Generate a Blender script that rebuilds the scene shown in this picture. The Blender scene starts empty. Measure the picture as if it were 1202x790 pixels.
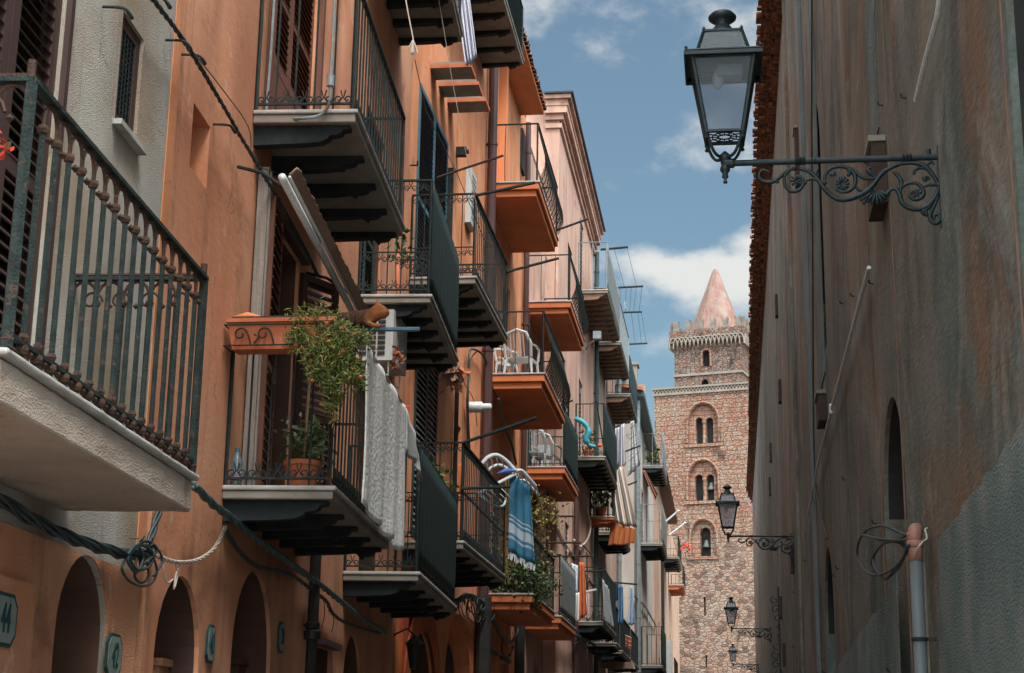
import bpy, math, random
import numpy as np
from mathutils import Vector, Matrix
random.seed(11)
RNG = random.Random(5)
sc = bpy.context.scene
C = sc.collection

# ------------------------------------------------------------------ camera
F, CX, CY = 1900.0, 601.0, 395.0
YAW, PIT, ROLL, EYE = math.radians(7.63), math.radians(14.6), math.radians(0.93), 1.6
cam_d = bpy.data.cameras.new("camera"); cam = bpy.data.objects.new("camera", cam_d); C.objects.link(cam)
Rm = Matrix.Rotation(YAW, 3, 'Z') @ Matrix.Rotation(math.pi / 2 + PIT, 3, 'X') @ Matrix.Rotation(ROLL, 3, 'Z')
cam.matrix_world = Matrix.Translation((0, 0, EYE)) @ Rm.to_4x4()
cam_d.sensor_width = 36.0; cam_d.lens = F * 36.0 / 1202.0
cam_d.clip_start = 0.05; cam_d.clip_end = 3000
sc.camera = cam

# ------------------------------------------------------------------ light
SUN_TRAVEL = Vector((-0.36, 0.50, -1.0)).normalized()
sun_d = bpy.data.lights.new("sun", 'SUN'); sun = bpy.data.objects.new("sun", sun_d); C.objects.link(sun)
sun_d.energy = 2.0; sun_d.angle = math.radians(22); sun_d.color = (1.0, 0.93, 0.84)
sun.rotation_euler = SUN_TRAVEL.to_track_quat('-Z', 'Y').to_euler()
ts = -SUN_TRAVEL
SUN_EL = math.asin(ts.z); SUN_ROT = math.atan2(ts.x, ts.y)
sc.view_settings.view_transform = 'Standard'; sc.view_settings.look = 'None'
sc.view_settings.gamma = 1.0; sc.view_settings.use_curve_mapping = False
sc.view_settings.exposure = 1.20
sc.cycles.max_bounces = 6; sc.cycles.diffuse_bounces = 4
sc.cycles.use_denoising = True

def cam_ray(px, py):
    return Rm @ Vector(((px - CX) / F, (CY - py) / F, -1.0))
CAMO = Vector((0, 0, EYE))

w = bpy.data.worlds.new("World"); sc.world = w; w.use_nodes = True
nt = w.node_tree; nt.nodes.clear()
def wn(t, **k):
    n = nt.nodes.new(t)
    for a, b in k.items(): setattr(n, a, b)
    return n
def wl(a, b): nt.links.new(a, b)
out = wn('ShaderNodeOutputWorld'); bg = wn('ShaderNodeBackground'); bg.inputs[1].default_value = 0.050
sky = wn('ShaderNodeTexSky', sky_type='NISHITA', sun_disc=False)
sky.sun_elevation = SUN_EL; sky.sun_rotation = SUN_ROT; sky.air_density = 1.15; sky.dust_density = 2.2; sky.ozone_density = 1.6
tc = wn('ShaderNodeTexCoord')
hs = wn('ShaderNodeHueSaturation'); hs.inputs['Saturation'].default_value = 0.80; hs.inputs['Value'].default_value = 1.08
tint = wn('ShaderNodeMix', data_type='RGBA', blend_type='MULTIPLY'); tint.inputs[0].default_value = 1.0; tint.inputs[7].default_value = (.66, .97, .98, 1)
wl(sky.outputs[0], tint.inputs[6]); wl(tint.outputs[2], hs.inputs['Color'])
nz = wn('ShaderNodeTexNoise'); nz.inputs['Scale'].default_value = 13.0; nz.inputs['Detail'].default_value = 9.0; nz.inputs['Roughness'].default_value = 0.58
mp = wn('ShaderNodeMapping'); mp.inputs['Scale'].default_value = (1, 1, 1.5); mp.inputs['Location'].default_value = (0.3, 0.1, 0.0)
wl(tc.outputs['Generated'], mp.inputs[0]); wl(mp.outputs[0], nz.inputs[0])
def mth(op, a, b=None, clamp=False):
    n = wn('ShaderNodeMath', operation=op, use_clamp=clamp)
    for i, v in enumerate((a, b)):
        if v is None: continue
        if isinstance(v, (int, float)): n.inputs[i].default_value = v
        else: wl(v, n.inputs[i])
    return n.outputs[0]
def blob(px, py, rad, gain):
    c = cam_ray(px, py).normalized()
    d = wn('ShaderNodeVectorMath', operation='SUBTRACT'); wl(tc.outputs['Generated'], d.inputs[0]); d.inputs[1].default_value = c
    s = wn('ShaderNodeVectorMath', operation='MULTIPLY'); wl(d.outputs[0], s.inputs[0]); s.inputs[1].default_value = (1, 1, 1.7)
    l = wn('ShaderNodeVectorMath', operation='LENGTH'); wl(s.outputs[0], l.inputs[0])
    v = mth('SUBTRACT', 1.0, mth('DIVIDE', l.outputs['Value'], rad))
    return mth('MULTIPLY', mth('MAXIMUM', v, 0.0), gain)
bl = None
for b in ((790, 312, 0.036, 0.34), (838, 335, 0.040, 0.32), (882, 285, 0.035, 0.34), (748, 305, 0.022, 0.14), (706, 57, 0.028, 0.20),
          (742, 18, 0.03, 0.13), (650, 10, 0.05, 0.12), (960, 340, 0.09, 0.4), (1120, 60, 0.2, 0.3), (300, 80, 0.2, 0.2)):
    o_ = blob(*b); bl = o_ if bl is None else mth('ADD', bl, o_)
tot = mth('ADD', nz.outputs[0], bl)
mr = wn('ShaderNodeMapRange', interpolation_type='SMOOTHSTEP'); mr.inputs[1].default_value = 0.58; mr.inputs[2].default_value = 0.86
wl(tot, mr.inputs[0])
mixc = wn('ShaderNodeMix', data_type='RGBA'); wl(mr.outputs[0], mixc.inputs[0])
wl(hs.outputs[0], mixc.inputs[6]); mixc.inputs[7].default_value = (6.9, 7.0, 6.9, 1)
# wide fill glow added to the unseen sky behind and above the camera
vd = wn('ShaderNodeVectorMath', operation='DOT_PRODUCT'); wl(tc.outputs['Generated'], vd.inputs[0]); vd.inputs[1].default_value = Vector((0.10, -0.45, 0.89)).normalized()
gl = mth('POWER', mth('MAXIMUM', vd.outputs['Value'], 0.0), 1.6)
gcol = wn('ShaderNodeMix', data_type='RGBA', blend_type='MIX'); wl(gl, gcol.inputs[0]); gcol.inputs[6].default_value = (0, 0, 0, 1); gcol.inputs[7].default_value = (36, 39, 40, 1)
add = wn('ShaderNodeMix', data_type='RGBA', blend_type='ADD'); add.inputs[0].default_value = 1.0; wl(mixc.outputs[2], add.inputs[6]); wl(gcol.outputs[2], add.inputs[7])
wl(add.outputs[2], bg.inputs[0]); wl(bg.outputs[0], out.inputs[0])

# ------------------------------------------------------------------ pixel helpers: where a sight line meets a real plane
def hit(px, py, p0, n):
    d = cam_ray(px, py); n = Vector(n); t = (Vector(p0) - CAMO).dot(n) / d.dot(n)
    return CAMO + d * t
def hy(px, py, Y): return hit(px, py, (0, Y, 0), (0, 1, 0))
def hx(px, py, X): return hit(px, py, (X, 0, 0), (1, 0, 0))
def hzp(px, py, Z): return hit(px, py, (0, 0, Z), (0, 0, 1))

class Fac:                                     # a facade plane: s runs along the street (world y), o is the distance out from the wall
    def __init__(f, x0, k):
        f.x0, f.k = x0, k
        f.d = Vector((k, 1, 0)); f.n = Vector((1, -k, 0)).normalized()
    def pt(f, s, z, o=0.0): return Vector((f.x0 + f.k * s, s, z)) + f.n * o
    def px(f, x, y, o=0.0):
        p = hit(x, y, f.pt(0, 0, o), f.n)
        q = p - f.n * o
        return q.y, q.z
K = -0.0633
FA = Fac(-2.849, K); FB = Fac(-4.124, 0.0); FC = Fac(-3.85, 0.0); FD = Fac(-3.25, 0.0); FE = Fac(-3.2, 0.0)

# ------------------------------------------------------------------ materials
MATS = {}
def mat(name, c1, c2=None, scale=3.0, rough=0.85, metal=0.0, bump=0.0, bscale=40.0, streak=0.0, sc3=None, c3=None, t3=(0.55, 0.7), s3=1.2, detail=6.0, spec=0.3, alpha=None, bdist=0.01, peel=None, drip=0.0):
    m = bpy.data.materials.new(name); m.use_nodes = True; n = m.node_tree; b = n.nodes['Principled BSDF']
    b.inputs['Roughness'].default_value = rough; b.inputs['Metallic'].default_value = metal
    b.inputs['Specular IOR Level'].default_value = spec
    N = n.nodes.new; L = n.links.new
    tc = N('ShaderNodeTexCoord')
    col = None
    if c2 is None: b.inputs['Base Color'].default_value = (*c1, 1)
    else:
        no = N('ShaderNodeTexNoise'); no.inputs['Scale'].default_value = scale; no.inputs['Detail'].default_value = detail
        mpn = N('ShaderNodeMapping'); mpn.inputs['Scale'].default_value = sc3 or (1, 1, 1)
        L(tc.outputs['Object'], mpn.inputs[0]); L(mpn.outputs[0], no.inputs[0])
        r = N('ShaderNodeMapRange'); r.inputs[1].default_value = 0.35; r.inputs[2].default_value = 0.65; L(no.outputs[0], r.inputs[0])
        mx = N('ShaderNodeMix'); mx.data_type = 'RGBA'; L(r.outputs[0], mx.inputs[0]); mx.inputs[6].default_value = (*c1, 1); mx.inputs[7].default_value = (*c2, 1)
        col = mx.outputs[2]
    if c3 is not None:
        no3 = N('ShaderNodeTexNoise'); no3.inputs['Scale'].default_value = s3; no3.inputs['Detail'].default_value = 8
        L(tc.outputs['Object'], no3.inputs[0])
        r3 = N('ShaderNodeMapRange'); r3.inputs[1].default_value = t3[0]; r3.inputs[2].default_value = t3[1]; L(no3.outputs[0], r3.inputs[0])
        mx3 = N('ShaderNodeMix'); mx3.data_type = 'RGBA'; L(r3.outputs[0], mx3.inputs[0]); L(col, mx3.inputs[6]); mx3.inputs[7].default_value = (*c3, 1)
        col = mx3.outputs[2]
    if peel:
        npn = N('ShaderNodeTexNoise'); npn.inputs['Scale'].default_value = 1.7; npn.inputs['Detail'].default_value = 10; npn.inputs['Roughness'].default_value = .62; npn.inputs['Distortion'].default_value = .3
        mpp = N('ShaderNodeMapping'); mpp.inputs['Location'].default_value = (3.1, 7.7, 1.3); L(tc.outputs['Object'], mpp.inputs[0]); L(mpp.outputs[0], npn.inputs[0])
        rp = N('ShaderNodeMapRange'); rp.inputs[1].default_value = .625; rp.inputs[2].default_value = .645; rp.inputs[4].default_value = .55; L(npn.outputs[0], rp.inputs[0])
        mxp = N('ShaderNodeMix'); mxp.data_type = 'RGBA'; L(rp.outputs[0], mxp.inputs[0]); L(col, mxp.inputs[6]); mxp.inputs[7].default_value = (*peel, 1); col = mxp.outputs[2]
        rg = N('ShaderNodeMapRange'); rg.inputs[1].default_value = .30; rg.inputs[2].default_value = .42; rg.inputs[3].default_value = .62; L(npn.outputs[0], rg.inputs[0])
        mxg = N('ShaderNodeMix'); mxg.data_type = 'RGBA'; mxg.blend_type = 'MULTIPLY'; mxg.inputs[0].default_value = 1
        cg = N('ShaderNodeCombineColor'); [L(rg.outputs[0], cg.inputs[i]) for i in range(3)]; L(col, mxg.inputs[6]); L(cg.outputs[0], mxg.inputs[7]); col = mxg.outputs[2]
    if drip:
        nd = N('ShaderNodeTexNoise'); nd.inputs['Scale'].default_value = 2.6; nd.inputs['Detail'].default_value = 9; nd.inputs['Roughness'].default_value = .6; nd.inputs['Distortion'].default_value = .25
        mdp = N('ShaderNodeMapping'); mdp.inputs['Scale'].default_value = (1, 1.1, .10); mdp.inputs['Location'].default_value = (5, 2, 8); L(tc.outputs['Object'], mdp.inputs[0]); L(mdp.outputs[0], nd.inputs[0])
        rd = N('ShaderNodeMapRange'); rd.inputs[1].default_value = .56; rd.inputs[2].default_value = .66; rd.inputs[3].default_value = 0; rd.inputs[4].default_value = drip; L(nd.outputs[0], rd.inputs[0])
        mxd = N('ShaderNodeMix'); mxd.data_type = 'RGBA'; L(rd.outputs[0], mxd.inputs[0]); L(col, mxd.inputs[6]); mxd.inputs[7].default_value = (.22, .115, .075, 1); col = mxd.outputs[2]
        vc = N('ShaderNodeTexVoronoi'); vc.feature = 'DISTANCE_TO_EDGE'; vc.inputs['Scale'].default_value = .55
        vm = N('ShaderNodeVectorMath'); vm.operation = 'ADD'; nvd = N('ShaderNodeTexNoise'); nvd.inputs['Scale'].default_value = 3.0; nvd.inputs['Detail'].default_value = 8; L(tc.outputs['Object'], nvd.inputs[0]); L(tc.outputs['Object'], vm.inputs[0]); vs_ = N('ShaderNodeVectorMath'); vs_.operation = 'SCALE'; vs_.inputs['Scale'].default_value = .7; L(nvd.outputs['Color'], vs_.inputs[0]); L(vs_.outputs[0], vm.inputs[1]); L(vm.outputs[0], vc.inputs[0])
        rc = N('ShaderNodeMapRange'); rc.inputs[1].default_value = .0; rc.inputs[2].default_value = .006; rc.inputs[3].default_value = .55; rc.inputs[4].default_value = 0; L(vc.outputs['Distance'], rc.inputs[0])
        mk = N('ShaderNodeMath'); mk.operation = 'MULTIPLY'; L(rc.outputs[0], mk.inputs[0]); rk_ = N('ShaderNodeMapRange'); rk_.inputs[1].default_value = .5; rk_.inputs[2].default_value = .56; L(nvd.outputs[0], rk_.inputs[0]); L(rk_.outputs[0], mk.inputs[1])
        mxc = N('ShaderNodeMix'); mxc.data_type = 'RGBA'; L(mk.outputs[0], mxc.inputs[0]); L(col, mxc.inputs[6]); mxc.inputs[7].default_value = (.13, .07, .05, 1); col = mxc.outputs[2]
    if streak:
        ns = N('ShaderNodeTexNoise'); ns.inputs['Scale'].default_value = 1.9; ns.inputs['Detail'].default_value = 8; ns.inputs['Distortion'].default_value = .5
        ms = N('ShaderNodeMapping'); ms.inputs['Scale'].default_value = (1.5, .55, 0.24); L(tc.outputs['Object'], ms.inputs[0]); L(ms.outputs[0], ns.inputs[0])
        rs = N('ShaderNodeMapRange'); rs.inputs[1].default_value = 0.38; rs.inputs[2].default_value = 0.68; rs.inputs[3].default_value = 1.0; rs.inputs[4].default_value = 1.0 - streak
        L(ns.outputs[0], rs.inputs[0])
        mm = N('ShaderNodeMix'); mm.data_type = 'RGBA'; mm.blend_type = 'MULTIPLY'; mm.inputs[0].default_value = 1.0
        cc = N('ShaderNodeCombineColor'); L(rs.outputs[0], cc.inputs[0]); L(rs.outputs[0], cc.inputs[1]); L(rs.outputs[0], cc.inputs[2])
        if col is None: mm.inputs[6].default_value = (*c1, 1)
        else: L(col, mm.inputs[6])
        L(cc.outputs[0], mm.inputs[7]); col = mm.outputs[2]
    if col is not None: L(col, b.inputs['Base Color'])
    if bump:
        nb = N('ShaderNodeTexNoise'); nb.inputs['Scale'].default_value = bscale; nb.inputs['Detail'].default_value = 5
        mb_ = N('ShaderNodeMapping'); mb_.inputs['Scale'].default_value = (1, .5, 1); L(tc.outputs['Object'], mb_.inputs[0]); L(mb_.outputs[0], nb.inputs[0])
        bu = N('ShaderNodeBump'); bu.inputs['Strength'].default_value = bump; bu.inputs['Distance'].default_value = bdist
        L(nb.outputs[0], bu.inputs['Height']); L(bu.outputs[0], b.inputs['Normal'])
    MATS[name] = m
    return m

M = {}
M['grey_stucco'] = mat('grey_stucco', (.40, .37, .33), (.50, .47, .43), 0.9, .95, bump=1.0, bscale=170, streak=.22, drip=.4, c3=(.34, .26, .19), t3=(.44, .60), s3=.8, bdist=.012)
M['ochre_base'] = mat('ochre_base_plaster', (.50, .21, .11), (.60, .30, .18), 1.1, .95, peel=(.62, .46, .38), drip=.55, bump=.6, bscale=90, streak=.25, bdist=.015)
M['salmon'] = mat('salmon_plaster', (.60, .24, .13), (.72, .345, .205), .8, .93, peel=(.66, .42, .30), drip=.55, bump=.35, bscale=22, streak=.32, c3=(.50, .20, .10), t3=(.52, .75), s3=.55)
M['salmon2'] = mat('warm_salmon_plaster', (.66, .24, .11), (.74, .32, .165), .9, .93, peel=(.66, .40, .27), drip=.55, bump=.3, bscale=20, streak=.25, c3=(.56, .21, .09), t3=(.5, .7), s3=.6)
M['orange'] = mat('orange_plaster', (.62, .20, .080), (.68, .25, .11), .8, .93, bump=.25, bscale=20, streak=.22)
M['deep_orange'] = mat('deep_orange_plaster', (.70, .20, .065), (.78, .27, .10), 1.0, .92, peel=(.5, .26, .15), drip=.5, bump=.3, bscale=30, streak=.4)
M['red_plaster'] = mat('red_plaster', (.50, .10, .04), (.58, .15, .06), 1.2, .92, bump=.2, bscale=20, streak=.3)
M['pink'] = mat('pink_plaster', (.50, .29, .22), (.58, .37, .29), .6, .94, peel=(.55, .43, .36), drip=.55, bump=.3, bscale=18, streak=.28, c3=(.56, .27, .19), t3=(.55, .72), s3=.4)
M['greypink'] = mat('grey_pink_plaster', (.40, .255, .20), (.45, .33, .275), .6, .94, peel=(.5, .42, .36), drip=.55, bump=.3, bscale=18, streak=.3)
M['cream'] = mat('cream_plaster', (.46, .40, .35), (.52, .47, .43), .6, .94, peel=(.38, .25, .18), bump=.2, bscale=12, streak=.2, c3=(.56, .40, .32), t3=(.55, .75), s3=.3)
M['sand'] = mat('sand_plaster', (.42, .25, .17), (.48, .32, .24), .5, .94, bump=.2, bscale=12, streak=.25)
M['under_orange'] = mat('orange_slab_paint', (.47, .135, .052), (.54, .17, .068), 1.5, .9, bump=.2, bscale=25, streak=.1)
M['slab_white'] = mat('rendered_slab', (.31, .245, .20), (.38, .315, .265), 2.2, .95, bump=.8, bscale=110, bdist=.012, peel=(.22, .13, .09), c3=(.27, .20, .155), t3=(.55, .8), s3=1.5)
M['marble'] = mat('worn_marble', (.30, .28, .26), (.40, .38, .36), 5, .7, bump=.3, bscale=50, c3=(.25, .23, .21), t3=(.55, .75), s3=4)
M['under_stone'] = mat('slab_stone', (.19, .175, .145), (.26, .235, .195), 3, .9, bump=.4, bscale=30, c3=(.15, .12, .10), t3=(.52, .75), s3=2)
M['corbel'] = mat('dark_corbel', (.008, .012, .014), (.018, .022, .024), 6, .85, bump=.3, bscale=30)  # near black on every face of the corbels
M['corbel_brown'] = mat('brown_corbel_paint', (.19, .11, .075), (.26, .16, .11), 6, .85, bump=.3, bscale=30)
M['iron'] = mat('dark_green_iron', (.006, .013, .014), (.013, .022, .022), 12, .68, .0, bump=.3, bscale=80, c3=(.06, .028, .016), t3=(.58, .70), s3=9, spec=.28)
M['old_iron'] = mat('rusty_green_iron', (.007, .013, .013), (.016, .026, .024), 14, .72, .0, bump=.6, bscale=90, c3=(.055, .032, .024), t3=(.60, .68), s3=26, spec=.28)
M['recess_shade'] = mat('dark_brown_recess_shade', (.065, .035, .026), (.10, .05, .035), 2, .9)  # shade of the arch and doorway recesses, put into the colour
M['rust'] = mat('rusted_iron', (.030, .018, .015), (.065, .030, .018), 20, .7, .2, bump=.7, bscale=90)
M['lamp_iron'] = mat('lamp_iron', (.006, .014, .016), (.013, .024, .027), 14, .5, .0, bump=.25, bscale=70, spec=.4)
M['grey_metal'] = mat('grey_metal', (.17, .20, .21), (.24, .27, .28), 8, .5, .4, spec=.5)
M['green_sheet'] = mat('green_plastic_sheet', (.004, .015, .016), (.009, .028, .027), 5, .6, bump=.5, bscale=14, sc3=(6, 6, .4))
M['grey_sheet'] = mat('grey_plastic_sheet', (.11, .125, .125), (.16, .175, .175), 5, .95, bump=.4, bscale=14)
M['brown_wood'] = mat('brown_door_wood', (.11, .038, .022), (.16, .058, .032), 4, .6, sc3=(6, 6, .6), bump=.3, bscale=30, spec=.35)
M['dark_wood'] = mat('dark_shutter_wood', (.040, .022, .020), (.062, .032, .028), 4, .55, sc3=(6, 6, .6), spec=.35)
M['old_wood'] = mat('weathered_wood', (.20, .17, .15), (.28, .24, .21), 6, .85, sc3=(9, 9, .5), bump=.6, bscale=40)
M['blue_wood'] = mat('blue_shutter_paint', (.050, .11, .15), (.075, .15, .19), 6, .55, sc3=(6, 6, .7), spec=.35)
M['green_wood'] = mat('dark_green_shutter_paint', (.018, .034, .034), (.03, .05, .048), 6, .6)
M['slat_grey'] = mat('grey_shutter_slat', (.16, .18, .18), (.22, .24, .24), 6, .6)
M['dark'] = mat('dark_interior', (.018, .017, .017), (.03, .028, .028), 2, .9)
M['glass'] = mat('window_glass', (.03, .045, .05), None, rough=.12, spec=.6)
M['pipe_brown'] = mat('dark_brown_pipe', (.050, .024, .024), (.075, .035, .032), 4, .45, sc3=(4, 4, .5), spec=.4)
M['pipe_dark'] = mat('black_pipe', (.015, .017, .018), (.03, .03, .03), 4, .5)
M['pipe_grey'] = mat('grey_plastic_pipe', (.095, .11, .115), (.13, .145, .15), 4, .5, sc3=(4, 4, .4))
M['pipe_green'] = mat('dark_green_pipe', (.03, .06, .055), (.05, .08, .07), 4, .5)
M['elbow'] = mat('brown_plastic_elbow', (.27, .125, .095), (.33, .16, .12), 5, .5)
M['terra'] = mat('terracotta', (.38, .105, .045), (.46, .15, .07), 5, .75, bump=.3, bscale=30)
M['tile'] = mat('old_roof_tile', (.15, .055, .026), (.26, .105, .05), 9, .9, bump=.9, bscale=30, c3=(.045, .03, .024), t3=(.46, .60), s3=7, bdist=.03)
M['tile_dark'] = mat('dark_roof_tile', (.09, .045, .03), (.14, .07, .045), 6, .9, bump=.6, bscale=30)
M['cable'] = mat('black_teal_cable', (.018, .030, .034), (.03, .05, .055), 10, .5, spec=.4)
M['cable_grey'] = mat('grey_cable', (.16, .20, .21), (.24, .28, .29), 10, .5)
M['cable_pale'] = mat('pale_cable', (.42, .36, .31), (.52, .46, .40), 10, .7)
M['off_white'] = mat('weathered_white_metal', (.36, .37, .37), (.44, .45, .45), 4, .55)
M['white'] = mat('white_plastic', (.42, .44, .45), (.50, .52, .52), 4, .45, spec=.4)
M['metal_white'] = mat('galvanised_metal', (.50, .53, .54), (.64, .66, .66), 4, .45, .05, sc3=(1, 6, 6), spec=.5)
M['canvas'] = mat('brown_canvas', (.26, .17, .13), (.33, .22, .17), 3, .9, bump=.3, bscale=40)
M['leaf'] = mat('green_leaf', (.10, .155, .035), (.18, .21, .065), 8, .6, c3=(.20, .12, .04), t3=(.58, .68), s3=10)
M['leaf2'] = mat('dark_leaf', (.030, .055, .018), (.06, .085, .03), 8, .6)
M['leaf_yellow'] = mat('yellow_green_leaf', (.17, .13, .03), (.26, .18, .05), 8, .6)
M['flower'] = mat('orange_flower', (.62, .17, .06), (.72, .28, .12), 8, .7)
M['red_flower'] = mat('red_flower', (.70, .05, .03), (.8, .10, .05), 8, .7)
M['stem'] = mat('brown_stem', (.12, .08, .05), (.18, .12, .07), 8, .8)
M['soil'] = mat('soil', (.05, .035, .025), (.08, .06, .04), 20, .95)
M['asphalt'] = mat('street_paving', (.10, .095, .09), (.16, .15, .14), 1.2, .9, bump=.5, bscale=12)
M['ground'] = mat('ground_earth', (.16, .14, .11), (.22, .2, .16), .2, .95)
M['skyglass'] = None
def cloth_mat(name, cols, axis='Z', freq=14.0, rough=.9, bump=.3):
    """striped woven cloth: bands of colour along one of the cloth's UV axes"""
    m = bpy.data.materials.new(name); m.use_nodes = True; n = m.node_tree; b = n.nodes['Principled BSDF']
    b.inputs['Roughness'].default_value = rough; b.inputs['Specular IOR Level'].default_value = .15
    N = n.nodes.new; L = n.links.new
    uv = N('ShaderNodeTexCoord'); sep = N('ShaderNodeSeparateXYZ'); L(uv.outputs['UV'], sep.inputs[0])
    src = sep.outputs['X'] if axis == 'X' else sep.outputs['Y']
    ramp = N('ShaderNodeValToRGB'); ramp.color_ramp.interpolation = 'CONSTANT'
    if freq:
        a = N('ShaderNodeMath'); a.operation = 'MULTIPLY'; L(src, a.inputs[0]); a.inputs[1].default_value = freq
        f = N('ShaderNodeMath'); f.operation = 'FRACT'; L(a.outputs[0], f.inputs[0]); L(f.outputs[0], ramp.inputs[0])
    else: L(src, ramp.inputs[0])
    el = ramp.color_ramp.elements
    el[0].position = cols[0][0]; el[0].color = (*cols[0][1], 1); el[1].position = cols[1][0]; el[1].color = (*cols[1][1], 1)
    for p, c in cols[2:]:
        e = el.new(p); e.color = (*c, 1)
    no = N('ShaderNodeTexNoise'); no.inputs['Scale'].default_value = 30; L(uv.outputs['Object'], no.inputs[0])
    rr = N('ShaderNodeMapRange'); rr.inputs[3].default_value = .8; rr.inputs[4].default_value = 1.1; L(no.outputs[0], rr.inputs[0])
    mm = N('ShaderNodeMix'); mm.data_type = 'RGBA'; mm.blend_type = 'MULTIPLY'; mm.inputs[0].default_value = 1
    cc = N('ShaderNodeCombineColor'); [L(rr.outputs[0], cc.inputs[i]) for i in range(3)]
    L(ramp.outputs[0], mm.inputs[6]); L(cc.outputs[0], mm.inputs[7]); L(mm.outputs[2], b.inputs['Base Color'])
    bu = N('ShaderNodeBump'); bu.inputs['Strength'].default_value = bump; bu.inputs['Distance'].default_value = .01; L(no.outputs[0], bu.inputs['Height']); L(bu.outputs[0], b.inputs['Normal'])
    return m

# ------------------------------------------------------------------ mesh builder
class MB:
    def __init__(s): s.v = []; s.f = []; s.mi = []; s.uv = None; s.cur = 0
    def add(s, pts, faces):
        b = len(s.v); s.v += [tuple(p) for p in pts]
        for f in faces: s.f.append(tuple(b + i for i in f)); s.mi.append(s.cur)
        return s
    def poly(s, pts): return s.add(pts, [tuple(range(len(pts)))])
    def box8(s, p): return s.add(p, [(0, 3, 2, 1), (4, 5, 6, 7), (0, 1, 5, 4), (1, 2, 6, 5), (2, 3, 7, 6), (3, 0, 4, 7)])
    def obox(s, o, U, V, W, u0, u1, v0, v1, w0, w1):
        o = Vector(o)
        return s.box8([o + U * u + V * v + W * w_ for w_ in (w0, w1) for u, v in ((u0, v0), (u1, v0), (u1, v1), (u0, v1))])
    def box(s, x0, x1, y0, y1, z0, z1):
        return s.obox((0, 0, 0), Vector((1, 0, 0)), Vector((0, 1, 0)), Vector((0, 0, 1)), x0, x1, y0, y1, z0, z1)
    def fbox(s, fc, s0, s1, z0, z1, o0, o1):
        return s.box8([fc.pt(a, b, o) for o in (o0, o1) for a, b in ((s0, z0), (s1, z0), (s1, z1), (s0, z1))])
    def prism(s, pts, vec):
        n = len(pts); vec = Vector(vec); a = [Vector(p) for p in pts]
        return s.add(a + [p + vec for p in a], [tuple(range(n))[::-1], tuple(range(n, 2 * n))] + [(i, (i + 1) % n, n + (i + 1) % n, n + i) for i in range(n)])
    def tube(s, path, r, n=6, closed=False, caps=True):
        P = [Vector(p) for p in path]; m = len(P)
        if m < 2: return s
        pts = []; prev = None
        for i in range(m):
            if closed: t = P[(i + 1) % m] - P[i - 1]
            else: t = P[min(i + 1, m - 1)] - P[max(i - 1, 0)]
            if t.length < 1e-9: t = Vector((0, 0, 1))
            t.normalize()
            if prev is None:
                a = Vector((0, 0, 1)) if abs(t.z) < .9 else Vector((1, 0, 0))
                u = t.cross(a).normalized()
            else:
                u = prev - t * prev.dot(t)
                u = u.normalized() if u.length > 1e-6 else t.cross(Vector((0, 0, 1))).normalized()
            prev = u; v = t.cross(u)
            rr = r[i] if isinstance(r, (list, tuple)) else r
            for j in range(n):
                a = 2 * math.pi * (j + .5) / n
                pts.append(P[i] + u * (rr * math.cos(a)) + v * (rr * math.sin(a)))
        fs = []
        for i in range(m if closed else m - 1):
            k = (i + 1) % m
            for j in range(n): fs.append((i * n + j, i * n + (j + 1) % n, k * n + (j + 1) % n, k * n + j))
        if caps and not closed: fs.append(tuple(range(n))[::-1]); fs.append(tuple(range((m - 1) * n, m * n)))
        return s.add(pts, fs)
    def lathe(s, prof, c=(0, 0, 0), n=16, phase=0.0, axis=None):
        c = Vector(c); pts = []
        for r, z in prof:
            for j in range(n):
                a = 2 * math.pi * j / n + phase
                q = Vector((r * math.cos(a), r * math.sin(a), z))
                if axis == 'x': q = Vector((q.z, q.x, q.y))
                pts.append(c + q)
        m = len(prof)
        fs = [(i * n + j, i * n + (j + 1) % n, (i + 1) * n + (j + 1) % n, (i + 1) * n + j) for i in range(m - 1) for j in range(n)]
        if prof[0][0] > 1e-6: fs.append(tuple(range(n))[::-1])
        if prof[-1][0] > 1e-6: fs.append(tuple(range((m - 1) * n, m * n)))
        return s.add(pts, fs)
    def sheet(s, grid, thick=0.0):
        R = len(grid); Q = len(grid[0]); uvs = []
        pts = [p for row in grid for p in row]
        b = len(s.v)
        fs = [(i * Q + j, i * Q + j + 1, (i + 1) * Q + j + 1, (i + 1) * Q + j) for i in range(R - 1) for j in range(Q - 1)]
        s.add(pts, fs)
        if s.uv is None: s.uv = {}
        for i in range(R):
            for j in range(Q): s.uv[b + i * Q + j] = (j / (Q - 1), 1 - i / (R - 1))
        return s
    def build(s, name, mats, parent=None, smooth=False, loc=None, thick=0.0):
        if not isinstance(mats, (list, tuple)): mats = [mats]
        base = ROOT.get(parent.name, Vector((0, 0, 0))) if parent else Vector(loc or (0, 0, 0))
        me = bpy.data.meshes.new(name)
        me.from_pydata([(x - base.x, y - base.y, z - base.z) for x, y, z in s.v], [], s.f)
        for m in mats: me.materials.append(m)
        for p, i in zip(me.polygons, s.mi):
            p.material_index = i; p.use_smooth = smooth
        if s.uv:
            ul = me.uv_layers.new(name='UVMap')
            for lp in me.loops: ul.data[lp.index].uv = s.uv.get(lp.vertex_index, (0, 0))
        o = bpy.data.objects.new(name, me); C.objects.link(o)
        if parent: o.parent = parent
        else: o.location = base
        ROOT[o.name] = base
        if thick:
            md = o.modifiers.new('thick', 'SOLIDIFY'); md.thickness = thick; md.offset = 0
        return o
ROOT = {}
def tag(o, label, cat, group=None):
    o['label'] = label; o['category'] = cat
    if group: o['group'] = group
    return o
def thing(name, label, cat, loc, group=None):
    o = bpy.data.objects.new(name, None); C.objects.link(o); o.location = loc; o.empty_display_size = .2
    ROOT[o.name] = Vector(loc); return tag(o, label, cat, group)
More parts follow.
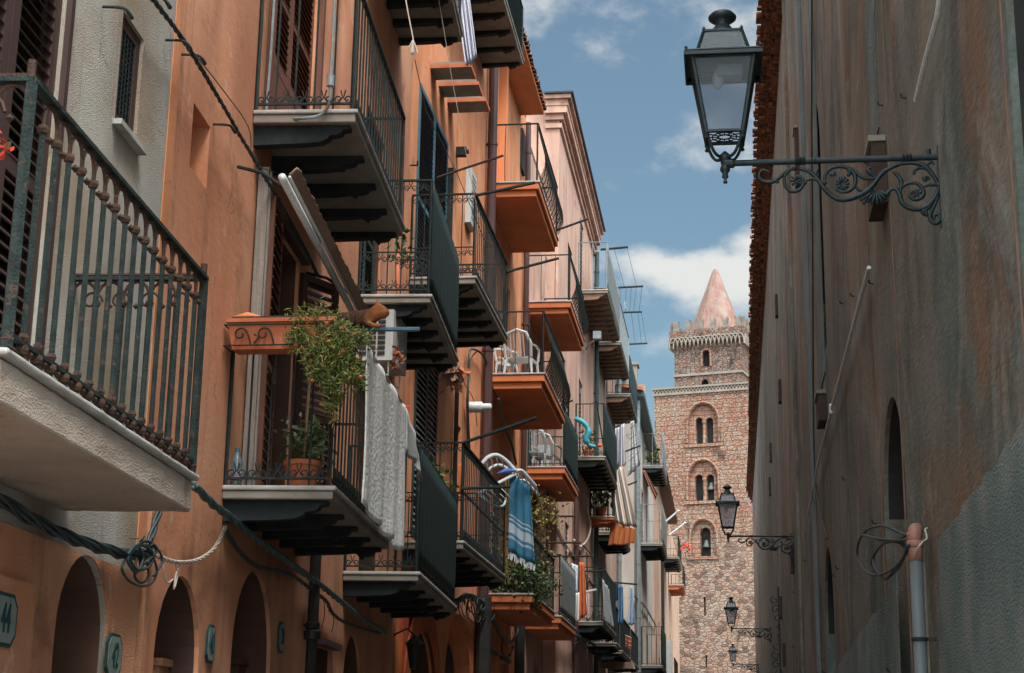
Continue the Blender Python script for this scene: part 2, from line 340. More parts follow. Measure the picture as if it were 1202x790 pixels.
def struct(o, kind='structure'): o['kind'] = kind; return o
def dup(root, loc, label=None, rot=None, scale=None):
    r = root.copy(); C.objects.link(r); r.location = loc; ROOT[r.name] = Vector(loc)
    if label: r['label'] = label
    if rot is not None: r.rotation_euler = (0, 0, rot)
    if scale: r.scale = (scale,) * 3
    def rec(src, dst):
        for ch in list(src.children):
            c = ch.copy(); C.objects.link(c); c.parent = dst; rec(ch, c)
    rec(root, r)
    return r
def smoothpath(pts, n=6):
    """Catmull-Rom through points"""
    P = [Vector(p) for p in pts]; out = []
    for i in range(len(P) - 1):
        p0 = P[max(i - 1, 0)]; p1 = P[i]; p2 = P[i + 1]; p3 = P[min(i + 2, len(P) - 1)]
        for k in range(n):
            t = k / n
            out.append(.5 * ((2 * p1) + (p2 - p0) * t + (2 * p0 - 5 * p1 + 4 * p2 - p3) * t * t + (3 * p1 - p0 - 3 * p2 + p3) * t ** 3))
    out.append(P[-1]); return out
Z = Vector((0, 0, 1))

# ------------------------------------------------------------------ building blocks
def arch_pts(s0, s1, zs, z1, n=14, pointed=False):
    c = (s0 + s1) / 2; a = (s1 - s0) / 2; b = z1 - zs; out = []
    for i in range(n + 1):
        t = math.pi * (1 - i / n)
        out.append((c + a * math.cos(t), zs + b * (math.sin(t) ** (0.85 if pointed else 1.0))))
    return out
def wall_face(mb, fc, s0, s1, z0, z1, ops, o=0.0, depth=0.25):
    """one facade plane with real openings and their reveals; ops = (s0, s1, z0, z1, rise)"""
    S = sorted(set([s0, s1] + [v for q in ops for v in q[:2] if s0 < v < s1])); Zs = sorted(set([z0, z1] + [v for q in ops for v in q[2:4] if z0 < v < z1]))
    for i in range(len(S) - 1):
        for j in range(len(Zs) - 1):
            cs, cz = (S[i] + S[i + 1]) / 2, (Zs[j] + Zs[j + 1]) / 2
            if any(q[0] < cs < q[1] and q[2] < cz < q[3] for q in ops): continue
            mb.poly([fc.pt(a, b, o) for a, b in ((S[i], Zs[j]), (S[i + 1], Zs[j]), (S[i + 1], Zs[j + 1]), (S[i], Zs[j + 1]))])
    for q in ops:
        a, b, c, d = q[:4]; rise = q[4] if len(q) > 4 else 0; dp = q[5] if len(q) > 5 else depth
        if rise:
            ap = arch_pts(a, b, d - rise, d)
            for k in range(len(ap) - 1):
                p, r = ap[k], ap[k + 1]
                mb.poly([fc.pt(p[0], p[1], o), fc.pt(r[0], r[1], o), fc.pt(r[0], d, o), fc.pt(p[0], d, o)])
            ring = [(a, c)] + ap + [(b, c)]
        else: ring = [(a, c), (a, d), (b, d), (b, c)]
        m = len(ring)
        for k in range(m):
            p, r = ring[k], ring[(k + 1) % m]
            mb.poly([fc.pt(*p, o), fc.pt(*r, o), fc.pt(*r, o - dp), fc.pt(*p, o - dp)])
def panel(fc, q, o, name, m, parent):
    """the surface that closes an opening at the back of its reveal"""
    a, b, c, d = q[:4]; rise = q[4] if len(q) > 4 else 0
    ring = ([(a, c)] + arch_pts(a, b, d - rise, d) + [(b, c)]) if rise else [(a, c), (a, d), (b, d), (b, c)]
    mb = MB(); mb.prism([fc.pt(*p, o) for p in ring], fc.n * -0.05)
    return mb.build(name, m, parent)
def lining(fc, q, m, parent, o=0.0, name='shade_liner'):  # added liner over the reveals; its dark colour stands in for shade
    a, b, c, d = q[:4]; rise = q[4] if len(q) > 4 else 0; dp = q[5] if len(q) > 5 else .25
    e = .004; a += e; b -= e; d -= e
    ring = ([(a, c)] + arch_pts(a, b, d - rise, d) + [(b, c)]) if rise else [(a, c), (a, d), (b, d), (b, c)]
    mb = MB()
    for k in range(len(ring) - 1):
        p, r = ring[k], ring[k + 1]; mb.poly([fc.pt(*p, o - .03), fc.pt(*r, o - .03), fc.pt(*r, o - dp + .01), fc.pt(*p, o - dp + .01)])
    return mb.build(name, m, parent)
def house(fc, s0, s1, h, m, label, ops=(), o=0.0, back=7.0, roofm=None, name='house', depth=0.25):
    c = fc.pt((s0 + s1) / 2, 0)
    root = thing(name, label, 'house', (c.x, c.y, 0), 'houses lining the left side of the street')
    mb = MB(); wall_face(mb, fc, s0, s1 - .004, 0, h, list(ops), o, depth)
    e = s1 - .004
    for s in (s0, e): mb.poly([fc.pt(s, 0, o), fc.pt(s, 0, -back), fc.pt(s, h, -back), fc.pt(s, h, o)])
    mb.poly([fc.pt(s0, 0, -back), fc.pt(e, 0, -back), fc.pt(e, h, -back), fc.pt(s0, h, -back)])
    mb.build('wall', m, root)
    mb = MB(); mb.fbox(fc, s0, e, h + .002, h + .18, -back, o - .01)
    mb.build('roof', roofm or M['tile_dark'], root)
    return root
def leaf(mb, org, U, W, wd, z0, z1, fw=.06, th=.04, pitch=.055, tilt=.55, smat=1):
    """one louvred leaf: org = hinge point at z=0, U along the leaf, W its outward normal"""
    org = Vector(org); mb.cur = 0
    mb.obox(org, U, Z, W, 0, fw, z0, z1, 0, th); mb.obox(org, U, Z, W, wd - fw, wd, z0, z1, 0, th)
    mid = z0 + (z1 - z0) * .42
    for a, b in ((z0, z0 + fw * 1.3), (z1 - fw, z1), (mid, mid + fw)):
        mb.obox(org, U, Z, W, fw, wd - fw, a, b, .002, th - .002)
    mb.cur = smat
    V = (Z * math.cos(tilt) - W * math.sin(tilt)).normalized(); N2 = U.cross(V).normalized()
    n = int((z1 - z0 - 2 * fw) / pitch)
    for i in range(n):
        zz = z0 + fw * 1.3 + (i + .5) * pitch
        if zz > z1 - fw * 1.2 or mid - .01 < zz < mid + fw: continue
        c = org + U * 0 + Z * zz + W * (th * .5)
        mb.obox(c, U, V, N2, fw, wd - fw, -pitch * .5, pitch * .5, -.004, .004)
    mb.cur = 0
def shutters(fc, s0, s1, z0, z1, o, mf, ms, parent, n=2, name='shutter', pitch=.055, fw=.06):
    wd = (s1 - s0) / n
    for k in range(n):
        mb = MB(); leaf(mb, fc.pt(s0 + k * wd + .004, 0, o), fc.d.normalized(), fc.n, wd - .008, z0, z1, pitch=pitch, fw=fw)
        mb.build(name, [mf, ms], parent)
def window(fc, s0, s1, z0, z1, o, parent, mf, glass=None, name='window', bars=True, sill=True, fw=.06):
    mb = MB()
    for a, b, c, d in ((s0, s0 + fw, z0, z1), (s1 - fw, s1, z0, z1), (s0 + fw, s1 - fw, z0, z0 + fw), (s0 + fw, s1 - fw, z1 - fw, z1)):
        mb.fbox(fc, a, b, c, d, o, o + .05)
    if bars: mb.fbox(fc, (s0 + s1) / 2 - .02, (s0 + s1) / 2 + .02, z0 + fw, z1 - fw, o + .003, o + .045)
    f = mb.build(name, mf, parent)
    mb = MB(); mb.fbox(fc, s0 + fw * .5, s1 - fw * .5, z0 + fw * .5, z1 - fw * .5, o + .008, o + .02); mb.build('pane', glass or M['glass'], f)
    if sill:
        mb = MB(); mb.fbox(fc, s0 - .05, s1 + .05, z0 - .06, z0 - .004, 0.002, .09); mb.build('sill', M['marble'], f)
    return f

def spiral(c, U, V, r, turns, start, sgn, n=12, shrink=.25):
    out = []
    for i in range(n + 1):
        t = i / n; a = start + sgn * 2 * math.pi * turns * t; rr = r * (1 - (1 - shrink) * t)
        out.append(c + U * (rr * math.cos(a)) + V * (rr * math.sin(a)))
    return out
def scroll_pair(mb, a, U, g, z, hgt, r=.005):
    """two facing C-scrolls filling the gap g between two bars"""
    q = g * .5
    for sg in (-1, 1):
        c = a + U * (q - sg * q * .48) + Z * (z + hgt * .33)
        pts = spiral(c, U * sg, Z, q * .44, 1.15, -math.pi * .5, -1, 10)
        up = [a + U * (q + sg * -q * .12) + Z * (z + hgt), a + U * (q - sg * q * .08) + Z * (z + hgt * .6)]
        mb.tube(list(reversed(pts)), r, 4, caps=False)
        c2 = c + Z * 0
        mb.tube([pts[0] , a + U * (q - sg * q * .05) + Z * (z + hgt * .45), a + U * (q - sg * q * .25) + Z * (z + hgt)], r, 4, caps=False)

def railing(parent, fc, s0, s1, D, z, h=1.0, m=None, gap=.14, br=.008, scroll_b=False, scroll_t=False, mid=None, belly=0.0, mesh=None, sides=(1, 1, 1), style=None, rail=.02, sheet=None, sheet_sides=(0, 1, 0), collar=False, bars=True, lattice=None, inset=.03):
    m = m or M['iron']; mb = MB()
    s0 += inset; s1 -= inset; D -= inset
    P = [fc.pt(s0, 0, .02), fc.pt(s0, 0, D), fc.pt(s1, 0, D), fc.pt(s1, 0, .02)]
    for k in range(3):
        if not sides[k]: continue
        a, b = P[k], P[k + 1]; L = (b - a).length; U = (b - a).normalized()
        Nn = fc.n if k == 1 else (-fc.d.normalized() if k == 0 else fc.d.normalized())
        mb.obox(a, U, Z, Nn, -rail * .5, L + rail * .5, z + h - .012, z + h + .006, -rail, rail)
        if not belly: mb.obox(a, U, Z, Nn, 0, L, z + .045, z + .06, -.012, .012)
        if mid is not None and k != 1 or (mid is not None and style == 'midall'):
            mb.obox(a, U, Z, Nn, 0, L, z + mid, z + mid + .012, -.01, .01)
        n = max(2, round(L / gap)); g = L / n
        for i in range(n + 1):
            c = a + U * (g * i)
            if k > 0 and i == 0: continue
            post = (i in (0, n)); r = br * (1.9 if post else 1)
            if style == 'gothic':
                top = z + h - .012 if post else z + h - .135
                mb.tube([c + Z * z, c + Z * top], r, 6)
                mb.cur = 1
                if True:
                    for zz, rr in ((z + h - .135, .024), (z + .075, .021), (z + .03, .026)):
                        mb.lathe([(0, -rr), (rr * .8, -rr * .6), (rr, 0), (rr * .8, rr * .6), (0, rr)], c + Z * zz, 6)
                if i < n:
                    arc = [c + U * (g * .5 - g * .5 * math.cos(t)) + Z * (z + h - .135 + .115 * math.sin(t) ** .7) for t in [math.pi * q / 8 for q in range(9)]]
                    mb.tube(arc, .009, 5, caps=False)
                    mb.lathe([(0, -.018), (.018, 0), (0, .018)], c + U * (g * .5) + Z * (z + h - .15), 5)
                    arc = [c + U * (g * .5 - g * .5 * math.cos(t)) + Z * (z + .075 - .05 * math.sin(t)) for t in [math.pi * q / 6 for q in range(7)]]
                    mb.tube(arc, .008, 5, caps=False)
                    mb.lathe([(0, -.02), (.016, 0), (0, .02)], c + U * (g * .5) + Z * (z + .03), 5)
                mb.cur = 0
            elif belly and not post:
                pts = [c + Nn * (belly * max(0, math.sin(math.pi * t ** 1.5)) if k == 1 else belly * .5 * math.sin(math.pi * t ** 1.5)) + Z * (z + (h - .01) * (1 - t)) for t in [q / 6 for q in range(7)]]
                if bars: mb.tube(pts, r, 4, caps=False)
            else:
                if bars or post: mb.tube([c + Z * z, c + Z * (z + h - .01)], r, 5 if post else 4)
            if collar and not post: mb.lathe([(r, -.02), (r * 2.2, 0), (r, .02)], c + Z * (z + h * .5), 5)
            if i < n:
                if scroll_b: scroll_pair(mb, c, U, g, z + .055, .11, br * .7)
                if scroll_t: 
                    cc = MB(); scroll_pair(mb, c, U, g, z + h - .12, .10, br * .7)
                if mid is not None and (k != 1) and scroll_t: scroll_pair(mb, c, U, g, z + mid - .1, .09, br * .7)
    o = mb.build('railing', [m, M['rust']], parent)
    if sheet is not None:
        for k in range(3):
            if not sheet_sides[k]: continue
            a, b = P[k], P[k + 1]; L = (b - a).length; U = (b - a).normalized()
            Nn = fc.n if k == 1 else (-fc.d.normalized() if k == 0 else fc.d.normalized())
            ms = MB(); nx = max(4, int(L / .12)); grid = []
            for j in range(8):
                t = j / 7
                grid.append([a + U * (L * i / nx) + Nn * (br + .012 + .008 * math.sin(i * 2.1 + j * .5) * (0.3 + t)) + Z * (z + h - .03 - (h - .10) * t) for i in range(nx + 1)])
            ms.sheet(grid); ms.build('screen', sheet, parent, smooth=True, thick=.006)
    if lattice is not None:
        ms = MB(); pitch, z_lo, z_hi, r = lattice
        a, b = P[1], P[2]; L = (b - a).length; U = (b - a).normalized()
        H = z_hi - z_lo
        def prof(zz):
            t = 1 - (zz - z) / (h - .01); return belly * math.sin(math.pi * max(0, min(1, t)) ** 1.5) if belly else 0
        k = -H
        while k < L:
            for sg in (1, -1):
                pts = []
                for q in range(9):
                    hh = H * q / 8; u = (k + hh) if sg == 1 else (k + H - hh)
                    if 0 <= u <= L: pts.append(a + U * u + fc.n * (prof(z + z_lo + hh) + .006) + Z * (z + z_lo + hh))
                if len(pts) > 1: ms.tube(pts, r, 3, caps=False)
            k += pitch
        ms.build('lattice', m, parent)
    return o
def corbels(parent, fc, s0, s1, D, zb, n, m, h=.17, t=.10):
    L = s1 - s0
    for i in range(n):
        c = s0 + L * (i + .5) / n if n > 1 else (s0 + s1) / 2
        c = s0 + .12 + (L - .24) * i / max(1, n - 1)
        D2 = D - .05
        h = h * .80; prof = [(0.004, 0), (D2, 0), (D2, -.03), (D2 - .05, -.035), (D2 - .065, -.06), (D2 - .10, -.075), (D2 - .15, -.08), (D2 - .165, -.105), (D2 - .22, -h + .01), (D2 - .32, -h), (0.004, -h - .015)]
        mb = MB(); mb.prism([fc.pt(c - t / 2, zb + dz, o) for o, dz in prof], fc.d.normalized() * t)
        mb.build('corbel', m, parent)
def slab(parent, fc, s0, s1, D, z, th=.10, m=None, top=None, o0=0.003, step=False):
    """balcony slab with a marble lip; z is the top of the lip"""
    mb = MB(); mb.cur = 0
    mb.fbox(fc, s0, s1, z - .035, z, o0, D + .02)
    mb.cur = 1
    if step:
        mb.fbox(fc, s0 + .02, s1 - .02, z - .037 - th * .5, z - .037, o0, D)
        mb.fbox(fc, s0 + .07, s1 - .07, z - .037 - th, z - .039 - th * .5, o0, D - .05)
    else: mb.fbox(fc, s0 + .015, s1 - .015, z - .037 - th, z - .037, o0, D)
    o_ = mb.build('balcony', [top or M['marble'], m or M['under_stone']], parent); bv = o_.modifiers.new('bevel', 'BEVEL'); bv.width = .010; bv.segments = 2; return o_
def drain(fc, s, z0, z1, r, m, parent, o=None, clips=True, name='drainpipe'):
    o = r + .03 if o is None else o
    mb = MB(); mb.tube([fc.pt(s, z0, o), fc.pt(s, z1, o)], r, 10)
    zz = z0 + .8
    while zz < z1 and clips:
        mb.lathe([(r + .001, -.03), (r + .012, -.025), (r + .012, .025), (r + .001, .03)], fc.pt(s, zz, o), 10); mb.fbox(fc, s - .015, s + .015, zz - .015, zz + .015, .002, o)
        zz += 1.9
    return mb.build(name, m, parent, smooth=False)
def rod(fc, s, z, o0, ln, parent, m=None, r=.012, rise=0.0, ds=0.0, name='drying_rod'):
    mb = MB(); mb.tube([fc.pt(s, z, o0), fc.pt(s + ds, z + rise, o0 + ln)], r, 6)
    return mb.build(name, m or M['iron'], parent)

def leaves(mb, centre, n, size, spread, elong=2.2, droop=0.0, rnd=RNG):
    for i in range(n):
        p = Vector(centre) + Vector((rnd.gauss(0, spread[0]), rnd.gauss(0, spread[1]), rnd.gauss(0, spread[2])))
        d = Vector((rnd.gauss(0, 1), rnd.gauss(0, 1), rnd.gauss(0, 1) - droop)).normalized()
        sd = d.cross(Vector((rnd.gauss(0, 1), rnd.gauss(0, 1), rnd.gauss(0, 1)))).normalized()
        sz = size * rnd.uniform(.6, 1.3); mb.cur = 0 if rnd.random() < .8 else 1
        wd = sz / elong * .5; up = d.cross(sd) * (wd * .35)
        mb.add([p, p + d * sz * .5 + sd * wd + up, p + d * sz, p + d * sz * .5 - sd * wd + up], [(0, 1, 2, 3)])
    mb.cur = 0
def cloth(top, drop, folds=5, amp=.03, n=Vector((1, 0, 0)), rows=16, cols=36, wav=None, sway=0.0, hem=0.0):
    """hanging cloth: top is a polyline, drop(t) its length at t along it"""
    T = [Vector(p) for p in top]; seg = [(T[i + 1] - T[i]).length for i in range(len(T) - 1)]; L = sum(seg)
    def at(t):
        x = t * L
        for i, q in enumerate(seg):
            if x <= q or i == len(seg) - 1: return T[i].lerp(T[i + 1], min(1, x / q))
            x -= q
    U = (T[-1] - T[0]).normalized(); grid = []
    for j in range(rows + 1):
        v = j / rows; row = []
        for i in range(cols + 1):
            u = i / cols; p = at(u)
            a = amp * (0.25 + .75 * v) * (math.sin(u * folds * 2 * math.pi + .6 * math.sin(3 * v + u * 4)) + .35 * math.sin(u * folds * 5.3 + 1.3 + v))
            row.append(p - Z * (drop(u) * v + hem * v * math.sin(u * 23)) + n * (a + sway * v) + U * (amp * .5 * v * math.sin(u * folds * 6.28 + 1)))
        grid.append(row)
    mb = MB(); mb.sheet(grid); return mb
def chair_white(loc, rot, label, group):
    r0 = thing('garden_chair', label, 'chair', (0, 0, 0), group)
    mb = MB(); mb.box(-.22, .22, -.21, .21, .40, .43); mb.box(-.24, -.2, -.2, .2, .37, .40); mb.box(.2, .24, -.2, .2, .37, .40); mb.build('seat', M['white'], r0)
    mb = MB()
    mb.tube([(-.24, .22, .42), (-.25, .28, .65), (-.17, .33, .84), (0, .35, .90), (.17, .33, .84), (.25, .28, .65), (.24, .22, .42)], .028, 6)
    for x in (-.12, -.06, 0, .06, .12): mb.tube([(x, .23, .43), (x, .30, .68), (x, .345, .87)], .012, 4)
    mb.build('backrest', M['white'], r0)
    for sx in (-1, 1):
        mb = MB(); mb.tube([(sx * .25, .26, .64), (sx * .28, .05, .65), (sx * .27, -.2, .63), (sx * .25, -.22, .42)], .024, 6); mb.build('armrest', M['white'], r0)
        for sy in (-1, 1):
            mb = MB(); mb.tube([(sx * .23, sy * .2, .42), (sx * .27, sy * .25, 0)], [.028, .018], 6); mb.build('leg', M['white'], r0)
    r0.location = loc; r0.rotation_euler = (0, 0, rot); return r0

# ------------------------------------------------------------------ ground
mb = MB(); mb.poly([(-400, -100, -.02), (400, -100, -.02), (400, 900, -.02), (-400, 900, -.02)]); struct(mb.build('ground', M['ground']))
mb = MB(); mb.poly([(-6, 3, 0), (3, 3, 0), (3, 140, 0), (-6, 140, 0)]); struct(mb.build('street', M['asphalt']))
M['square'] = mat('pale_bounce_paving', (.34, .31, .27), (.44, .41, .37), 1.5, .9, bump=.4, bscale=10)  # unseen square, added pale to bounce light onto the near facades
mb = MB(); mb.poly([(-25, -40, -.002), (25, -40, -.002), (25, 3, -.002), (-25, 3, -.002)]); struct(mb.build('bounce_pavement', M['square']))

# ------------------------------------------------------------------ right building (cut short at an invented open square that lets light in)
YS0 = 3.6
XR = [(YS0, 1.12), (28, 1.15), (44, 1.22), (62, 1.30), (82, 1.38)]
def xr(y):
    for (a, b), (c, d) in zip(XR, XR[1:]):
        if y <= c: return b + (d - b) * (y - a) / (c - a)
    return XR[-1][1]
class FacR(Fac):
    def __init__(f): f.d = Vector((0, 1, 0)); f.n = Vector((-1, 0, 0))
    def pt(f, s, z, o=0.0): return Vector((xr(s) - o, s, z))
    def px(f, x, y, o=0.0):
        X = 1.14
        for _ in range(8):
            p = hx(x, y, X - o); X = xr(p.y)
        return p.y, p.z
FR = FacR()
HR = 14.4

def plaster_right():
    m = bpy.data.materials.new('damp_weathered_plaster'); m.use_nodes = True; n = m.node_tree; b = n.nodes['Principled BSDF']
    b.inputs['Roughness'].default_value = .93; b.inputs['Specular IOR Level'].default_value = .2
    N = n.nodes.new; L = n.links.new; tc = N('ShaderNodeTexCoord')
    def noise(sc, scl, det=7, rough=.55, dist=0.0, loc=(0, 0, 0)):
        mpn = N('ShaderNodeMapping'); mpn.inputs['Scale'].default_value = sc; mpn.inputs['Location'].default_value = loc; L(tc.outputs['Object'], mpn.inputs[0])
        no = N('ShaderNodeTexNoise'); no.inputs['Scale'].default_value = scl; no.inputs['Detail'].default_value = det; no.inputs['Roughness'].default_value = rough; no.inputs['Distortion'].default_value = dist
        L(mpn.outputs[0], no.inputs[0]); return no.outputs[0]
    def rng(v, a, b_, c=0.0, d=1.0):
        r = N('ShaderNodeMapRange'); r.inputs[1].default_value = a; r.inputs[2].default_value = b_; r.inputs[3].default_value = c; r.inputs[4].default_value = d; L(v, r.inputs[0]); return r.outputs[0]
    def mix(f, a, c, blend='MIX'):
        x = N('ShaderNodeMix'); x.data_type = 'RGBA'; x.blend_type = blend
        if isinstance(f, float): x.inputs[0].default_value = f
        else: L(f, x.inputs[0])
        for s, v in ((6, a), (7, c)):
            if isinstance(v, tuple): x.inputs[s].default_value = (*v, 1)
            else: L(v, x.inputs[s])
        return x.outputs[2]
    def math_(op, a, c):
        x = N('ShaderNodeMath'); x.operation = op
        for s, v in ((0, a), (1, c)):
            if isinstance(v, (int, float)): x.inputs[s].default_value = v
            else: L(v, x.inputs[s])
        return x.outputs[0]
    sep = N('ShaderNodeSeparateXYZ'); L(tc.outputs['Object'], sep.inputs[0])
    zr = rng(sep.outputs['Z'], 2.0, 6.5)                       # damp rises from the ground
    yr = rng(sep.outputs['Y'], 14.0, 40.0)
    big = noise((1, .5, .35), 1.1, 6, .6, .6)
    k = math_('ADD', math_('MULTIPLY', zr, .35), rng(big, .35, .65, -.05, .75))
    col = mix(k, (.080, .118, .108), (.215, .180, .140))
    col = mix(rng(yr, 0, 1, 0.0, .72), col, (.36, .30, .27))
    st = noise((1, .42, .22), 1.8, 8, .6, 1.2)
    col = mix(rng(st, .46, .64, 0, .85), col, (.165, .088, .052))
    st2 = noise((1, .45, .26), 2.0, 9, .65, 1.2, (4, 2, 1))
    col = mix(rng(st2, .47, .64, 0, .7), col, (.045, .066, .062))
    st3 = noise((1, .5, .34), 2.2, 9, .7, 1.2, (9, 5, 3))
    col = mix(rng(st3, .52, .75, 0, .6), col, (.33, .33, .31))
    fine = noise((1, .3, 1), 30, 6)
    col = mix(1.0, col, mixg(N, L, rng(fine, .3, .7, .82, 1.12)), 'MULTIPLY')
    L(col, b.inputs['Base Color'])
    bu = N('ShaderNodeBump'); bu.inputs['Strength'].default_value = .5; bu.inputs['Distance'].default_value = .012
    hsum = math_('ADD', noise((1, .35, 1), 42, 5), math_('MULTIPLY', noise((1, .4, .6), 3.0, 7), 1.0))
    L(hsum, bu.inputs['Height']); L(bu.outputs[0], b.inputs['Normal'])
    return m
def mixg(N, L, v):
    cc = N('ShaderNodeCombineColor'); [L(v, cc.inputs[i]) for i in range(3)]; return cc.outputs[0]
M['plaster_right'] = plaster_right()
M['patch'] = mat('rough_cement_patch', (.115, .155, .145), (.165, .205, .19), 3, .95, bump=1.0, bscale=75, streak=.3, bdist=.02, c3=(.22, .21, .20), t3=(.5, .7), s3=1.5)

rb = thing('palace', 'tall grey brown plastered building on the right, under a ragged tile eave', 'building', (4.5, 30, 0))
def opn(tl, br, arch=0.0, dp=.25):
    """opening on the right wall: tl = its near (right-hand) top in the photo, br = far bottom"""
    a = FR.px(*tl); c = FR.px(*br); return [min(a[0], c[0]), max(a[0], c[0]), min(a[1], c[1]), max(a[1], c[1]), arch, dp]
ops = []
nA = FR.px(1057, 440); nAf = FR.px(1034, 500)
a0, a1 = nA[0], nAf[0]; ztop = nA[1]
ops.append((a0, a1, 0.9, ztop, (a1 - a0) * .5, .30))
s_, z_ = FR.px(976, 632); s2_, _ = FR.px(967, 660)
ops.append((s_, s2_, 1.2, z_, (s2_ - s_) * .5, .25))
s_, z_ = FR.px(1202, 35); s2_, _ = FR.px(1187, 108); zb = FR.px(1187, 108)[1]
ops.append((max(s_ - 1.0, YS0 + .3), s2_, zb - 1.6, z_ + .9, 0.3, .30))
s_, z_ = FR.px(960, 98); s2_, zb = FR.px(953, 160)
ops.append((s_, s2_, zb - 3.0, z_, (s2_ - s_) * .5, .22))
s_, z_ = FR.px(918, 70); s2_, zb = FR.px(914, 95)
ops.append((s_, s2_, zb - 4.0, z_, .4, .2))
mb = MB(); ys = [YS0, 28, 44, 62, 82]
ops_seg = {}
for a, b in zip(ys, ys[1:]):
    # each straight stretch of the facade
    wall_face(mb, FR, a, b, 0, HR, [q for q in ops if a < q[0] and q[1] < b], 0, .25)
mb.poly([(xr(82), 82, 0), (9, 82, 0), (9, 82, HR), (xr(82), 82, HR)]); mb.poly([(xr(YS0), YS0, 0), (9, YS0, 0), (9, YS0, HR), (xr(YS0), YS0, HR)])
mb.poly([(9, YS0, 0), (9, 82, 0), (9, 82, HR), (9, YS0, HR)])
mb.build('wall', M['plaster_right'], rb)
for q in ops:
    panel(FR, q, -q[5] + .004, 'blocked_window', M['plaster_right'] if q[0] > 9 else M['patch'], rb)
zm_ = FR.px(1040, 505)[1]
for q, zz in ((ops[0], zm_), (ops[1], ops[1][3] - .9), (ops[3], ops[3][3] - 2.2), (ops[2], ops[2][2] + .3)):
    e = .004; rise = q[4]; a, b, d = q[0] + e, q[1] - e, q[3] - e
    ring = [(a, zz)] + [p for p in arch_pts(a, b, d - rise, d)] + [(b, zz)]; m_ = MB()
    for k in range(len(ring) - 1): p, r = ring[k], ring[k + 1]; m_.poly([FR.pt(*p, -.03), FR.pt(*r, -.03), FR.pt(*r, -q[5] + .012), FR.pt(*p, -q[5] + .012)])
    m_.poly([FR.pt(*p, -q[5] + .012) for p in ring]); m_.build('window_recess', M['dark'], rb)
mb = MB(); mb.poly([(xr(YS0) - .30, YS0, HR + .42), (xr(82) - .30, 82, HR + .42), (9, 82, HR + 1.6), (9, YS0, HR + 1.6)]); mb.build('roof', M['tile_dark'], rb)
# ragged eave: stepped courses of half round tiles seen from below
def half_tile(mb, c, r, ln, t=.018, n=6):
    """gutter tile lying across the wall, hollow side up or down; c = centre at the wall"""
    pts = []
    up = RNG.random() < .5
    for rr in (r, r - t):
        for e in (0, 1):
            for j in range(n + 1):
                a = math.pi * j / n
                pts.append((c[0] - ln * e, c[1] + rr * math.cos(a), c[2] + (1 if up else -1) * rr * math.sin(a)))
    m = n + 1; fs = []
    for j in range(n):
        fs += [(j, j + 1, m + j + 1, m + j), (2 * m + j, 3 * m + j, 3 * m + j + 1, 2 * m + j + 1), (m + j, m + j + 1, 3 * m + j + 1, 3 * m + j)]
    mb.add(pts, fs)
mb = MB(); mb2 = MB()
y = YS0 + .1
while y < 81.5:
    ov = .42 if y < 45 else .42 - .20 * min(1, (y - 45) / 30)
    for k, (fz, fo) in enumerate(((0.0, .36), (.14, .68), (.28, 1.0))):
        jit = RNG.uniform(-.03, .03)
        half_tile(mb, (xr(y) + .05, y + (k % 2) * .09 + RNG.uniform(-.012, .012), HR - .06 + fz + RNG.uniform(-.015, .015)), .078 * RNG.uniform(.9, 1.1), ov * fo + .05 + jit)
    y += .185
for k, (fz, fo) in enumerate(((-.125, .22), (.03, .5), (.17, .82))):
    for a, b in zip(ys, ys[1:]):
        f = 1.0 if a < 45 else .62
        mb.box8([(xr(a) + .02, a, HR + fz - .022), (xr(b) + .02, b, HR + fz - .022), (xr(b) - .42 * fo * f, b, HR + fz - .022), (xr(a) - .42 * fo * f, a, HR + fz - .022),
                 (xr(a) + .02, a, HR + fz + .022), (xr(b) + .02, b, HR + fz + .022), (xr(b) - .42 * fo * f, b, HR + fz + .022), (xr(a) - .42 * fo * f, a, HR + fz + .022)])
mb.build('tile_eave', M['tile'], rb)
# shallow vertical strips and channels of the plaster
def strip(p0, p1, w_, o0, o1, m, name, z0=None, z1=None):
    s, za = FR.px(*p0); s2, zb = FR.px(*p1); s = (s + s2) / 2
    mb = MB(); mb.fbox(FR, s - w_ / 2, s + w_ / 2, z0 if z0 is not None else min(za, zb), z1 if z1 is not None else max(za, zb), o0, o1); return mb.build(name, m, rb)
strip((1020, 2), (1030, 160), .55, .002, .010, M['patch'], 'plaster_strip', z1=HR - .3)
strip((962, 300), (966, 450), .95, .002, .012, M['patch'], 'plaster_strip', z1=HR - .3)
strip((948, 150), (953, 560), .05, .004, .05, M['pipe_grey'], 'plaster_joint', z0=.3, z1=HR - .3)
strip((932, 200), (933, 560), .10, .004, .05, M['plaster_right'], 'plaster_joint', z0=.3, z1=HR - .3)
for p in ((1050, 330), (1185, 150), (1024, 330), (925, 400)):
    s, _ = FR.px(*p); wv = RNG.uniform(.006, .012)
    mb = MB(); pts = []
    zz = .4
    while zz < HR - .4: pts.append(FR.pt(s + .015 * math.sin(zz * 1.7) + .01 * math.sin(zz * 5.1), zz, .001)); zz += .4
    mb.tube(pts, wv, 4); mb.build('rust_run', mat('rust_run', (.15, .085, .06), (.20, .12, .09), 6, .9) if 'rust_run' not in MATS else MATS['rust_run'], rb)
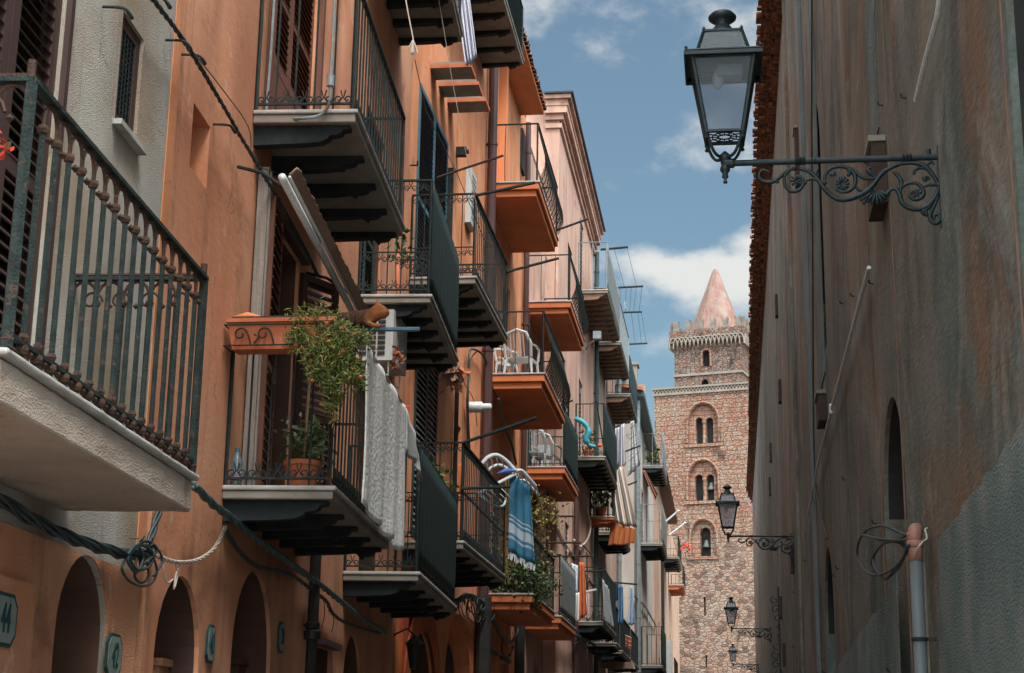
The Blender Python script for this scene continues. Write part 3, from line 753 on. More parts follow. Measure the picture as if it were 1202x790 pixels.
# repair patches with a ragged sloping top edge (3 mm proud)
def patch(poly, o=.012):
    mb = MB(); P = []
    for i in range(len(poly)):
        a, b = poly[i], poly[(i + 1) % len(poly)]
        a3, b3 = Vector(FR.px(*a)), Vector(FR.px(*b)); n = 14 if i in (0, 1) else 1
        for k in range(n):
            q = a3.lerp(b3, k / n)
            if k and n > 1: q += Vector((RNG.uniform(-.03, .03), RNG.uniform(-.02, .02)))
            P.append(FR.pt(q.x, q.y, 0.0))
    mb.prism(P, FR.n * o); return mb.build('plaster_patch', M['patch'], rb)
patch([(1105, 632), (1180, 530), (1240, 440), (1290, 800), (1105, 815)])
patch([(985, 780), (1042, 700), (1052, 640), (1058, 800), (985, 810)], .010)
# small boards fixed under blocked openings (seen edge on)
M['board'] = mat('dark_brown_board', (.035, .022, .018), (.06, .035, .026), 8, .8)
def board(p_top, p_bot, wd, ln, name='wooden_board'):
    s, z1 = FR.px(*p_top); s2, z0 = FR.px(*p_bot)
    mb = MB(); mb.fbox(FR, s, s + wd, z0, z1, .003, ln)
    o_ = mb.build(name, M['board'], rb)
    mb = MB(); mb.fbox(FR, s - .015, s + wd + .015, z1 + .003, z1 + .045, .003, ln + .02); mb.build('stone_cap', M['under_stone'], o_)
board((1040, 166), (1040, 248), .42, .10)
board((970, 462), (970, 497), .5, .09)
board((937, 150), (936, 238), .35, .05)
for p in ((913, 345), (917, 445), (906, 520), (905, 560), (932, 640), (918, 700), (922, 755)):
    s, z1 = FR.px(*p)
    mb = MB(); mb.fbox(FR, s, s + .30, z1 - .45, z1, .003, .06); mb.build('wooden_board', M['board'], rb)
# scaffold putlog holes
for _ in range(20):
    s = RNG.uniform(9, 30); zz = RNG.uniform(2.0, 6)
    mb = MB(); mb.tube([FR.pt(s, zz, .001), FR.pt(s, zz + .005, .03), FR.pt(s, zz + .03, .035)], .008, 5); mb.build('iron_stub', M['board'], rb)

def pipe_run(pts, r, m, name, label, cat, n=8, o=.05, joints=()):
    P = [FR.pt(*FR.px(x, y, o), o) for x, y in pts]
    mb = MB(); mb.tube(P, r, n, caps=True)
    if isinstance(r, list): r = max(r)
    for i in joints: mb.lathe([(r, -.05), (r * 1.5, -.04), (r * 1.5, .04), (r, .05)], P[i], 10)
    return tag(mb.build(name, m, None, smooth=False, loc=P[-1]), label, cat)
pipe_run([(1109, -40), (1100, 20), (1086, 72), (1075, 118)], .014, M['metal_white'], 'metal_conduit', 'pale metal conduit slanting up the top of the right-hand wall above the large lamp', 'pipe')
pipe_run([(1020, 314), (1001, 385), (981, 462), (976, 480), (960, 545), (944, 628)], [.016, .016, .016, .013, .013, .010], M['metal_white'], 'metal_conduit', 'long thin metal conduit slanting down the right-hand wall from beneath the large lamp bracket', 'pipe', joints=(3,))
pts = [FR.pt(*FR.px(x, y, .03), .03) for x, y in ((953, -20), (953, 150), (954, 300), (955, 480), (957, 560), (963, 600), (971, 632))]
mb = MB(); mb.tube(smoothpath(pts, 4), .011, 5); tag(mb.build('cable', M['cable'], None, loc=pts[-1]), 'thin black cable running straight down the right-hand wall then bending into a small arched niche', 'cable')

# grey down pipe with a brown elbow and a coil of cable
o = .10
B = [FR.pt(*FR.px(x, y, o), o) for x, y in ((1074, 652), (1080, 800))]
sx = FR.px(1075, 655, o)[0]
root = thing('downpipe', 'grey plastic downpipe on the right-hand wall topped by a brown elbow', 'pipe', (FR.pt(sx, 0, o).x, sx, 0))
ztop = FR.px(1074, 655, o)[1]
mb = MB(); mb.tube([FR.pt(sx, .02, o), FR.pt(sx, ztop, o)], .036, 14); mb.build('pipe', M['pipe_grey'], root, smooth=True)
mb = MB(); r = .039
zt = ztop
mb.tube([FR.pt(sx, zt - .02, o), FR.pt(sx, zt + .085, o)], r, 14); mb.lathe([(r, -.02), (r + .007, -.015), (r + .007, .015), (r, .02)], FR.pt(sx, zt + .07, o), 14)
mb.tube([FR.pt(sx, zt + .07, o), FR.pt(sx + .01, zt + .12, o - .0), FR.pt(sx + .05, zt + .155, o - .01), FR.pt(sx + .12, zt + .17, o - .03)], [r, r, r, r * .9], 14)
mb.lathe([(r, -.012), (r + .006, -.006), (r + .006, .006), (r, .012)], FR.pt(sx + .02, zt + .125, o), 14)
mb.build('elbow', M['elbow'], root, smooth=True)
mb = MB(); zc = FR.px(1080, 750, o)[1]; mb.lathe([(.037, -.01), (.044, -.008), (.044, .008), (.037, .01)], FR.pt(sx, zc, o), 12); mb.fbox(FR, sx - .012, sx + .012, zc - .01, zc + .01, .014, o - .03); mb.build('bracket', M['iron'], root)
mb = MB(); mb.tube([FR.pt(sx + .07, .05, .05), FR.pt(sx + .075, ztop - .02, .05)], .007, 5); mb.build('earth_wire', M['cable_pale'], root)
def coil(px):
    P = [FR.pt(*FR.px(x, y, .13 + .02 * math.sin(i)), .13 + .02 * math.sin(i)) for i, (x, y) in enumerate(px)]
    return smoothpath(P, 5)
lp = [(1062, 628), (1045, 620), (1034, 617), (1018, 622), (1008, 636), (1007, 655), (1016, 670), (1030, 675), (1048, 668), (1060, 655), (1064, 640), (1050, 634), (1034, 640), (1025, 655), (1028, 668), (1038, 680), (1048, 672), (1060, 655), (1064, 645), (1052, 636), (1040, 637), (1029, 646), (1023, 660), (1032, 675), (1042, 678), (1056, 664), (1066, 640)]
mb = MB(); mb.tube(coil(lp), .0095, 6); lp2 = [(1014, 628), (1030, 632), (1048, 634), (1062, 634)]; mb.tube(coil(lp2), .0085, 6)
lp3 = [(1062, 630), (1040, 636), (1020, 630), (1012, 628)]; mb.tube(coil(lp3), .006, 6)
tag(mb.build('coiled_cable', M['cable'], None, smooth=True, loc=coil(lp)[-1]), 'loose coil of dark cable hooked over the brown elbow of the grey downpipe', 'cable')
P = [FR.pt(*FR.px(x, y, oo), oo) for x, y, oo in ((1074, 655, .15), (1077, 645, .15), (1082, 637, .13), (1088, 632, .08), (1086, 622, .03), (1089, 620, .01))]
mb = MB(); mb.tube(smoothpath(P, 4), .006, 5); tag(mb.build('rope', M['cable_pale'], None, smooth=True, loc=P[0]), 'pale rope tying the brown pipe elbow to a hook in the wall', 'rope')

# ------------------------------------------------------------------ wall lanterns
LY = FR.px(1101, 184)[0]
def L3(px, py): return hy(px, py, LY)
lamp = thing('wall_lantern', 'largest and nearest wall lantern, high on the right on an ornate scrolled iron bracket', 'lamp', tuple(L3(1103, 183)), 'wall lanterns along the right-hand building')
ROOT[lamp.name] = Vector(L3(1103, 183)); wallx = L3(1103, 183).x
LM = M['lamp_iron']
cxp = L3(851, 190).x
rod0 = L3(853, 190); rodz = (L3(1100, 183).z + L3(860, 193).z) / 2
mb = MB(); mb.tube([(cxp, LY, rodz), (wallx - .005, LY, rodz)], .0165, 12)
for px in (939, 1064):
    x = L3(px, 188).x
    for dx in (-.018, 0, .018): mb.lathe([(.0168, -.009), (.026, 0), (.0168, .009)], (x + dx, LY, rodz), 12, axis='x')
x = L3(957, 188).x
for dx in (-.02, .0): mb.lathe([(.0168, -.005), (.020, 0), (.0168, .005)], (x + dx, LY, rodz), 12, axis='x')
mb.lathe([(.022, -.03), (.026, -.02), (.026, .02), (.022, .03)], (cxp + .02, LY, rodz), 12, axis='x')
mb.build('bracket_arm', LM, lamp, smooth=False)
mb = MB(); zt_, zb_ = L3(1103, 176).z, L3(1103, 262).z
mb.box(wallx - .012, wallx - .002, LY - .022, LY + .022, zb_ - .02, zt_ + .02); mb.lathe([(.012, 0), (.012, .03), (0, .035)], (L3(1090, 178).x, LY, rodz + .014), 8)
mb.build('wall_plate', LM, lamp)
def zc_(l, n=4): return smoothpath([L3(870 + a / 4.808, 160 + b / 4.808) for a, b in l], n)
curves = [([(160, 205), (130, 190), (105, 205), (103, 235), (130, 255), (170, 258), (200, 245), (225, 225), (250, 200), (275, 185), (300, 180)], .008),
 ([(300, 180), (270, 195), (245, 225), (245, 265), (262, 298), (295, 312), (330, 300), (350, 270), (345, 240), (325, 225), (305, 235), (300, 255), (315, 268)], .0075),
 ([(325, 182), (375, 195), (410, 220), (440, 255), (470, 295), (505, 330), (550, 355), (600, 355), (650, 340), (700, 315), (740, 280), (770, 240), (800, 205), (850, 175), (900, 155), (930, 150)], .0105),
 ([(470, 275), (475, 220), (500, 185), (545, 170), (595, 175), (630, 200), (645, 240), (635, 285), (600, 312), (560, 312), (535, 295)], .0085),
 ([(370, 250), (400, 238), (440, 255)], .007), ([(595, 175), (640, 195), (680, 230), (720, 240), (770, 235)], .0075),
 ([(640, 270), (660, 300), (700, 305), (740, 280)], .006),
 ([(815, 335), (845, 300), (875, 300), (895, 330), (905, 370), (940, 400), (990, 412), (1040, 400), (1075, 370), (1100, 330), (1115, 290), (1120, 250)], .010),
 ([(900, 155), (960, 150), (1020, 160), (1060, 190), (1090, 230), (1110, 270)], .010),
 ([(895, 330), (905, 290), (945, 265), (990, 265), (1020, 290), (1030, 325), (1010, 350), (975, 355), (955, 335), (965, 310), (990, 315), (990, 330)], .0085),
 ([(1020, 290), (1050, 275), (1085, 275), (1110, 270)], .007), ([(862, 200), (895, 235), (905, 270), (895, 300)], .009),
 ([(1015, 430), (1060, 400), (1095, 350), (1115, 310)], .008),
 ([(1120, 300), (1100, 370), (1075, 420), (1065, 460), (1080, 485), (1105, 490), (1122, 470), (1118, 445), (1098, 440), (1088, 455), (1095, 468)], .0085),
 ([(975, 215), (980, 190), (1005, 178), (1035, 182)], .008), ([(1060, 190), (1050, 160), (1075, 145), (1088, 160)], .006),
 ([(430, 240), (420, 215), (430, 190)], .008), ([(500, 220), (520, 210), (528, 225)], .009), ([(770, 235), (740, 215), (712, 190), (730, 180)], .008),
 ([(1045, 255), (1030, 238), (1048, 232), (1060, 245)], .008), ([(170, 240), (195, 250), (210, 262)], .008), ([(600, 180), (612, 205), (600, 225)], .008)]
mb = MB()
for l, r in curves:
    p = zc_(l); mb.tube(p, [r * 1.38 * (1.05 - .35 * abs(2 * i / (len(p) - 1) - 1)) for i in range(len(p))], 6)
def ray_fan(cx, cy, r0, r1, a0, a1, n, rr):
    for i in range(n):
        a = math.radians(a0 + (a1 - a0) * i / max(1, n - 1))
        mb.tube([L3(870 + (cx + r0 * math.cos(a)) / 4.808, 160 + (cy + r0 * math.sin(a)) / 4.808), L3(870 + (cx + r1 * math.cos(a)) / 4.808, 160 + (cy + r1 * math.sin(a)) / 4.808)], [rr * .8, rr * 1.3], 6)
ray_fan(762, 300, 15, 85, 25, 165, 8, .0085)       # shell
ray_fan(572, 268, 6, 40, 0, 320, 10, .007)         # rosette
ray_fan(312, 250, 5, 34, 0, 310, 8, .006)
ray_fan(1050, 410, 5, 42, 100, 200, 5, .007)
ray_fan(990, 320, 3, 24, 0, 300, 6, .006)
ray_fan(720, 330, 10, 60, 120, 175, 3, .007)
for cx, cy, r in ((800, 205, .014), (470, 262, .013), (900, 335, .012), (1115, 275, .014), (300, 182, .014), (1092, 355, .013), (815, 325, .012), (540, 350, .012), (360, 262, .011)):
    mb.lathe([(0, -r), (r * .75, -r * .7), (r, 0), (r * .75, r * .7), (0, r)], L3(870 + cx / 4.808, 160 + cy / 4.808), 8)
mb.build('scrollwork', LM, lamp, smooth=True)
# lantern body: square, tapering downwards
def hz_(py): return L3(851, py).z
ZE = hz_(61); ZB = hz_(163) ; WE = (L3(893, 90).x - L3(801, 90).x) / 2; cy_ = LY
# perspective from below: the eave is a square box, the glass tapers to a small square base
WE *= .97; wt = WE * .80; wbm = WE * .47
ZT = hy(851, 58, LY - WE).z; zb = hy(851, 153, LY - wbm).z
def sq(wd, z, t=1.0): return [Vector((cxp + sx * wd, cy_ + sy * wd * t, z)) for sx, sy in ((-1, -1), (1, -1), (1, 1), (-1, 1))]
mb = MB(); A_, B_ = sq(wt, ZT - .01), sq(wbm, zb)
for a, b in zip(A_, B_): mb.tube([a, b + (b - a).normalized() * .02], .012, 6)
for ring, r in ((A_, .012), (B_, .011)):
    for i in range(4): mb.tube([ring[i], ring[(i + 1) % 4]], r, 5)
for b in B_: mb.lathe([(0, -.05), (.012, -.04), (.006, -.025), (.013, -.01), (0, .0)], b, 8)
mb.build('frame', LM, lamp)
gm = bpy.data.materials.new('lantern_glass'); gm.use_nodes = True
g_ = gm.node_tree; g_.nodes.clear(); go = g_.nodes.new('ShaderNodeOutputMaterial'); gx = g_.nodes.new('ShaderNodeMixShader'); gt = g_.nodes.new('ShaderNodeBsdfTransparent'); gd = g_.nodes.new('ShaderNodeBsdfTranslucent'); gg = g_.nodes.new('ShaderNodeBsdfGlossy'); gx2 = g_.nodes.new('ShaderNodeMixShader'); lw = g_.nodes.new('ShaderNodeFresnel')
gt.inputs[0].default_value = (.90, .94, .98, 1); gd.inputs[0].default_value = (.72, .76, .80, 1); gg.inputs['Roughness'].default_value = .08; gg.inputs[0].default_value = (.9, .9, .9, 1)
gx.inputs[0].default_value = .26; lw.inputs[0].default_value = 1.25
g_.links.new(gt.outputs[0], gx.inputs[1]); g_.links.new(gd.outputs[0], gx.inputs[2]); g_.links.new(lw.outputs[0], gx2.inputs[0]); g_.links.new(gx.outputs[0], gx2.inputs[1]); g_.links.new(gg.outputs[0], gx2.inputs[2]); g_.links.new(gx2.outputs[0], go.inputs[0])
for i in range(4):
    a, b, c, d = A_[i], A_[(i + 1) % 4], B_[(i + 1) % 4], B_[i]
    k = .03
    mb = MB(); P = [a.lerp(b, k), b.lerp(a, k), c.lerp(d, k), d.lerp(c, k)]; mb.poly(P); mb.build('glass_pane', gm, lamp, thick=.003)
# eave box, hood, finial
mb = MB()
hw = WE
mb.cur = 0
mb.add(sq(hw, ZT - .002) + sq(hw, ZT + .010) + sq(hw * .93, ZT + .020), [(0, 1, 5, 4), (1, 2, 6, 5), (2, 3, 7, 6), (3, 0, 4, 7), (4, 5, 9, 8), (5, 6, 10, 9), (6, 7, 11, 10), (7, 4, 8, 11), (8, 9, 10, 11)])
for i in range(4):                                     # down-turned skirt
    a, b = sq(hw, ZT)[i], sq(hw, ZT)[(i + 1) % 4]
    u = (b - a).normalized(); n_ = u.cross(Z)
    mb.obox(a, u, Z, n_, 0, (b - a).length, -.020, .0, -.006, .004)
    m_ = sq(hw * .80, ZT)[i]
    mb.obox(a, u, Z, n_, 0.0, (b - a).length, -.001, .006, -.05, .0)
mb.build('roof_skirt', LM, lamp)
zh = hy(851, 37, LY - wt * .62).z
mb = MB(); h0, h1 = sq(wt * .86, ZT + .018), sq(wt * .62, zh + .01)
for a, b in zip(h0, h1): mb.tube([a, b], .009, 5)
for i in range(4):
    mb.tube([h1[i], h1[(i + 1) % 4]], .009, 5); mb.tube([h0[i], h0[(i + 1) % 4]], .009, 5)
for i in range(4):
    mb.lathe([(0, 0), (.010, .01), (.005, .02), (0, .026)], h1[i], 6)
    mb.lathe([(0, 0), (.010, .01), (.005, .02), (0, .026)], sq(hw * .96, ZT + .012)[i], 6)
mb.poly(sq(wt * .62, zh + .014)); mb.build('hood_frame', LM, lamp)
mb = MB()
for i in range(4): mb.poly([h0[i], h0[(i + 1) % 4], h1[(i + 1) % 4], h1[i]])
mb.build('hood_pane', M['lamp_iron'] if False else gm, lamp, thick=.003)
zf = zh + .014; zf1 = hz_(12); s_f = (zf1 - zf)
mb = MB(); mb.lathe([(.085, 0), (.080, .08 * s_f), (.062, .22 * s_f), (.048, .34 * s_f), (.036, .44 * s_f), (.040, .48 * s_f), (.036, .50 * s_f), (.058, .58 * s_f), (.074, .66 * s_f), (.076, .74 * s_f), (.060, .86 * s_f), (.030, .95 * s_f), (.0, s_f)], (cxp, cy_, zf), 20)
mb.build('finial', LM, lamp, smooth=True)
# daisy grille at the base
mb = MB()
for i in range(12):
    a = 2 * math.pi * i / 12; dx, dy = math.cos(a), math.sin(a); m_ = max(abs(dx), abs(dy))
    mb.tube([(cxp + dx * .03, cy_ + dy * .03, zb), (cxp + dx / m_ * wbm, cy_ + dy / m_ * wbm, zb)], .0035, 4)
mb.tube([(cxp + .034 * math.cos(q * .5236), cy_ + .034 * math.sin(q * .5236), zb) for q in range(12)], .005, 5, closed=True)
mb.tube([(cxp + .066 * math.cos(q * .5236), cy_ + .066 * math.sin(q * .5236), zb) for q in range(12)], .0035, 5, closed=True)
mb.build('base_grille', LM, lamp)
# yoke
mb = MB(); zj = hz_(186)
for sx, sy in ((-1, -1), (1, -1), (1, 1), (-1, 1)):
    w3 = wbm * .93
    mb.tube(smoothpath([(cxp + sx * w3, cy_ + sy * w3, zb), (cxp + sx * w3 * .92, cy_ + sy * w3 * .92, zb - .045), (cxp + sx * w3 * .55, cy_ + sy * w3 * .55, zj + .01), (cxp, cy_, zj)], 4), .0085, 6)
z0 = hz_(216); z1 = hz_(179); q = abs(z1 - z0)
mb.lathe([(0, 0), (.011, .03 * q), (.011, .09 * q), (.005, .13 * q), (.018, .22 * q), (.014, .32 * q), (.026, .42 * q), (.026, .52 * q), (.020, .58 * q), (.024, .72 * q), (.034, .80 * q), (.030, .90 * q), (.012, 1.0 * q), (0, 1.06 * q)], (cxp, cy_, z0), 12)
mb.build('yoke', LM, lamp, smooth=True)
# lamp holder inside
mb = MB(); mb.box(cxp - .035, cxp + .10, cy_ - .05, cy_ + .05, ZT - .075, ZT - .015); mb.build('ballast_box', M['grey_metal'], lamp)
mb = MB(); mb.lathe([(.012, 0), (.026, -.03), (.030, -.07), (.018, -.11), (0, -.12)], (cxp - .03, cy_, ZT - .02), 12); mb.build('bulb', M['white'], lamp, smooth=True)

l2s = FR.px(932, 629); l3s = FR.px(906, 738); l4s = FR.px(890.5, 780)
for (px, py, lb) in ((932, 629, 'second largest wall lantern, in front of the arched tower windows'),
                     (906, 738, 'third largest wall lantern, small against the rubble part of the tower'),
                     (891, 780, 'fourth and smallest wall lantern, lowest in front of the tower foot')):
    s, z = FR.px(px, py); dup(lamp, (xr(s) , s, z), lb)
s, z = FR.px(917, 742)
# an unlit spare bracket with climbing ornament
mb = MB()
for t in range(9):
    c = FR.pt(s, z - .9 + t * .2, .08 + .05 * math.sin(t)); mb.tube(spiral(c, Vector((1, 0, 0)), Z, .10, 1.1, t, 1, 10), .012, 5)
mb.tube([FR.pt(s, z - 1.0, .04), FR.pt(s, z + 1.0, .04)], .018, 6)
tag(mb.build('iron_scroll_bracket', M['lamp_iron'], None, loc=FR.pt(s, z, 0)), 'small scrolled iron bracket on the right-hand wall just right of the third lantern', 'bracket')

# ------------------------------------------------------------------ tower
def stone_mat(name, kind):
    m = bpy.data.materials.new(name); m.use_nodes = True; n = m.node_tree; b = n.nodes['Principled BSDF']
    b.inputs['Roughness'].default_value = .93; b.inputs['Specular IOR Level'].default_value = .15
    N = n.nodes.new; L = n.links.new; tc = N('ShaderNodeTexCoord'); sp = N('ShaderNodeSeparateXYZ'); L(tc.outputs['Object'], sp.inputs[0])
    def MM(op, a, c):
        x = N('ShaderNodeMath'); x.operation = op
        for s, v in ((0, a), (1, c)):
            if isinstance(v, (int, float)): x.inputs[s].default_value = v
            else: L(v, x.inputs[s])
        return x.outputs[0]
    def RG(v, a, b_, c=0.0, d=1.0):
        r = N('ShaderNodeMapRange'); r.inputs[1].default_value = a; r.inputs[2].default_value = b_; r.inputs[3].default_value = c; r.inputs[4].default_value = d; L(v, r.inputs[0]); return r.outputs[0]
    def NO(sc, det=6, w=(1, 1, 1)):
        mp_ = N('ShaderNodeMapping'); mp_.inputs['Scale'].default_value = w; L(tc.outputs['Object'], mp_.inputs[0])
        no = N('ShaderNodeTexNoise'); no.inputs['Scale'].default_value = sc; no.inputs['Detail'].default_value = det; L(mp_.outputs[0], no.inputs[0]); return no.outputs[0]
    def MX(f, a, c, bl='MIX'):
        x = N('ShaderNodeMix'); x.data_type = 'RGBA'; x.blend_type = bl
        if isinstance(f, float): x.inputs[0].default_value = f
        else: L(f, x.inputs[0])
        for s, v in ((6, a), (7, c)):
            if isinstance(v, tuple): x.inputs[s].default_value = (*v, 1)
            else: L(v, x.inputs[s])
        return x.outputs[2]
    h = MM('ADD', sp.outputs['X'], sp.outputs['Y'])
    cv = N('ShaderNodeCombineXYZ'); L(h, cv.inputs[0]); L(sp.outputs['Z'], cv.inputs[1])
    # ashlar
    br = N('ShaderNodeTexBrick'); br.inputs['Scale'].default_value = 1.0; br.inputs['Brick Width'].default_value = .70; br.inputs['Row Height'].default_value = .36; br.inputs['Mortar Size'].default_value = .022; br.inputs['Mortar Smooth'].default_value = .4
    br.inputs['Color1'].default_value = (0, 0, 0, 1); br.inputs['Color2'].default_value = (1, 1, 1, 1); br.inputs['Mortar'].default_value = (.5, .5, .5, 1); br.offset = .45; br.squash = 1.3; br.squash_frequency = 3
    wob = N('ShaderNodeVectorMath'); wob.operation = 'ADD'; nw = N('ShaderNodeTexNoise'); nw.inputs['Scale'].default_value = 1.2; L(tc.outputs['Object'], nw.inputs[0])
    sv = N('ShaderNodeVectorMath'); sv.operation = 'SCALE'; L(nw.outputs['Color'], sv.inputs[0]); sv.inputs['Scale'].default_value = .12
    L(cv.outputs[0], wob.inputs[0]); L(sv.outputs[0], wob.inputs[1]); L(wob.outputs[0], br.inputs[0])
    ash = MX(br.outputs['Color'], (.47, .285, .215), (.55, .38, .30))
    ash = MX(RG(NO(1.4, 8), .42, .62), ash, (.50, .41, .345))
    ash = MX(RG(NO(5, 8), .50, .66), ash, (.43, .235, .165))
    ash = MX(MM('MULTIPLY', br.outputs['Fac'], .7), ash, (.26, .15, .11))
    # rubble
    vo = N('ShaderNodeTexVoronoi'); vo.inputs['Scale'].default_value = 3.3 if kind == 'base' else 4.2; vo.voronoi_dimensions = '2D'
    mpv = N('ShaderNodeMapping'); mpv.inputs['Scale'].default_value = (.75, 1.35, 1); L(wob.outputs[0], mpv.inputs[0]); L(mpv.outputs[0], vo.inputs[0])
    ve = N('ShaderNodeTexVoronoi'); ve.feature = 'DISTANCE_TO_EDGE'; ve.voronoi_dimensions = '2D'; ve.inputs['Scale'].default_value = vo.inputs['Scale'].default_value; L(mpv.outputs[0], ve.inputs[0])
    sc_ = N('ShaderNodeSeparateColor'); L(vo.outputs['Color'], sc_.inputs[0])
    rub = MX(sc_.outputs[0], (.50, .43, .37), (.51, .35, .275)) if kind != 'upper' else MX(sc_.outputs[0], (.42, .39, .36), (.44, .27, .21))
    rub = MX(RG(sc_.outputs[1], .55, .9), rub, (.30, .23, .195))
    rub = MX(RG(ve.outputs[0], .0, .07, 1, 0), rub, (.46, .28, .20) if kind != 'upper' else (.22, .14, .11))
    z = sp.outputs['Z']
    if kind == 'base':
        f = RG(MM('ADD', z, MM('MULTIPLY', NO(.5, 5), 9.0)), 20.5, 22.5)       # rubble below, dressed blocks above
        side = RG(MM('ADD', sp.outputs['X'], MM('MULTIPLY', NO(.9, 4), 1.6)), 3.0, 3.3)   # dressed corner
        f = MM('MAXIMUM', f, side)
        col = MX(f, rub, ash)
    elif kind == 'upper': col = MX(RG(NO(.5, 4), .5, .6), rub, MX(.4, rub, (.46, .28, .21)))
    else: col = ash
    col = MX(RG(NO(.35, 6), .50, .72, 0, .45), col, (.56, .47, .40)) if kind == 'base' else col
    col = MX(RG(NO(.9, 7, (1, 1, .45)), .60, .70, 0, .65), col, (.10, .085, .075))
    dk = N('ShaderNodeGamma'); L(col, dk.inputs[0]); dk.inputs[1].default_value = 1.58
    ds_ = N('ShaderNodeHueSaturation'); ds_.inputs['Saturation'].default_value = .92; ds_.inputs['Value'].default_value = .92; L(dk.outputs[0], ds_.inputs['Color'])
    L(ds_.outputs[0], b.inputs['Base Color'])
    bu = N('ShaderNodeBump'); bu.inputs['Strength'].default_value = 1.0; bu.inputs['Distance'].default_value = .10
    hh = MM('ADD', MM('MULTIPLY', RG(ve.outputs[0], 0, .12), .7 if kind != 'ash' else 0.0), MM('SUBTRACT', NO(9, 6), MM('MULTIPLY', br.outputs['Fac'], .6)))
    L(hh, bu.inputs['Height']); L(bu.outputs[0], b.inputs['Normal'])
    return m
M['tower_base'] = stone_mat('tower_masonry', 'base'); M['tower_upper'] = stone_mat('tower_rubble', 'upper'); M['tower_ash'] = stone_mat('tower_dressed_stone', 'ash')
M['spire'] = mat('pink_rendered_spire', (.23, .125, .10), (.28, .17, .14), 1.5, .9, bump=.5, bscale=6, c3=(.25, .20, .17), t3=(.50, .68), s3=1.8, streak=.25)
ROT = math.radians(-15)
TW = thing('stone_tower', 'pink stone bell tower with a pointed conical spire closing the end of the street', 'tower', (0, 0, 0))
# local frame: X along the front face (left to right), Y away from the street; origin at the front right corner of the base
tc0 = hy(886, 455, 119.5); TOX, TOY = tc0.x, 119.5
class FT:
    d = Vector((1, 0, 0)); n = Vector((0, -1, 0)); yo = 0.0
    def pt(f, s, z, o=0.0): return Vector((s, f.yo - o, z))
tu = Vector((math.cos(-ROT), -math.sin(-ROT), 0)) if False else Vector((math.cos(ROT), math.sin(ROT), 0))
def tl(px, py, yo=0.0):
    """photo pixel -> (x, z) on the tower's front plane in tower coordinates"""
    nrm = Vector((-tu.y, tu.x, 0)); p0 = Vector((TOX, TOY, 0)) + nrm * yo
    p = hit(px, py, p0, nrm); return (p - Vector((TOX, TOY, 0))).dot(tu), p.z
W0 = tl(768, 460)[0]; ZBASE = tl(830, 461)[1]
ft = FT()
def top_(w0, z0, w1): return (w0, z0)
def op_(l, r, t, b_, rise=None, dp=.5):
    a = tl(l, (t + b_) / 2)[0]; c = tl(r, (t + b_) / 2)[0]; z1 = tl((l + r) / 2, t)[1]; z0 = tl((l + r) / 2, b_)[1]
    return (a, c, z0, z1, (c - a) / 2 * 1.25 if rise is None else rise, dp)
big = [op_(808, 842, 474, 521, dp=.30), op_(808, 842, 541, 588, dp=.30), op_(811, 840, 611, 653, dp=.28)]
slits = [op_(826, 828.4, 701, 723, 0, .4), op_(828, 830, 769, 784, 0, .4)]
mb = MB(); D0 = -W0
wall_face(mb, ft, W0, 0, 0, ZBASE, big + slits, 0, .3)
mb.poly([(0, 0, 0), (0, D0, 0), (0, D0, ZBASE), (0, 0, ZBASE)]); mb.poly([(W0, 0, 0), (W0, D0, 0), (W0, D0, ZBASE), (W0, 0, ZBASE)]); mb.poly([(W0, D0, 0), (0, D0, 0), (0, D0, ZBASE), (W0, D0, ZBASE)]); mb.poly([(W0, 0, ZBASE), (0, 0, ZBASE), (0, D0, ZBASE), (W0, D0, ZBASE)])
tb = mb.build('base', M['tower_base'], TW)
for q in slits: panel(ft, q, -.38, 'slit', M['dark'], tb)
inner = [[op_(815.2, 823.6, 489, 520.5), op_(827.2, 836, 489, 520.5)], [op_(814.5, 824, 556, 587.5), op_(828, 837, 556, 587.5)], [op_(820.5, 833, 618.5, 653)]]
M['bronze'] = mat('bronze', (.10, .13, .12), (.16, .19, .17), 4, .6, .3)
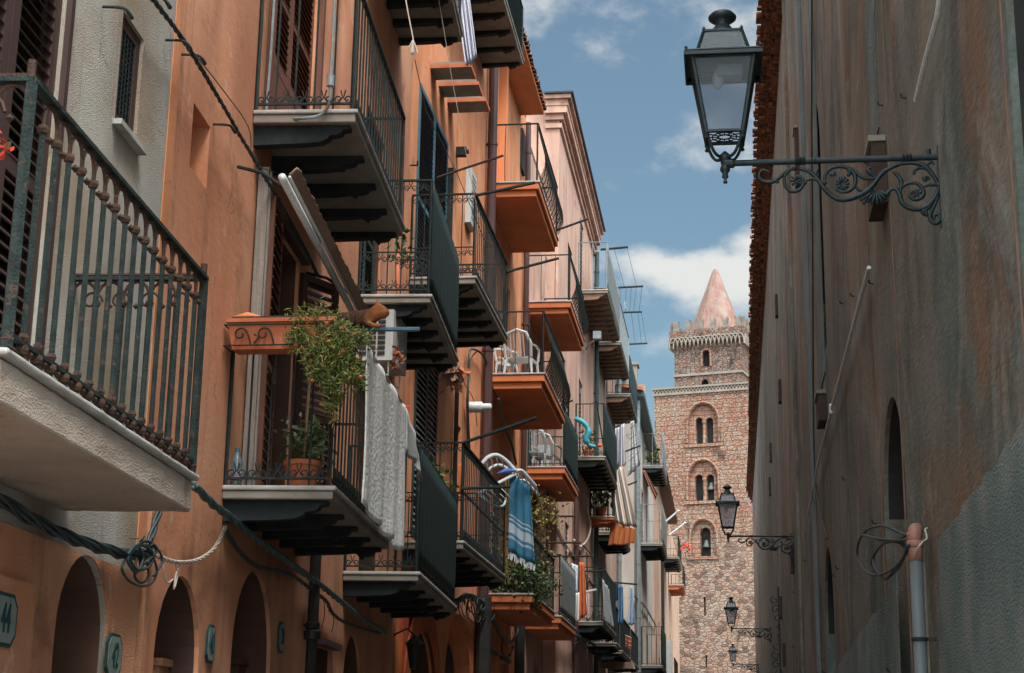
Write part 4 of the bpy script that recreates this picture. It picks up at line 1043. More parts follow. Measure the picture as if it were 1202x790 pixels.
for q, ins in zip(big, inner):
    mb = MB(); ft.yo = .30
    # tympanum set back inside the big relieving arch, pierced by its lights
    ring = [(q[0], q[2])] + arch_pts(q[0], q[1], q[3] - q[4], q[3]) + [(q[1], q[2])]
    ins2 = [(max(i[0], q[0] + .05), min(i[1], q[1] - .05), q[2] + .02, i[3], (i[1] - i[0]) * .55) for i in ins]
    # cells
    S = sorted([q[0], q[1]] + [v for i in ins2 for v in i[:2]])
    zt = max(i[3] for i in ins2)
    for a, b in zip(S, S[1:]):
        if any(i[0] <= (a + b) / 2 <= i[1] for i in ins2): continue
        mb.poly([ft.pt(a, q[2]), ft.pt(b, q[2]), ft.pt(b, zt), ft.pt(a, zt)])
    for i in ins2:
        ap = arch_pts(i[0], i[1], i[3] - i[4], i[3])
        for k in range(len(ap) - 1): mb.poly([ft.pt(*ap[k]), ft.pt(*ap[k + 1]), ft.pt(ap[k + 1][0], zt), ft.pt(ap[k][0], zt)])
        rg = [(i[0], i[2])] + ap + [(i[1], i[2])]
        for k in range(len(rg)):
            a, b = rg[k], rg[(k + 1) % len(rg)]; mb.poly([ft.pt(*a), ft.pt(*b), ft.pt(*b, -.5), ft.pt(*a, -.5)])
    ap = [p for p in arch_pts(q[0], q[1], q[3] - q[4], q[3]) if p[1] >= zt - 1e-6]
    apx = [(q[0], zt)] + ap + [(q[1], zt)]
    mb.poly([ft.pt(*p) for p in apx])
    wf = mb.build('window', M['tower_ash'], TW)
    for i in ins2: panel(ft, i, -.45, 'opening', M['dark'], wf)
    if len(ins2) == 2:
        c = (ins2[0][1] + ins2[1][0]) / 2; z1 = ins2[0][3] - ins2[0][4]
        mb = MB(); mb.lathe([(.16, 0), (.16, .12), (.09, .2), (.085, z1 - q[2] - .35), (.10, z1 - q[2] - .3), (.18, z1 - q[2] - .05), (.18, z1 - q[2])], (c, .30 + .0, q[2] + .01), 12); mb.build('colonnette', M['tower_ash'], wf, smooth=True)
    if len(ins2) == 1 or q is big[1]:
        c = (ins2[-1][0] + ins2[-1][1]) / 2; zb_ = (q[2] + q[3]) / 2 - .6
        mb = MB(); mb.lathe([(.30, 0), (.24, .1), (.17, .35), (.13, .5), (.0, .58)], (c, .62, zb_), 14); mb.build('bell', M['bronze'], wf, smooth=True)
    ft.yo = 0
    # moulded hood round the big arch
    mb = MB(); hp = [ft.pt(q[0] - .12, q[2] + .1, .03)] + [ft.pt(a + (a - (q[0] + q[1]) / 2) * .10, b + .12, .03) for a, b in arch_pts(q[0], q[1], q[3] - q[4], q[3])] + [ft.pt(q[1] + .12, q[2] + .1, .03)]
    mb.tube(hp, .09, 5); mb.build('hood_mould', M['tower_ash'], wf)
    mb = MB(); mb.fbox(ft, q[0] - .25, q[1] + .25, q[2] - .22, q[2] - .01, .002, .12); mb.build('sill', M['tower_ash'], wf)
# chequered cornice of the base
mb = MB(); mb.box(W0 - .12, .12, -.12, D0 + .12, ZBASE + .002, ZBASE + .16); mb.box(W0 - .16, .16, -.18, D0 + .16, ZBASE + .46, ZBASE + .60)
mb.box(W0, 0, 0.0, D0, ZBASE + .162, ZBASE + .458)
k = 0; x = W0 - .08
while x < .05:
    mb.box(x, x + .13, -.12, 0.01, ZBASE + .163 , ZBASE + .31); mb.box(x + .13, x + .26, -.12, 0.01, ZBASE + .311, ZBASE + .457); x += .26
y = .1
while y < D0:
    mb.box(-.01, .12, y, y + .13, ZBASE + .163, ZBASE + .31); mb.box(-.01, .12, y + .13, y + .26, ZBASE + .311, ZBASE + .457); y += .26
M['cornice_stone'] = mat('grey_cornice_stone', (.20, .165, .14), (.27, .225, .19), 2, .9, bump=.4, bscale=8)
mb.build('cornice', M['cornice_stone'], TW)
# upper stage
UX1, _z = tl(870, 400, 1.0); UX0 = tl(791.5, 400, 1.0)[0]; UZ0 = ZBASE + .6; UZ1 = tl(830, 401, 1.0)[1]; UD = (UX1 - UX0); ft.yo = 1.0
def opu(l, r, t, b_, rise, dp=.5):
    a = tl(l, (t + b_) / 2, 1.0)[0]; c = tl(r, (t + b_) / 2, 1.0)[0]; return (a, c, tl((l + r) / 2, b_, 1.0)[1], tl((l + r) / 2, t, 1.0)[1], rise, dp)
uw = [opu(824.5, 833, 411, 430, .3), opu(823, 831.5, 445, 459.5, .35)]
uw[1] = (uw[1][0], uw[1][1], UZ0 + .05, uw[1][3], .35, .5)
mb = MB(); wall_face(mb, ft, UX0, UX1, UZ0, UZ1, uw, 0, .5)
for x in (UX0, UX1): mb.poly([(x, 1, UZ0), (x, 1 + UD, UZ0), (x, 1 + UD, UZ1), (x, 1, UZ1)])
mb.poly([(UX0, 1 + UD, UZ0), (UX1, 1 + UD, UZ0), (UX1, 1 + UD, UZ1), (UX0, 1 + UD, UZ1)]); mb.poly([(UX0, 1, UZ1), (UX1, 1, UZ1), (UX1, 1 + UD, UZ1), (UX0, 1 + UD, UZ1)])
us = mb.build('upper_stage', M['tower_upper'], TW)
for q in uw:
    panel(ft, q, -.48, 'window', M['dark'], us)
mb = MB(); q = uw[0]; mb.tube([ft.pt(q[0] - .08, q[2], .02)] + [ft.pt(a + (a - (q[0] + q[1]) / 2) * .2, b + .08, .02) for a, b in arch_pts(q[0], q[1], q[3] - q[4], q[3])] + [ft.pt(q[1] + .08, q[2], .02)], .08, 5); mb.build('hood_mould', M['tower_ash'], us)
zs = tl(830, 438.5, 1.0)[1]
mb = MB(); mb.box(UX0 - .10, UX1 + .10, .90, 1.1 + UD, zs - .10, zs + .08); mb.build('string_course', M['cornice_stone'], TW)
# interlaced arches, parapet and swallow-tailed merlons
ZP = UZ1; zpt = tl(830, 386, .75)[1]
mb = MB(); ov = .30
mb.box(UX0 - ov, UX1 + ov, 1 - ov, 1 + UD + ov, ZP + .002, zpt)
mb.build('parapet', M['tower_upper'], TW)
mb = MB(); nA_ = 9; st = (UD + 2 * ov) / nA_; hA = .62
def arcs(o0, U, N_):
    for i in range(-0, nA_):
        for sh in (0, .5):
            if i == nA_ - 1 and sh: continue
            c = o0 + U * (st * (i + .5 + sh)); rr = st * .62
            pts = [c + U * (-st * .5 * 1.0) + Z * -.45] + [c + U * (st * .5 * -math.cos(t)) + Z * (hA * math.sin(t) - .25) for t in [math.pi * q_ / 8 for q_ in range(9)]] + [c + U * (st * .5) + Z * -.45]
            mb.tube([p + N_ * .05 for p in pts], .055, 5)
arcs(Vector((UX0 - ov, 1 - ov, ZP)), Vector((1, 0, 0)), Vector((0, -1, 0)))
arcs(Vector((UX1 + ov, 1 - ov, ZP)), Vector((0, 1, 0)), Vector((1, 0, 0)))
arcs(Vector((UX0 - ov, 1 - ov, ZP)), Vector((0, 1, 0)), Vector((-1, 0, 0)))
mb.build('interlaced_arcade', M['cornice_stone'], TW)
M['merlon'] = mat('weathered_merlon_stone', (.14, .12, .105), (.22, .185, .155), 3, .95, bump=.6, bscale=8)
def merlon(o0, U, N_, parent):
    wd = st * .98; hM = .85; m_ = MB()
    pts = [(-.5, 0), (.5, 0), (.42, .35), (.5, .95), (.28, .98), (.10, .72), (0, .66), (-.10, .72), (-.28, .98), (-.5, .95), (-.42, .35)]
    m_.prism([o0 + U * (a * wd * .72) + Z * (b * hM) for a, b in pts], N_ * -.35); m_.build('merlon', M['merlon'], parent)
nm = 6; 
for i in range(nm):
    t = (i + .5) / nm * (UD + 2 * ov)
    merlon(Vector((UX0 - ov + t, 1 - ov - .004, zpt + .002)), Vector((1, 0, 0)), Vector((0, -1, 0)), TW)
    merlon(Vector((UX1 + ov + .004, 1 - ov + t, zpt + .002)), Vector((0, 1, 0)), Vector((1, 0, 0)), TW)
    merlon(Vector((UX0 - ov - .004, 1 - ov + t, zpt + .002)), Vector((0, 1, 0)), Vector((-1, 0, 0)), TW)
# spire
cxs = (UX0 + UX1) / 2; cys = 1 + UD / 2
za = tl(837, 314, 1 + UD / 2)[1]; rs = UD * .44
hgt = za - zpt
mb = MB(); mb.lathe([(rs, 0), (rs * .93, .06 * hgt), (rs * .52, .5 * hgt), (rs * .22, .83 * hgt), (rs * .13, .93 * hgt), (rs * .07, .98 * hgt), (0, hgt)], (cxs, cys, zpt - .1), 8, phase=math.pi / 8)
mb.build('spire', M['spire'], TW)
TW.location = (TOX, TOY, 0); TW.rotation_euler = (0, 0, ROT)
# brick buttress behind the tower's right corner
mb = MB(); mb.box(1.95, 3.2, 121, 126, 0, 26); o_ = mb.build('church_wall', M['tower_ash'], None, loc=(2.5, 123, 0)); tag(o_, 'narrow strip of pink masonry wall behind the right edge of the stone tower', 'wall')

# ================================================================== LEFT SIDE OF THE STREET
# ---- house 1: grey stucco, nearest
c1 = FA.px(190, 230)[0]                                     # boundary with the salmon house
def rect(fc, tl_, tr_, bl_, o=0.0):
    """(s0, s1, z0, z1) of an upright rectangle from its photo corners"""
    a, b, c = fc.px(*tl_, o), fc.px(*tr_, o), fc.px(*bl_, o)
    return [(a[0] + c[0]) / 2, b[0], c[1], (a[1] + b[1]) / 2]
w1 = rect(FA, (140, 17.5), (163.5, 43.7), (127, 139.7))
a1 = [FA.px(51, 780)[0], FA.px(118, 740)[0], 0.02, FA.px(90, 650)[1]]; a1 = tuple(a1) + ((a1[1] - a1[0]) * .5, .45)
d1 = (FA.px(0, 300)[0] - .75, FA.px(53, 200)[0], 2.96, 5.9)
ops1 = [tuple(w1) + (0, .12), a1, tuple(d1) + (0, .12)]
H1 = house(FA, 3.2, c1, 14.0, M['grey_stucco'], 'near grey stucco house with a dark louvred balcony door and a narrow dark window', ops1, o=.03)
window(FA, w1[0] + .004, w1[1] - .004, w1[2] + .004, w1[3] - .004, -.04, H1, M['dark_wood'], bars=False, sill=False, fw=.07)
mb = MB()
for i in range(16):
    z = w1[2] + .1 + (w1[3] - w1[2] - .2) * i / 15; mb.tube([FA.pt(w1[0] + .08, z, .0), FA.pt(w1[1] - .08, z, .0)], .005, 4)
for i in range(5):
    s = w1[0] + .09 + (w1[1] - w1[0] - .18) * i / 4; mb.tube([FA.pt(s, w1[2] + .07, .003), FA.pt(s, w1[3] - .07, .003)], .005, 4)
mb.build('window_screen', M['iron'], H1)
mb = MB(); mb.fbox(FA, w1[0] - .04, w1[1] + .05, w1[2] - .035, w1[2] - .003, .032, .085); mb.build('sill', M['marble'], H1)
# louvred door leaves
for k in range(2):
    wd = (d1[1] - d1[0]) / 2; mb = MB(); leaf(mb, FA.pt(d1[0] + k * wd + .003, 0, -.03), FA.d.normalized(), FA.n, wd - .006, d1[2] + .02, d1[3] - .02, fw=.085, pitch=.062, tilt=.7); mb.build('shutter', [M['dark_wood'], M['dark_wood']], H1)
mb = MB(); mb.fbox(FA, d1[1] + .003, d1[1] + .05, d1[2], d1[3] + .06, .032, .06); mb.fbox(FA, d1[0] - .05, d1[0] - .003, d1[2], d1[3] + .06, .032, .06); mb.build('door_frame', M['dark_wood'], H1)
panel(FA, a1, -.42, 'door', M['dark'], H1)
def arch_door(fc, q, o, parent, m, transom=.62):
    mb = MB(); a, b, z0_, z1_, rise = q[:5]; zs_ = z1_ - rise - .05; w_ = (b - a)
    mb.fbox(fc, a + .03, b - .03, zs_, zs_ + .09, o, o + .07); mb.fbox(fc, a + .03, a + .10, z0_, zs_, o, o + .06); mb.fbox(fc, b - .10, b - .03, z0_, zs_, o, o + .06); mb.fbox(fc, (a + b) / 2 - .035, (a + b) / 2 + .035, z0_, zs_ - .003, o + .002, o + .055)
    for k in range(2):
        c0 = a + .12 if k == 0 else (a + b) / 2 + .05; c1_ = (a + b) / 2 - .05 if k == 0 else b - .12
        zz = z0_ + .08
        while zz < zs_ - .3:
            mb.fbox(fc, c0, c1_, zz, min(zz + .5, zs_ - .06), o + .001, o + .03); mb.fbox(fc, c0 + .05, c1_ - .05, zz + .05, min(zz + .45, zs_ - .11), o + .031, o + .042); zz += .58
    for t in range(1, 5):
        an = math.pi * t / 5; c = fc.pt((a + b) / 2, zs_ + .09, o + .03); mb.tube([c, c + fc.d.normalized() * (w_ * .46 * math.cos(an)) + Z * (rise * .9 * math.sin(an))], .010, 4)
    return mb.build('door_leaf', m, parent)
arch_door(FA, a1, -.41, H1, M['dark_wood']); lining(FA, a1, M['recess_shade'], H1, .03)
# painted ochre dado with its own arch
mb = MB(); zd = 2.60
wall_face(mb, FA, 3.2, c1 - .006, 0.0, zd, [(a1[0], a1[1], -.1, a1[3], a1[4])] , .042, .012)
mb.build('painted_dado', M['ochre_base'], H1)
def pier(fc, s0, s1, z0, z1, o, th, m, parent, name='pier'):
    mb = MB(); mb.fbox(fc, s0, s1, z0, z1, o, o + th); return mb.build(name, m, parent)
s_p = FA.px(30, 700)[0]
pier(FA, max(3.3, FA.px(-60, 700)[0]), s_p - .12, 0.01, zd - .25, .044, .05, M['ochre_base'], H1)
# balcony A
yA0, yA1, DA, zA = 5.12, 7.70, .70, 2.95
mb = MB(); mb.cur = 0; mb.fbox(FA, yA0 - .02, yA1 + .02, zA - .03, zA, .045, DA + .03)
mb.cur = 1; mb.fbox(FA, yA0, yA1, zA - .19, zA - .032, .045, DA)
bA = mb.build('balcony', [M['marble'], M['slab_white']], H1)
bv = bA.modifiers.new('bevel', 'BEVEL'); bv.width = .012; bv.segments = 2
sb_ = bA.modifiers.new('subdiv', 'SUBSURF'); sb_.subdivision_type = 'SIMPLE'; sb_.levels = sb_.render_levels = 5
tx = bpy.data.textures.new('chips', 'CLOUDS'); tx.noise_scale = .10; tx.noise_depth = 4
dm = bA.modifiers.new('wear', 'DISPLACE'); dm.texture = tx; dm.strength = .012; dm.mid_level = .55; dm.texture_coords = 'LOCAL'
yA1 = 7.60
railing(bA, FA, yA0 - .01, yA1 + .05, DA + .03, zA, h=1.005, m=M['old_iron'], gap=.150, br=.0125, style='gothic', mid=None, rail=.022, inset=.02)
mb = MB()                                                   # rusty handrail and corner posts
for a, b in ((FA.pt(yA0 + .01, zA + 1.02, .0), FA.pt(yA0 + .01, zA + 1.02, DA + .005)), (FA.pt(yA0 + .01, zA + 1.02, DA + .005), FA.pt(yA1 + .06, zA + 1.02, DA + .005)), (FA.pt(yA1 + .03, zA + 1.02, DA + .005), FA.pt(yA1 + .03, zA + 1.02, .03))):
    mb.tube([a, b], .013, 5)
for s in (yA0 + .01, yA1 + .03): mb.tube([FA.pt(s, zA, DA + .005), FA.pt(s, zA + 1.08, DA + .005)], .017, 8)
mb.tube(spiral(FA.pt(yA0 + .01, zA + .88, DA - .17), FA.n, Z, .09, .9, 0, 1, 14), .009, 5)
for i in range(4):
    s_ = spiral(FA.pt(yA1 + .03, zA + .88, DA - .12 - i * .15), FA.n, Z, .06, .9, 0, 1, 12); mb.tube(s_, .007, 5)
mb.build('handrail', M['rust'], bA)
mb = MB()
leaves(mb, FA.pt(5.25, zA + .80, DA - .12), 26, .030, (.010, .016, .014), elong=1.5)
tag(mb.build('geranium', [M['red_flower'], M['leaf2']], None, loc=FA.pt(5.35, zA + .8, DA)), 'small bright red flower on the rusty near balcony at the left edge', 'flower')

# house numbers on enamel plaques
FONT = None
M['plaque'] = mat('enamel_plaque', (.15, .19, .175), (.21, .25, .23), 12, .4, spec=.5)
M['plaque_dark'] = mat('plaque_numeral', (.012, .05, .055), None, rough=.5)
def plaque(fc, cxy, wd, ht, text, parent, o, oval=True, dark_ground=False):
    s, z = fc.px(*cxy, o); mb = MB(); U = fc.d.normalized()
    def outline(k, oo):
        a, b = wd * k / 2, ht * k / 2; c = min(a, b) * .45
        return [fc.pt(s + x, z + y_, oo) for x, y_ in ((-a + c, -b), (a - c, -b), (a, -b + c), (a, b - c), (a - c, b), (-a + c, b), (-a, b - c), (-a, -b + c))]
    mb.prism(outline(1.0, o + .001), fc.n * .012); p = mb.build('house_number', M['plaque_dark'], parent)
    mb = MB(); mb.prism(outline(.86, o + .0135), fc.n * .003); mb.build('plate_face', M['plaque'], p)
    cu = bpy.data.curves.new('numeral', 'FONT'); cu.body = text; cu.size = ht * .62; cu.offset = .0015; cu.align_x = 'CENTER'; cu.align_y = 'CENTER'; cu.extrude = .002
    ob = bpy.data.objects.new('numeral_src', cu); C.objects.link(ob)
    dg = bpy.context.evaluated_depsgraph_get(); me = bpy.data.meshes.new_from_object(ob.evaluated_get(dg)); bpy.data.objects.remove(ob)
    me.materials.clear(); me.materials.append(M['plaque_dark'])
    sx = .78 if len(text) > 1 else .9
    for v in me.vertices:
        q = fc.pt(s, z, o + .0195) + U * (v.co.x * sx) + Z * (v.co.y * 1.25) + fc.n * v.co.z
        v.co = q - ROOT[parent.name]
    t = bpy.data.objects.new('numeral', me); C.objects.link(t); t.parent = p; t.matrix_parent_inverse = Matrix(); ROOT[t.name] = ROOT[parent.name]
plaque(FA, (2, 727), .30, .235, '44', H1, .095)
plaque(FA, (131.5, 770), .27, .24, '42', H1, .055)

# ---- house 2: salmon house with the long corbelled balconies
n2 = rect(FA, (227, 121), (247, 148.5), (223, 195.6))
h2end = 20.13
dC = (FA.px(321, 300)[0], FA.px(352, 300)[0], 3.46, FA.px(322, 262)[1])
dB = (FA.px(316, 60)[0], FA.px(372, 60)[0], 6.36, 8.7)
dD = (FA.px(424, 310)[0], FA.px(447, 310)[0], 6.36, 8.7)
dCc = (FA.px(425, 560)[0] , FA.px(447, 560)[0], 3.42, 5.6)
def archo(l, r, top, yl=780, fc=FA, dp=.4, rise=.5):
    a = fc.px(l, yl)[0]; b = fc.px(r, yl)[0]; z = fc.px((l + r) / 2, top)[1]; return (a, b, .02, z, (b - a) * rise, dp)
A2 = archo(181, 234, 673.6, 760); A3 = archo(273, 319, 668, 740); A4 = archo(403, 424, 744.5, 775); R4 = (FA.px(369, 775)[0], FA.px(388, 775)[0], .02, FA.px(378, 760)[1], 0, .3)
ops2 = [tuple(n2) + (0, .28), dC + (0, .25), dB + (0, .2), dD + (0, .25), dCc + (0, .25), A2, A3, A4, R4]
dT = (FA.px(433, -20)[0] + .1, FA.px(433, -20)[0] + 1.1, 9.4, 11.6)
H2 = house(FA, c1, h2end, 15.0, M['salmon'], 'salmon plastered house carrying the long corbelled balconies with the awning and white towel', ops2, back=7)
panel(FA, n2, -.27, 'blocked_window', M['salmon'], H2)
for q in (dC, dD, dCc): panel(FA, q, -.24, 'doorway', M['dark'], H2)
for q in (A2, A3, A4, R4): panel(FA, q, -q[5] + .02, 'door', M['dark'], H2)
for q in (A2, A3, A4, R4, dC, dD, dCc): lining(FA, q, M['recess_shade'], H2)
for q in (A3, A4): arch_door(FA, q, -q[5] + .03, H2, M['dark_wood'])
# red door leaf and imposts in the low arches
mb = MB(); mb.fbox(FA, A2[0] + .02, A2[0] + .45, .03, FA.px(200, 745)[1], -.36, -.30)
for k in range(3): mb.fbox(FA, A2[0] + .08, A2[0] + .39, .2 + k * .6, .7 + k * .6, -.299, -.285)
mb.build('door_leaf', M['brown_wood'], H2)
for q in (A2, A3):
    zi = q[3] - q[4] - .02
    mb = MB(); mb.fbox(FA, q[1] - .22, q[1] - .003, 0.02, zi, -.37, -.20); mb.fbox(FA, q[1] - .26, q[1] - .003, zi + .002, zi + .05, -.37, -.17); mb.build('impost', M['recess_shade'] if q is A3 else M['ochre_base'], H2)
mb = MB(); q = R4; mb.fbox(FA, q[0] - .03, q[1] + .05, q[3] + .004, q[3] + .06, .002, .10); mb.build('lintel', M['dark_wood'], H2)
# the strip of orange paint at the house boundary
pier(FA, c1 - .10, c1 + .06, 2.43, 13.9, .032, .006, M['salmon2'], H2, 'painted_margin')
pier(FA, c1 + .10, FA.px(180, 700)[0] - .25, .01, 3.0, .002, .05, M['ochre_base'], H2)
plaque(FA, (246, 756), .22, .26, '40', H2, .005)
plaque(FA, (329.3, 748), .24, .25, '38', H2, .005)
sP = FA.px(357, 720)[0]
drain(FA, sP, .02, FA.px(362, 664)[1] + .35, .052, M['pipe_dark'], H2)
mb = MB(); zc = FA.px(356, 745)[1]; mb.lathe([(.053, -.05), (.075, -.04), (.08, .03), (.053, .05)], FA.pt(sP, zc, .082), 12); mb.build('pipe_collar', M['pipe_dark'], H2)
# balcony C
D = .80
def corb_balcony(parent, fc, s0, s1, D, z, n, th=.06, m=None, cm=None, top=None, h=.17, t=.10):
    b = slab(parent, fc, s0, s1, D, z, th, m or M['under_stone'], top)
    corbels(b, fc, s0, s1, D, z - .038 - th, n, cm or M['corbel'], h, t)
    return b
bC = corb_balcony(H2, FA, 11.05, 13.9, D, 3.45, 5)
railing(bC, FA, 11.05, 13.9, D, 3.45, h=1.02, gap=.145, br=.0085, scroll_b=True, rail=.018)
rod(FA, 11.0, 4.58, .84, .55, bC, M['blue_wood'], .017)
# open shutters of C's door
L1 = FA.n.lerp(FA.d.normalized(), .12).normalized()
lw_ = .62; mb = MB(); leaf(mb, FA.pt(dC[0] - lw_ - .02, 0, .10), (FA.d.normalized() * 1 - FA.n * .10).normalized(), FA.n, lw_, dC[2] + .03, dC[3] + .05, fw=.06, pitch=.085, tilt=.7); mb.build('shutter', [M['brown_wood'], M['brown_wood']], H2)
mb = MB(); mb.fbox(FA, dC[0] - lw_ - .13, dC[0] - lw_ - .03, dC[2], dC[3] + .22, .02, .10); mb.fbox(FA, dC[0] - lw_ - .10, dC[0] - lw_ - .07, dC[2], dC[3] + .2, .101, .115); mb.build('folded_shutter_edge', M['old_wood'], H2)
mb = MB(); leaf(mb, FA.pt(dC[1] + .01, 0, .01), (FA.n * .28 + FA.d.normalized() * .5).normalized(), (FA.n * .5 - FA.d.normalized() * .28).normalized(), .50, dC[2] + .03, dC[3] - .1, fw=.06, pitch=.07, tilt=.7); mb.build('shutter', [M['dark_wood'], M['dark_wood']], H2)
mb = MB(); mb.fbox(FA, dC[0] - .05, dC[1] + .12, dC[3] + .005, dC[3] + .09, .003, .07); mb.build('lintel', M['dark_wood'], H2)
# balcony B
bB = corb_balcony(H2, FA, 11.3, 14.15, D, 6.42, 5, th=.07, h=.18)
railing(bB, FA, 11.3, 14.15, D, 6.42, h=1.08, gap=.14, br=.0095, scroll_b=True, rail=.018)
for k in range(2):
    wd = (dB[1] - dB[0]) / 2; mb = MB(); leaf(mb, FA.pt(dB[0] + k * wd + .003, 0, -.08), FA.d.normalized(), FA.n, wd - .006, dB[2] + .8, dB[3] - .02, fw=.08, pitch=.065, tilt=.7)
    mb.obox(FA.pt(dB[0] + k * wd + .003, 0, -.08), FA.d.normalized(), Z, FA.n, 0, wd - .006, dB[2] + .02, dB[2] + .795, 0, .035)
    mb.obox(FA.pt(dB[0] + k * wd + .003, 0, -.08), FA.d.normalized(), Z, FA.n, .09, wd - .096, dB[2] + .12, dB[2] + .70, .0355, .045)
    mb.build('shutter', [M['brown_wood'], M['brown_wood']], H2)
mb = MB(); mb.fbox(FA, dB[0] - .09, dB[0] - .003, dB[2], dB[3] + .1, .003, .05); mb.fbox(FA, dB[1] + .003, dB[1] + .09, dB[2], dB[3] + .1, .003, .05); mb.build('door_frame', M['brown_wood'], H2)
# conduit on B's wall
P = [FA.pt(*FA.px(x, y, .05), .05) for x, y in ((323, -20), (318, 60), (312, 139))]
mb = MB(); mb.tube(P, .011, 6); tag(mb.build('conduit', M['cable_grey'], None, loc=P[-1]), 'thin grey conduit running up beside the brown balcony door at the top', 'pipe')
P = [FA.pt(*FA.px(x, y, oo), oo) for x, y, oo in ((394, -20, .62), (390, 60, .62), (388, 95, .62), (387, 118, .62), (378, 134, .55), (355, 139, .40), (314, 140, .06))]
mb = MB(); mb.tube(smoothpath(P, 5), .012, 6); mb.lathe([(.013, -.05), (.03, -.045), (.03, .045), (.013, .05)], P[2], 8); tag(mb.build('cable_with_junction', M['cable_grey'], None, loc=P[2]), 'pale grey cable with a junction knob on the upper near balcony corner', 'cable')
# D
bD = corb_balcony(H2, FA, 16.35, 19.3, D, 6.40, 6)
railing(bD, FA, 16.35, 19.3, D, 6.40, h=1.30, gap=.15, br=.0085, scroll_b=True, scroll_t=True, mid=.47, rail=.018, sheet=M['green_sheet'])
rod(FA, 16.3, 7.7, .84, .72, bD, M['rust'], .014, rise=.25)
shutters(FA, dD[0] + .02, dD[1] - .02, dD[2] + .02, dD[3] - .02, -.12, M['green_wood'], M['green_wood'], H2)
# N1
bN = corb_balcony(H2, FA, 16.2, 19.95, .78, 3.42, 5)
railing(bN, FA, 16.2, 19.95, .78, 3.42, h=1.30, gap=.15, br=.0085, scroll_b=True, rail=.018, sheet=M['green_sheet'], sheet_sides=(0, 1, 0))
# top balcony T1 on the salmon house
t1w = FA.px(468, 60); T1z = t1w[1] + .26
bT1 = corb_balcony(H2, FA, t1w[0] - 2.9, t1w[0] + .1, .80, T1z, 6, th=.07, h=.2)
railing(bT1, FA, t1w[0] - 2.9, t1w[0] + .1, .80, T1z, gap=.15, br=.0085, scroll_b=True)
# eave of the salmon house
def eave(fc, s0, s1, z, ov, parent, m, name='eave', tiles=True, th=.08):
    mb = MB(); mb.cur = 0; mb.fbox(fc, s0, s1 - .006, z, z + th, .003, ov - .06)
    o_ = mb.build(name, m, parent)
    if tiles:
        mb = MB(); s = s0 + .05
        while s < s1 - .05:
            pts = []
            for e in (0, 1):
                for j in range(5):
                    a = math.pi * j / 4; pts.append(fc.pt(s + .085 * math.cos(a), z + th + .01 + .07 * math.sin(a), ov - .5 * (1 - e) + e * RNG.uniform(-.02, .02)))
            mb.add(pts, [(j, j + 1, 6 + j, 5 + j) for j in range(4)] + [(0, 1, 2, 3, 4)[::-1], (5, 6, 7, 8, 9)]); s += .19
        mb.build('roof_tile_edge', M['tile'], o_)
    return o_
eave(FA, c1, h2end, 14.7, .55, H2, M['orange'])
eave(FA, 3.2, c1, 13.7, .5, H1, M['grey_stucco'])

# ---- house 3: warm salmon, y 20.13 .. 27.0 (E and N2)
S3, S4, S5, S6, S7, S8, S9 = 20.13, FB.px(566, 400)[0], 32.6, 36.9, 47.4, 58.0, 73.5
dE = (FB.px(487, 260)[0], FB.px(523, 260)[0], 7.80, FB.px(503, 118)[1])
dG3 = (FB.px(485, 500)[0], FB.px(512, 500)[0], 4.45, FB.px(500, 430)[1] + .5)
wS = (FB.px(534, 510)[0], FB.px(541, 510)[0], FB.px(537, 540)[1] - .8, FB.px(537, 498)[1], 0, .15)
A5 = archo(474, 509, 738.6, 770, FB, .5); A6 = archo(521, 552, 720, 760, FB, .25)
ops3 = [dE + (0, .12), dG3 + (0, .12), wS, A5, A6]
H3 = house(FB, S3, S4, 15.0, M['salmon2'], 'warm salmon house with the blue shutters and the scrollwork balcony under it', ops3)
shutters(FB, dE[0] + .02, dE[1] - .02, dE[2], dE[3] - .02, -.02, M['blue_wood'], M['blue_wood'], H3, pitch=.075, fw=.07)
shutters(FB, dG3[0] + .02, dG3[1] - .02, dG3[2], dG3[3] - .02, -.02, M['green_wood'], M['slat_grey'], H3, pitch=.085, fw=.07)
panel(FB, wS, -.13, 'window', M['glass'], H3)
mb = MB(); mb.fbox(FB, dE[1] + .02, dE[1] + .05, dE[2] + .5, dE[3] - .4, .004, .10); mb.build('hinge_strap', M['iron'], H3)
panel(FB, A5, -.48, 'door', M['dark'], H3); arch_door(FB, A5, -.47, H3, M['brown_wood']); lining(FB, A5, M['recess_shade'], H3)
pier(FB, A5[0] - .35, A5[0] - .004, .02, A5[3] + .25, .003, .05, M['red_plaster'], H3, 'painted_surround')
mb = MB()                                                   # red painted archivolt
zc = A5[3] - A5[4]; cS = (A5[0] + A5[1]) / 2; hw_ = (A5[1] - A5[0]) / 2
ap1 = arch_pts(A5[0] - .002, A5[1] + .002, zc, A5[3] + .002, 16); ap2 = arch_pts(A5[0] - .34, A5[1] + .34, zc, A5[3] + .36, 16)
for k in range(16): mb.box8([FB.pt(*ap1[k], .054), FB.pt(*ap1[k + 1], .054), FB.pt(*ap2[k + 1], .054), FB.pt(*ap2[k], .054), FB.pt(*ap1[k], .075), FB.pt(*ap1[k + 1], .075), FB.pt(*ap2[k + 1], .075), FB.pt(*ap2[k], .075)])
mb.fbox(FB, A5[1] + .004, A5[1] + .34, .02, zc, .054, .075)
mb.build('archivolt', M['red_plaster'], H3)
panel(FB, A6, -.23, 'arch_back', M['orange'], H3)
q6 = (A6[0] + .45, A6[1] - .25, .03, FB.px(538, 751)[1]); mb = MB(); ap = [(q6[0], .03)] + arch_pts(q6[0], q6[1], q6[3] - (q6[1] - q6[0]) * .5, q6[3]) + [(q6[1], .03)]
mb.prism([FB.pt(*p, -.225) for p in ap], FB.n * .03); mb.build('door', M['dark'], H3)
s, z = FB.px(486, 765, .3)
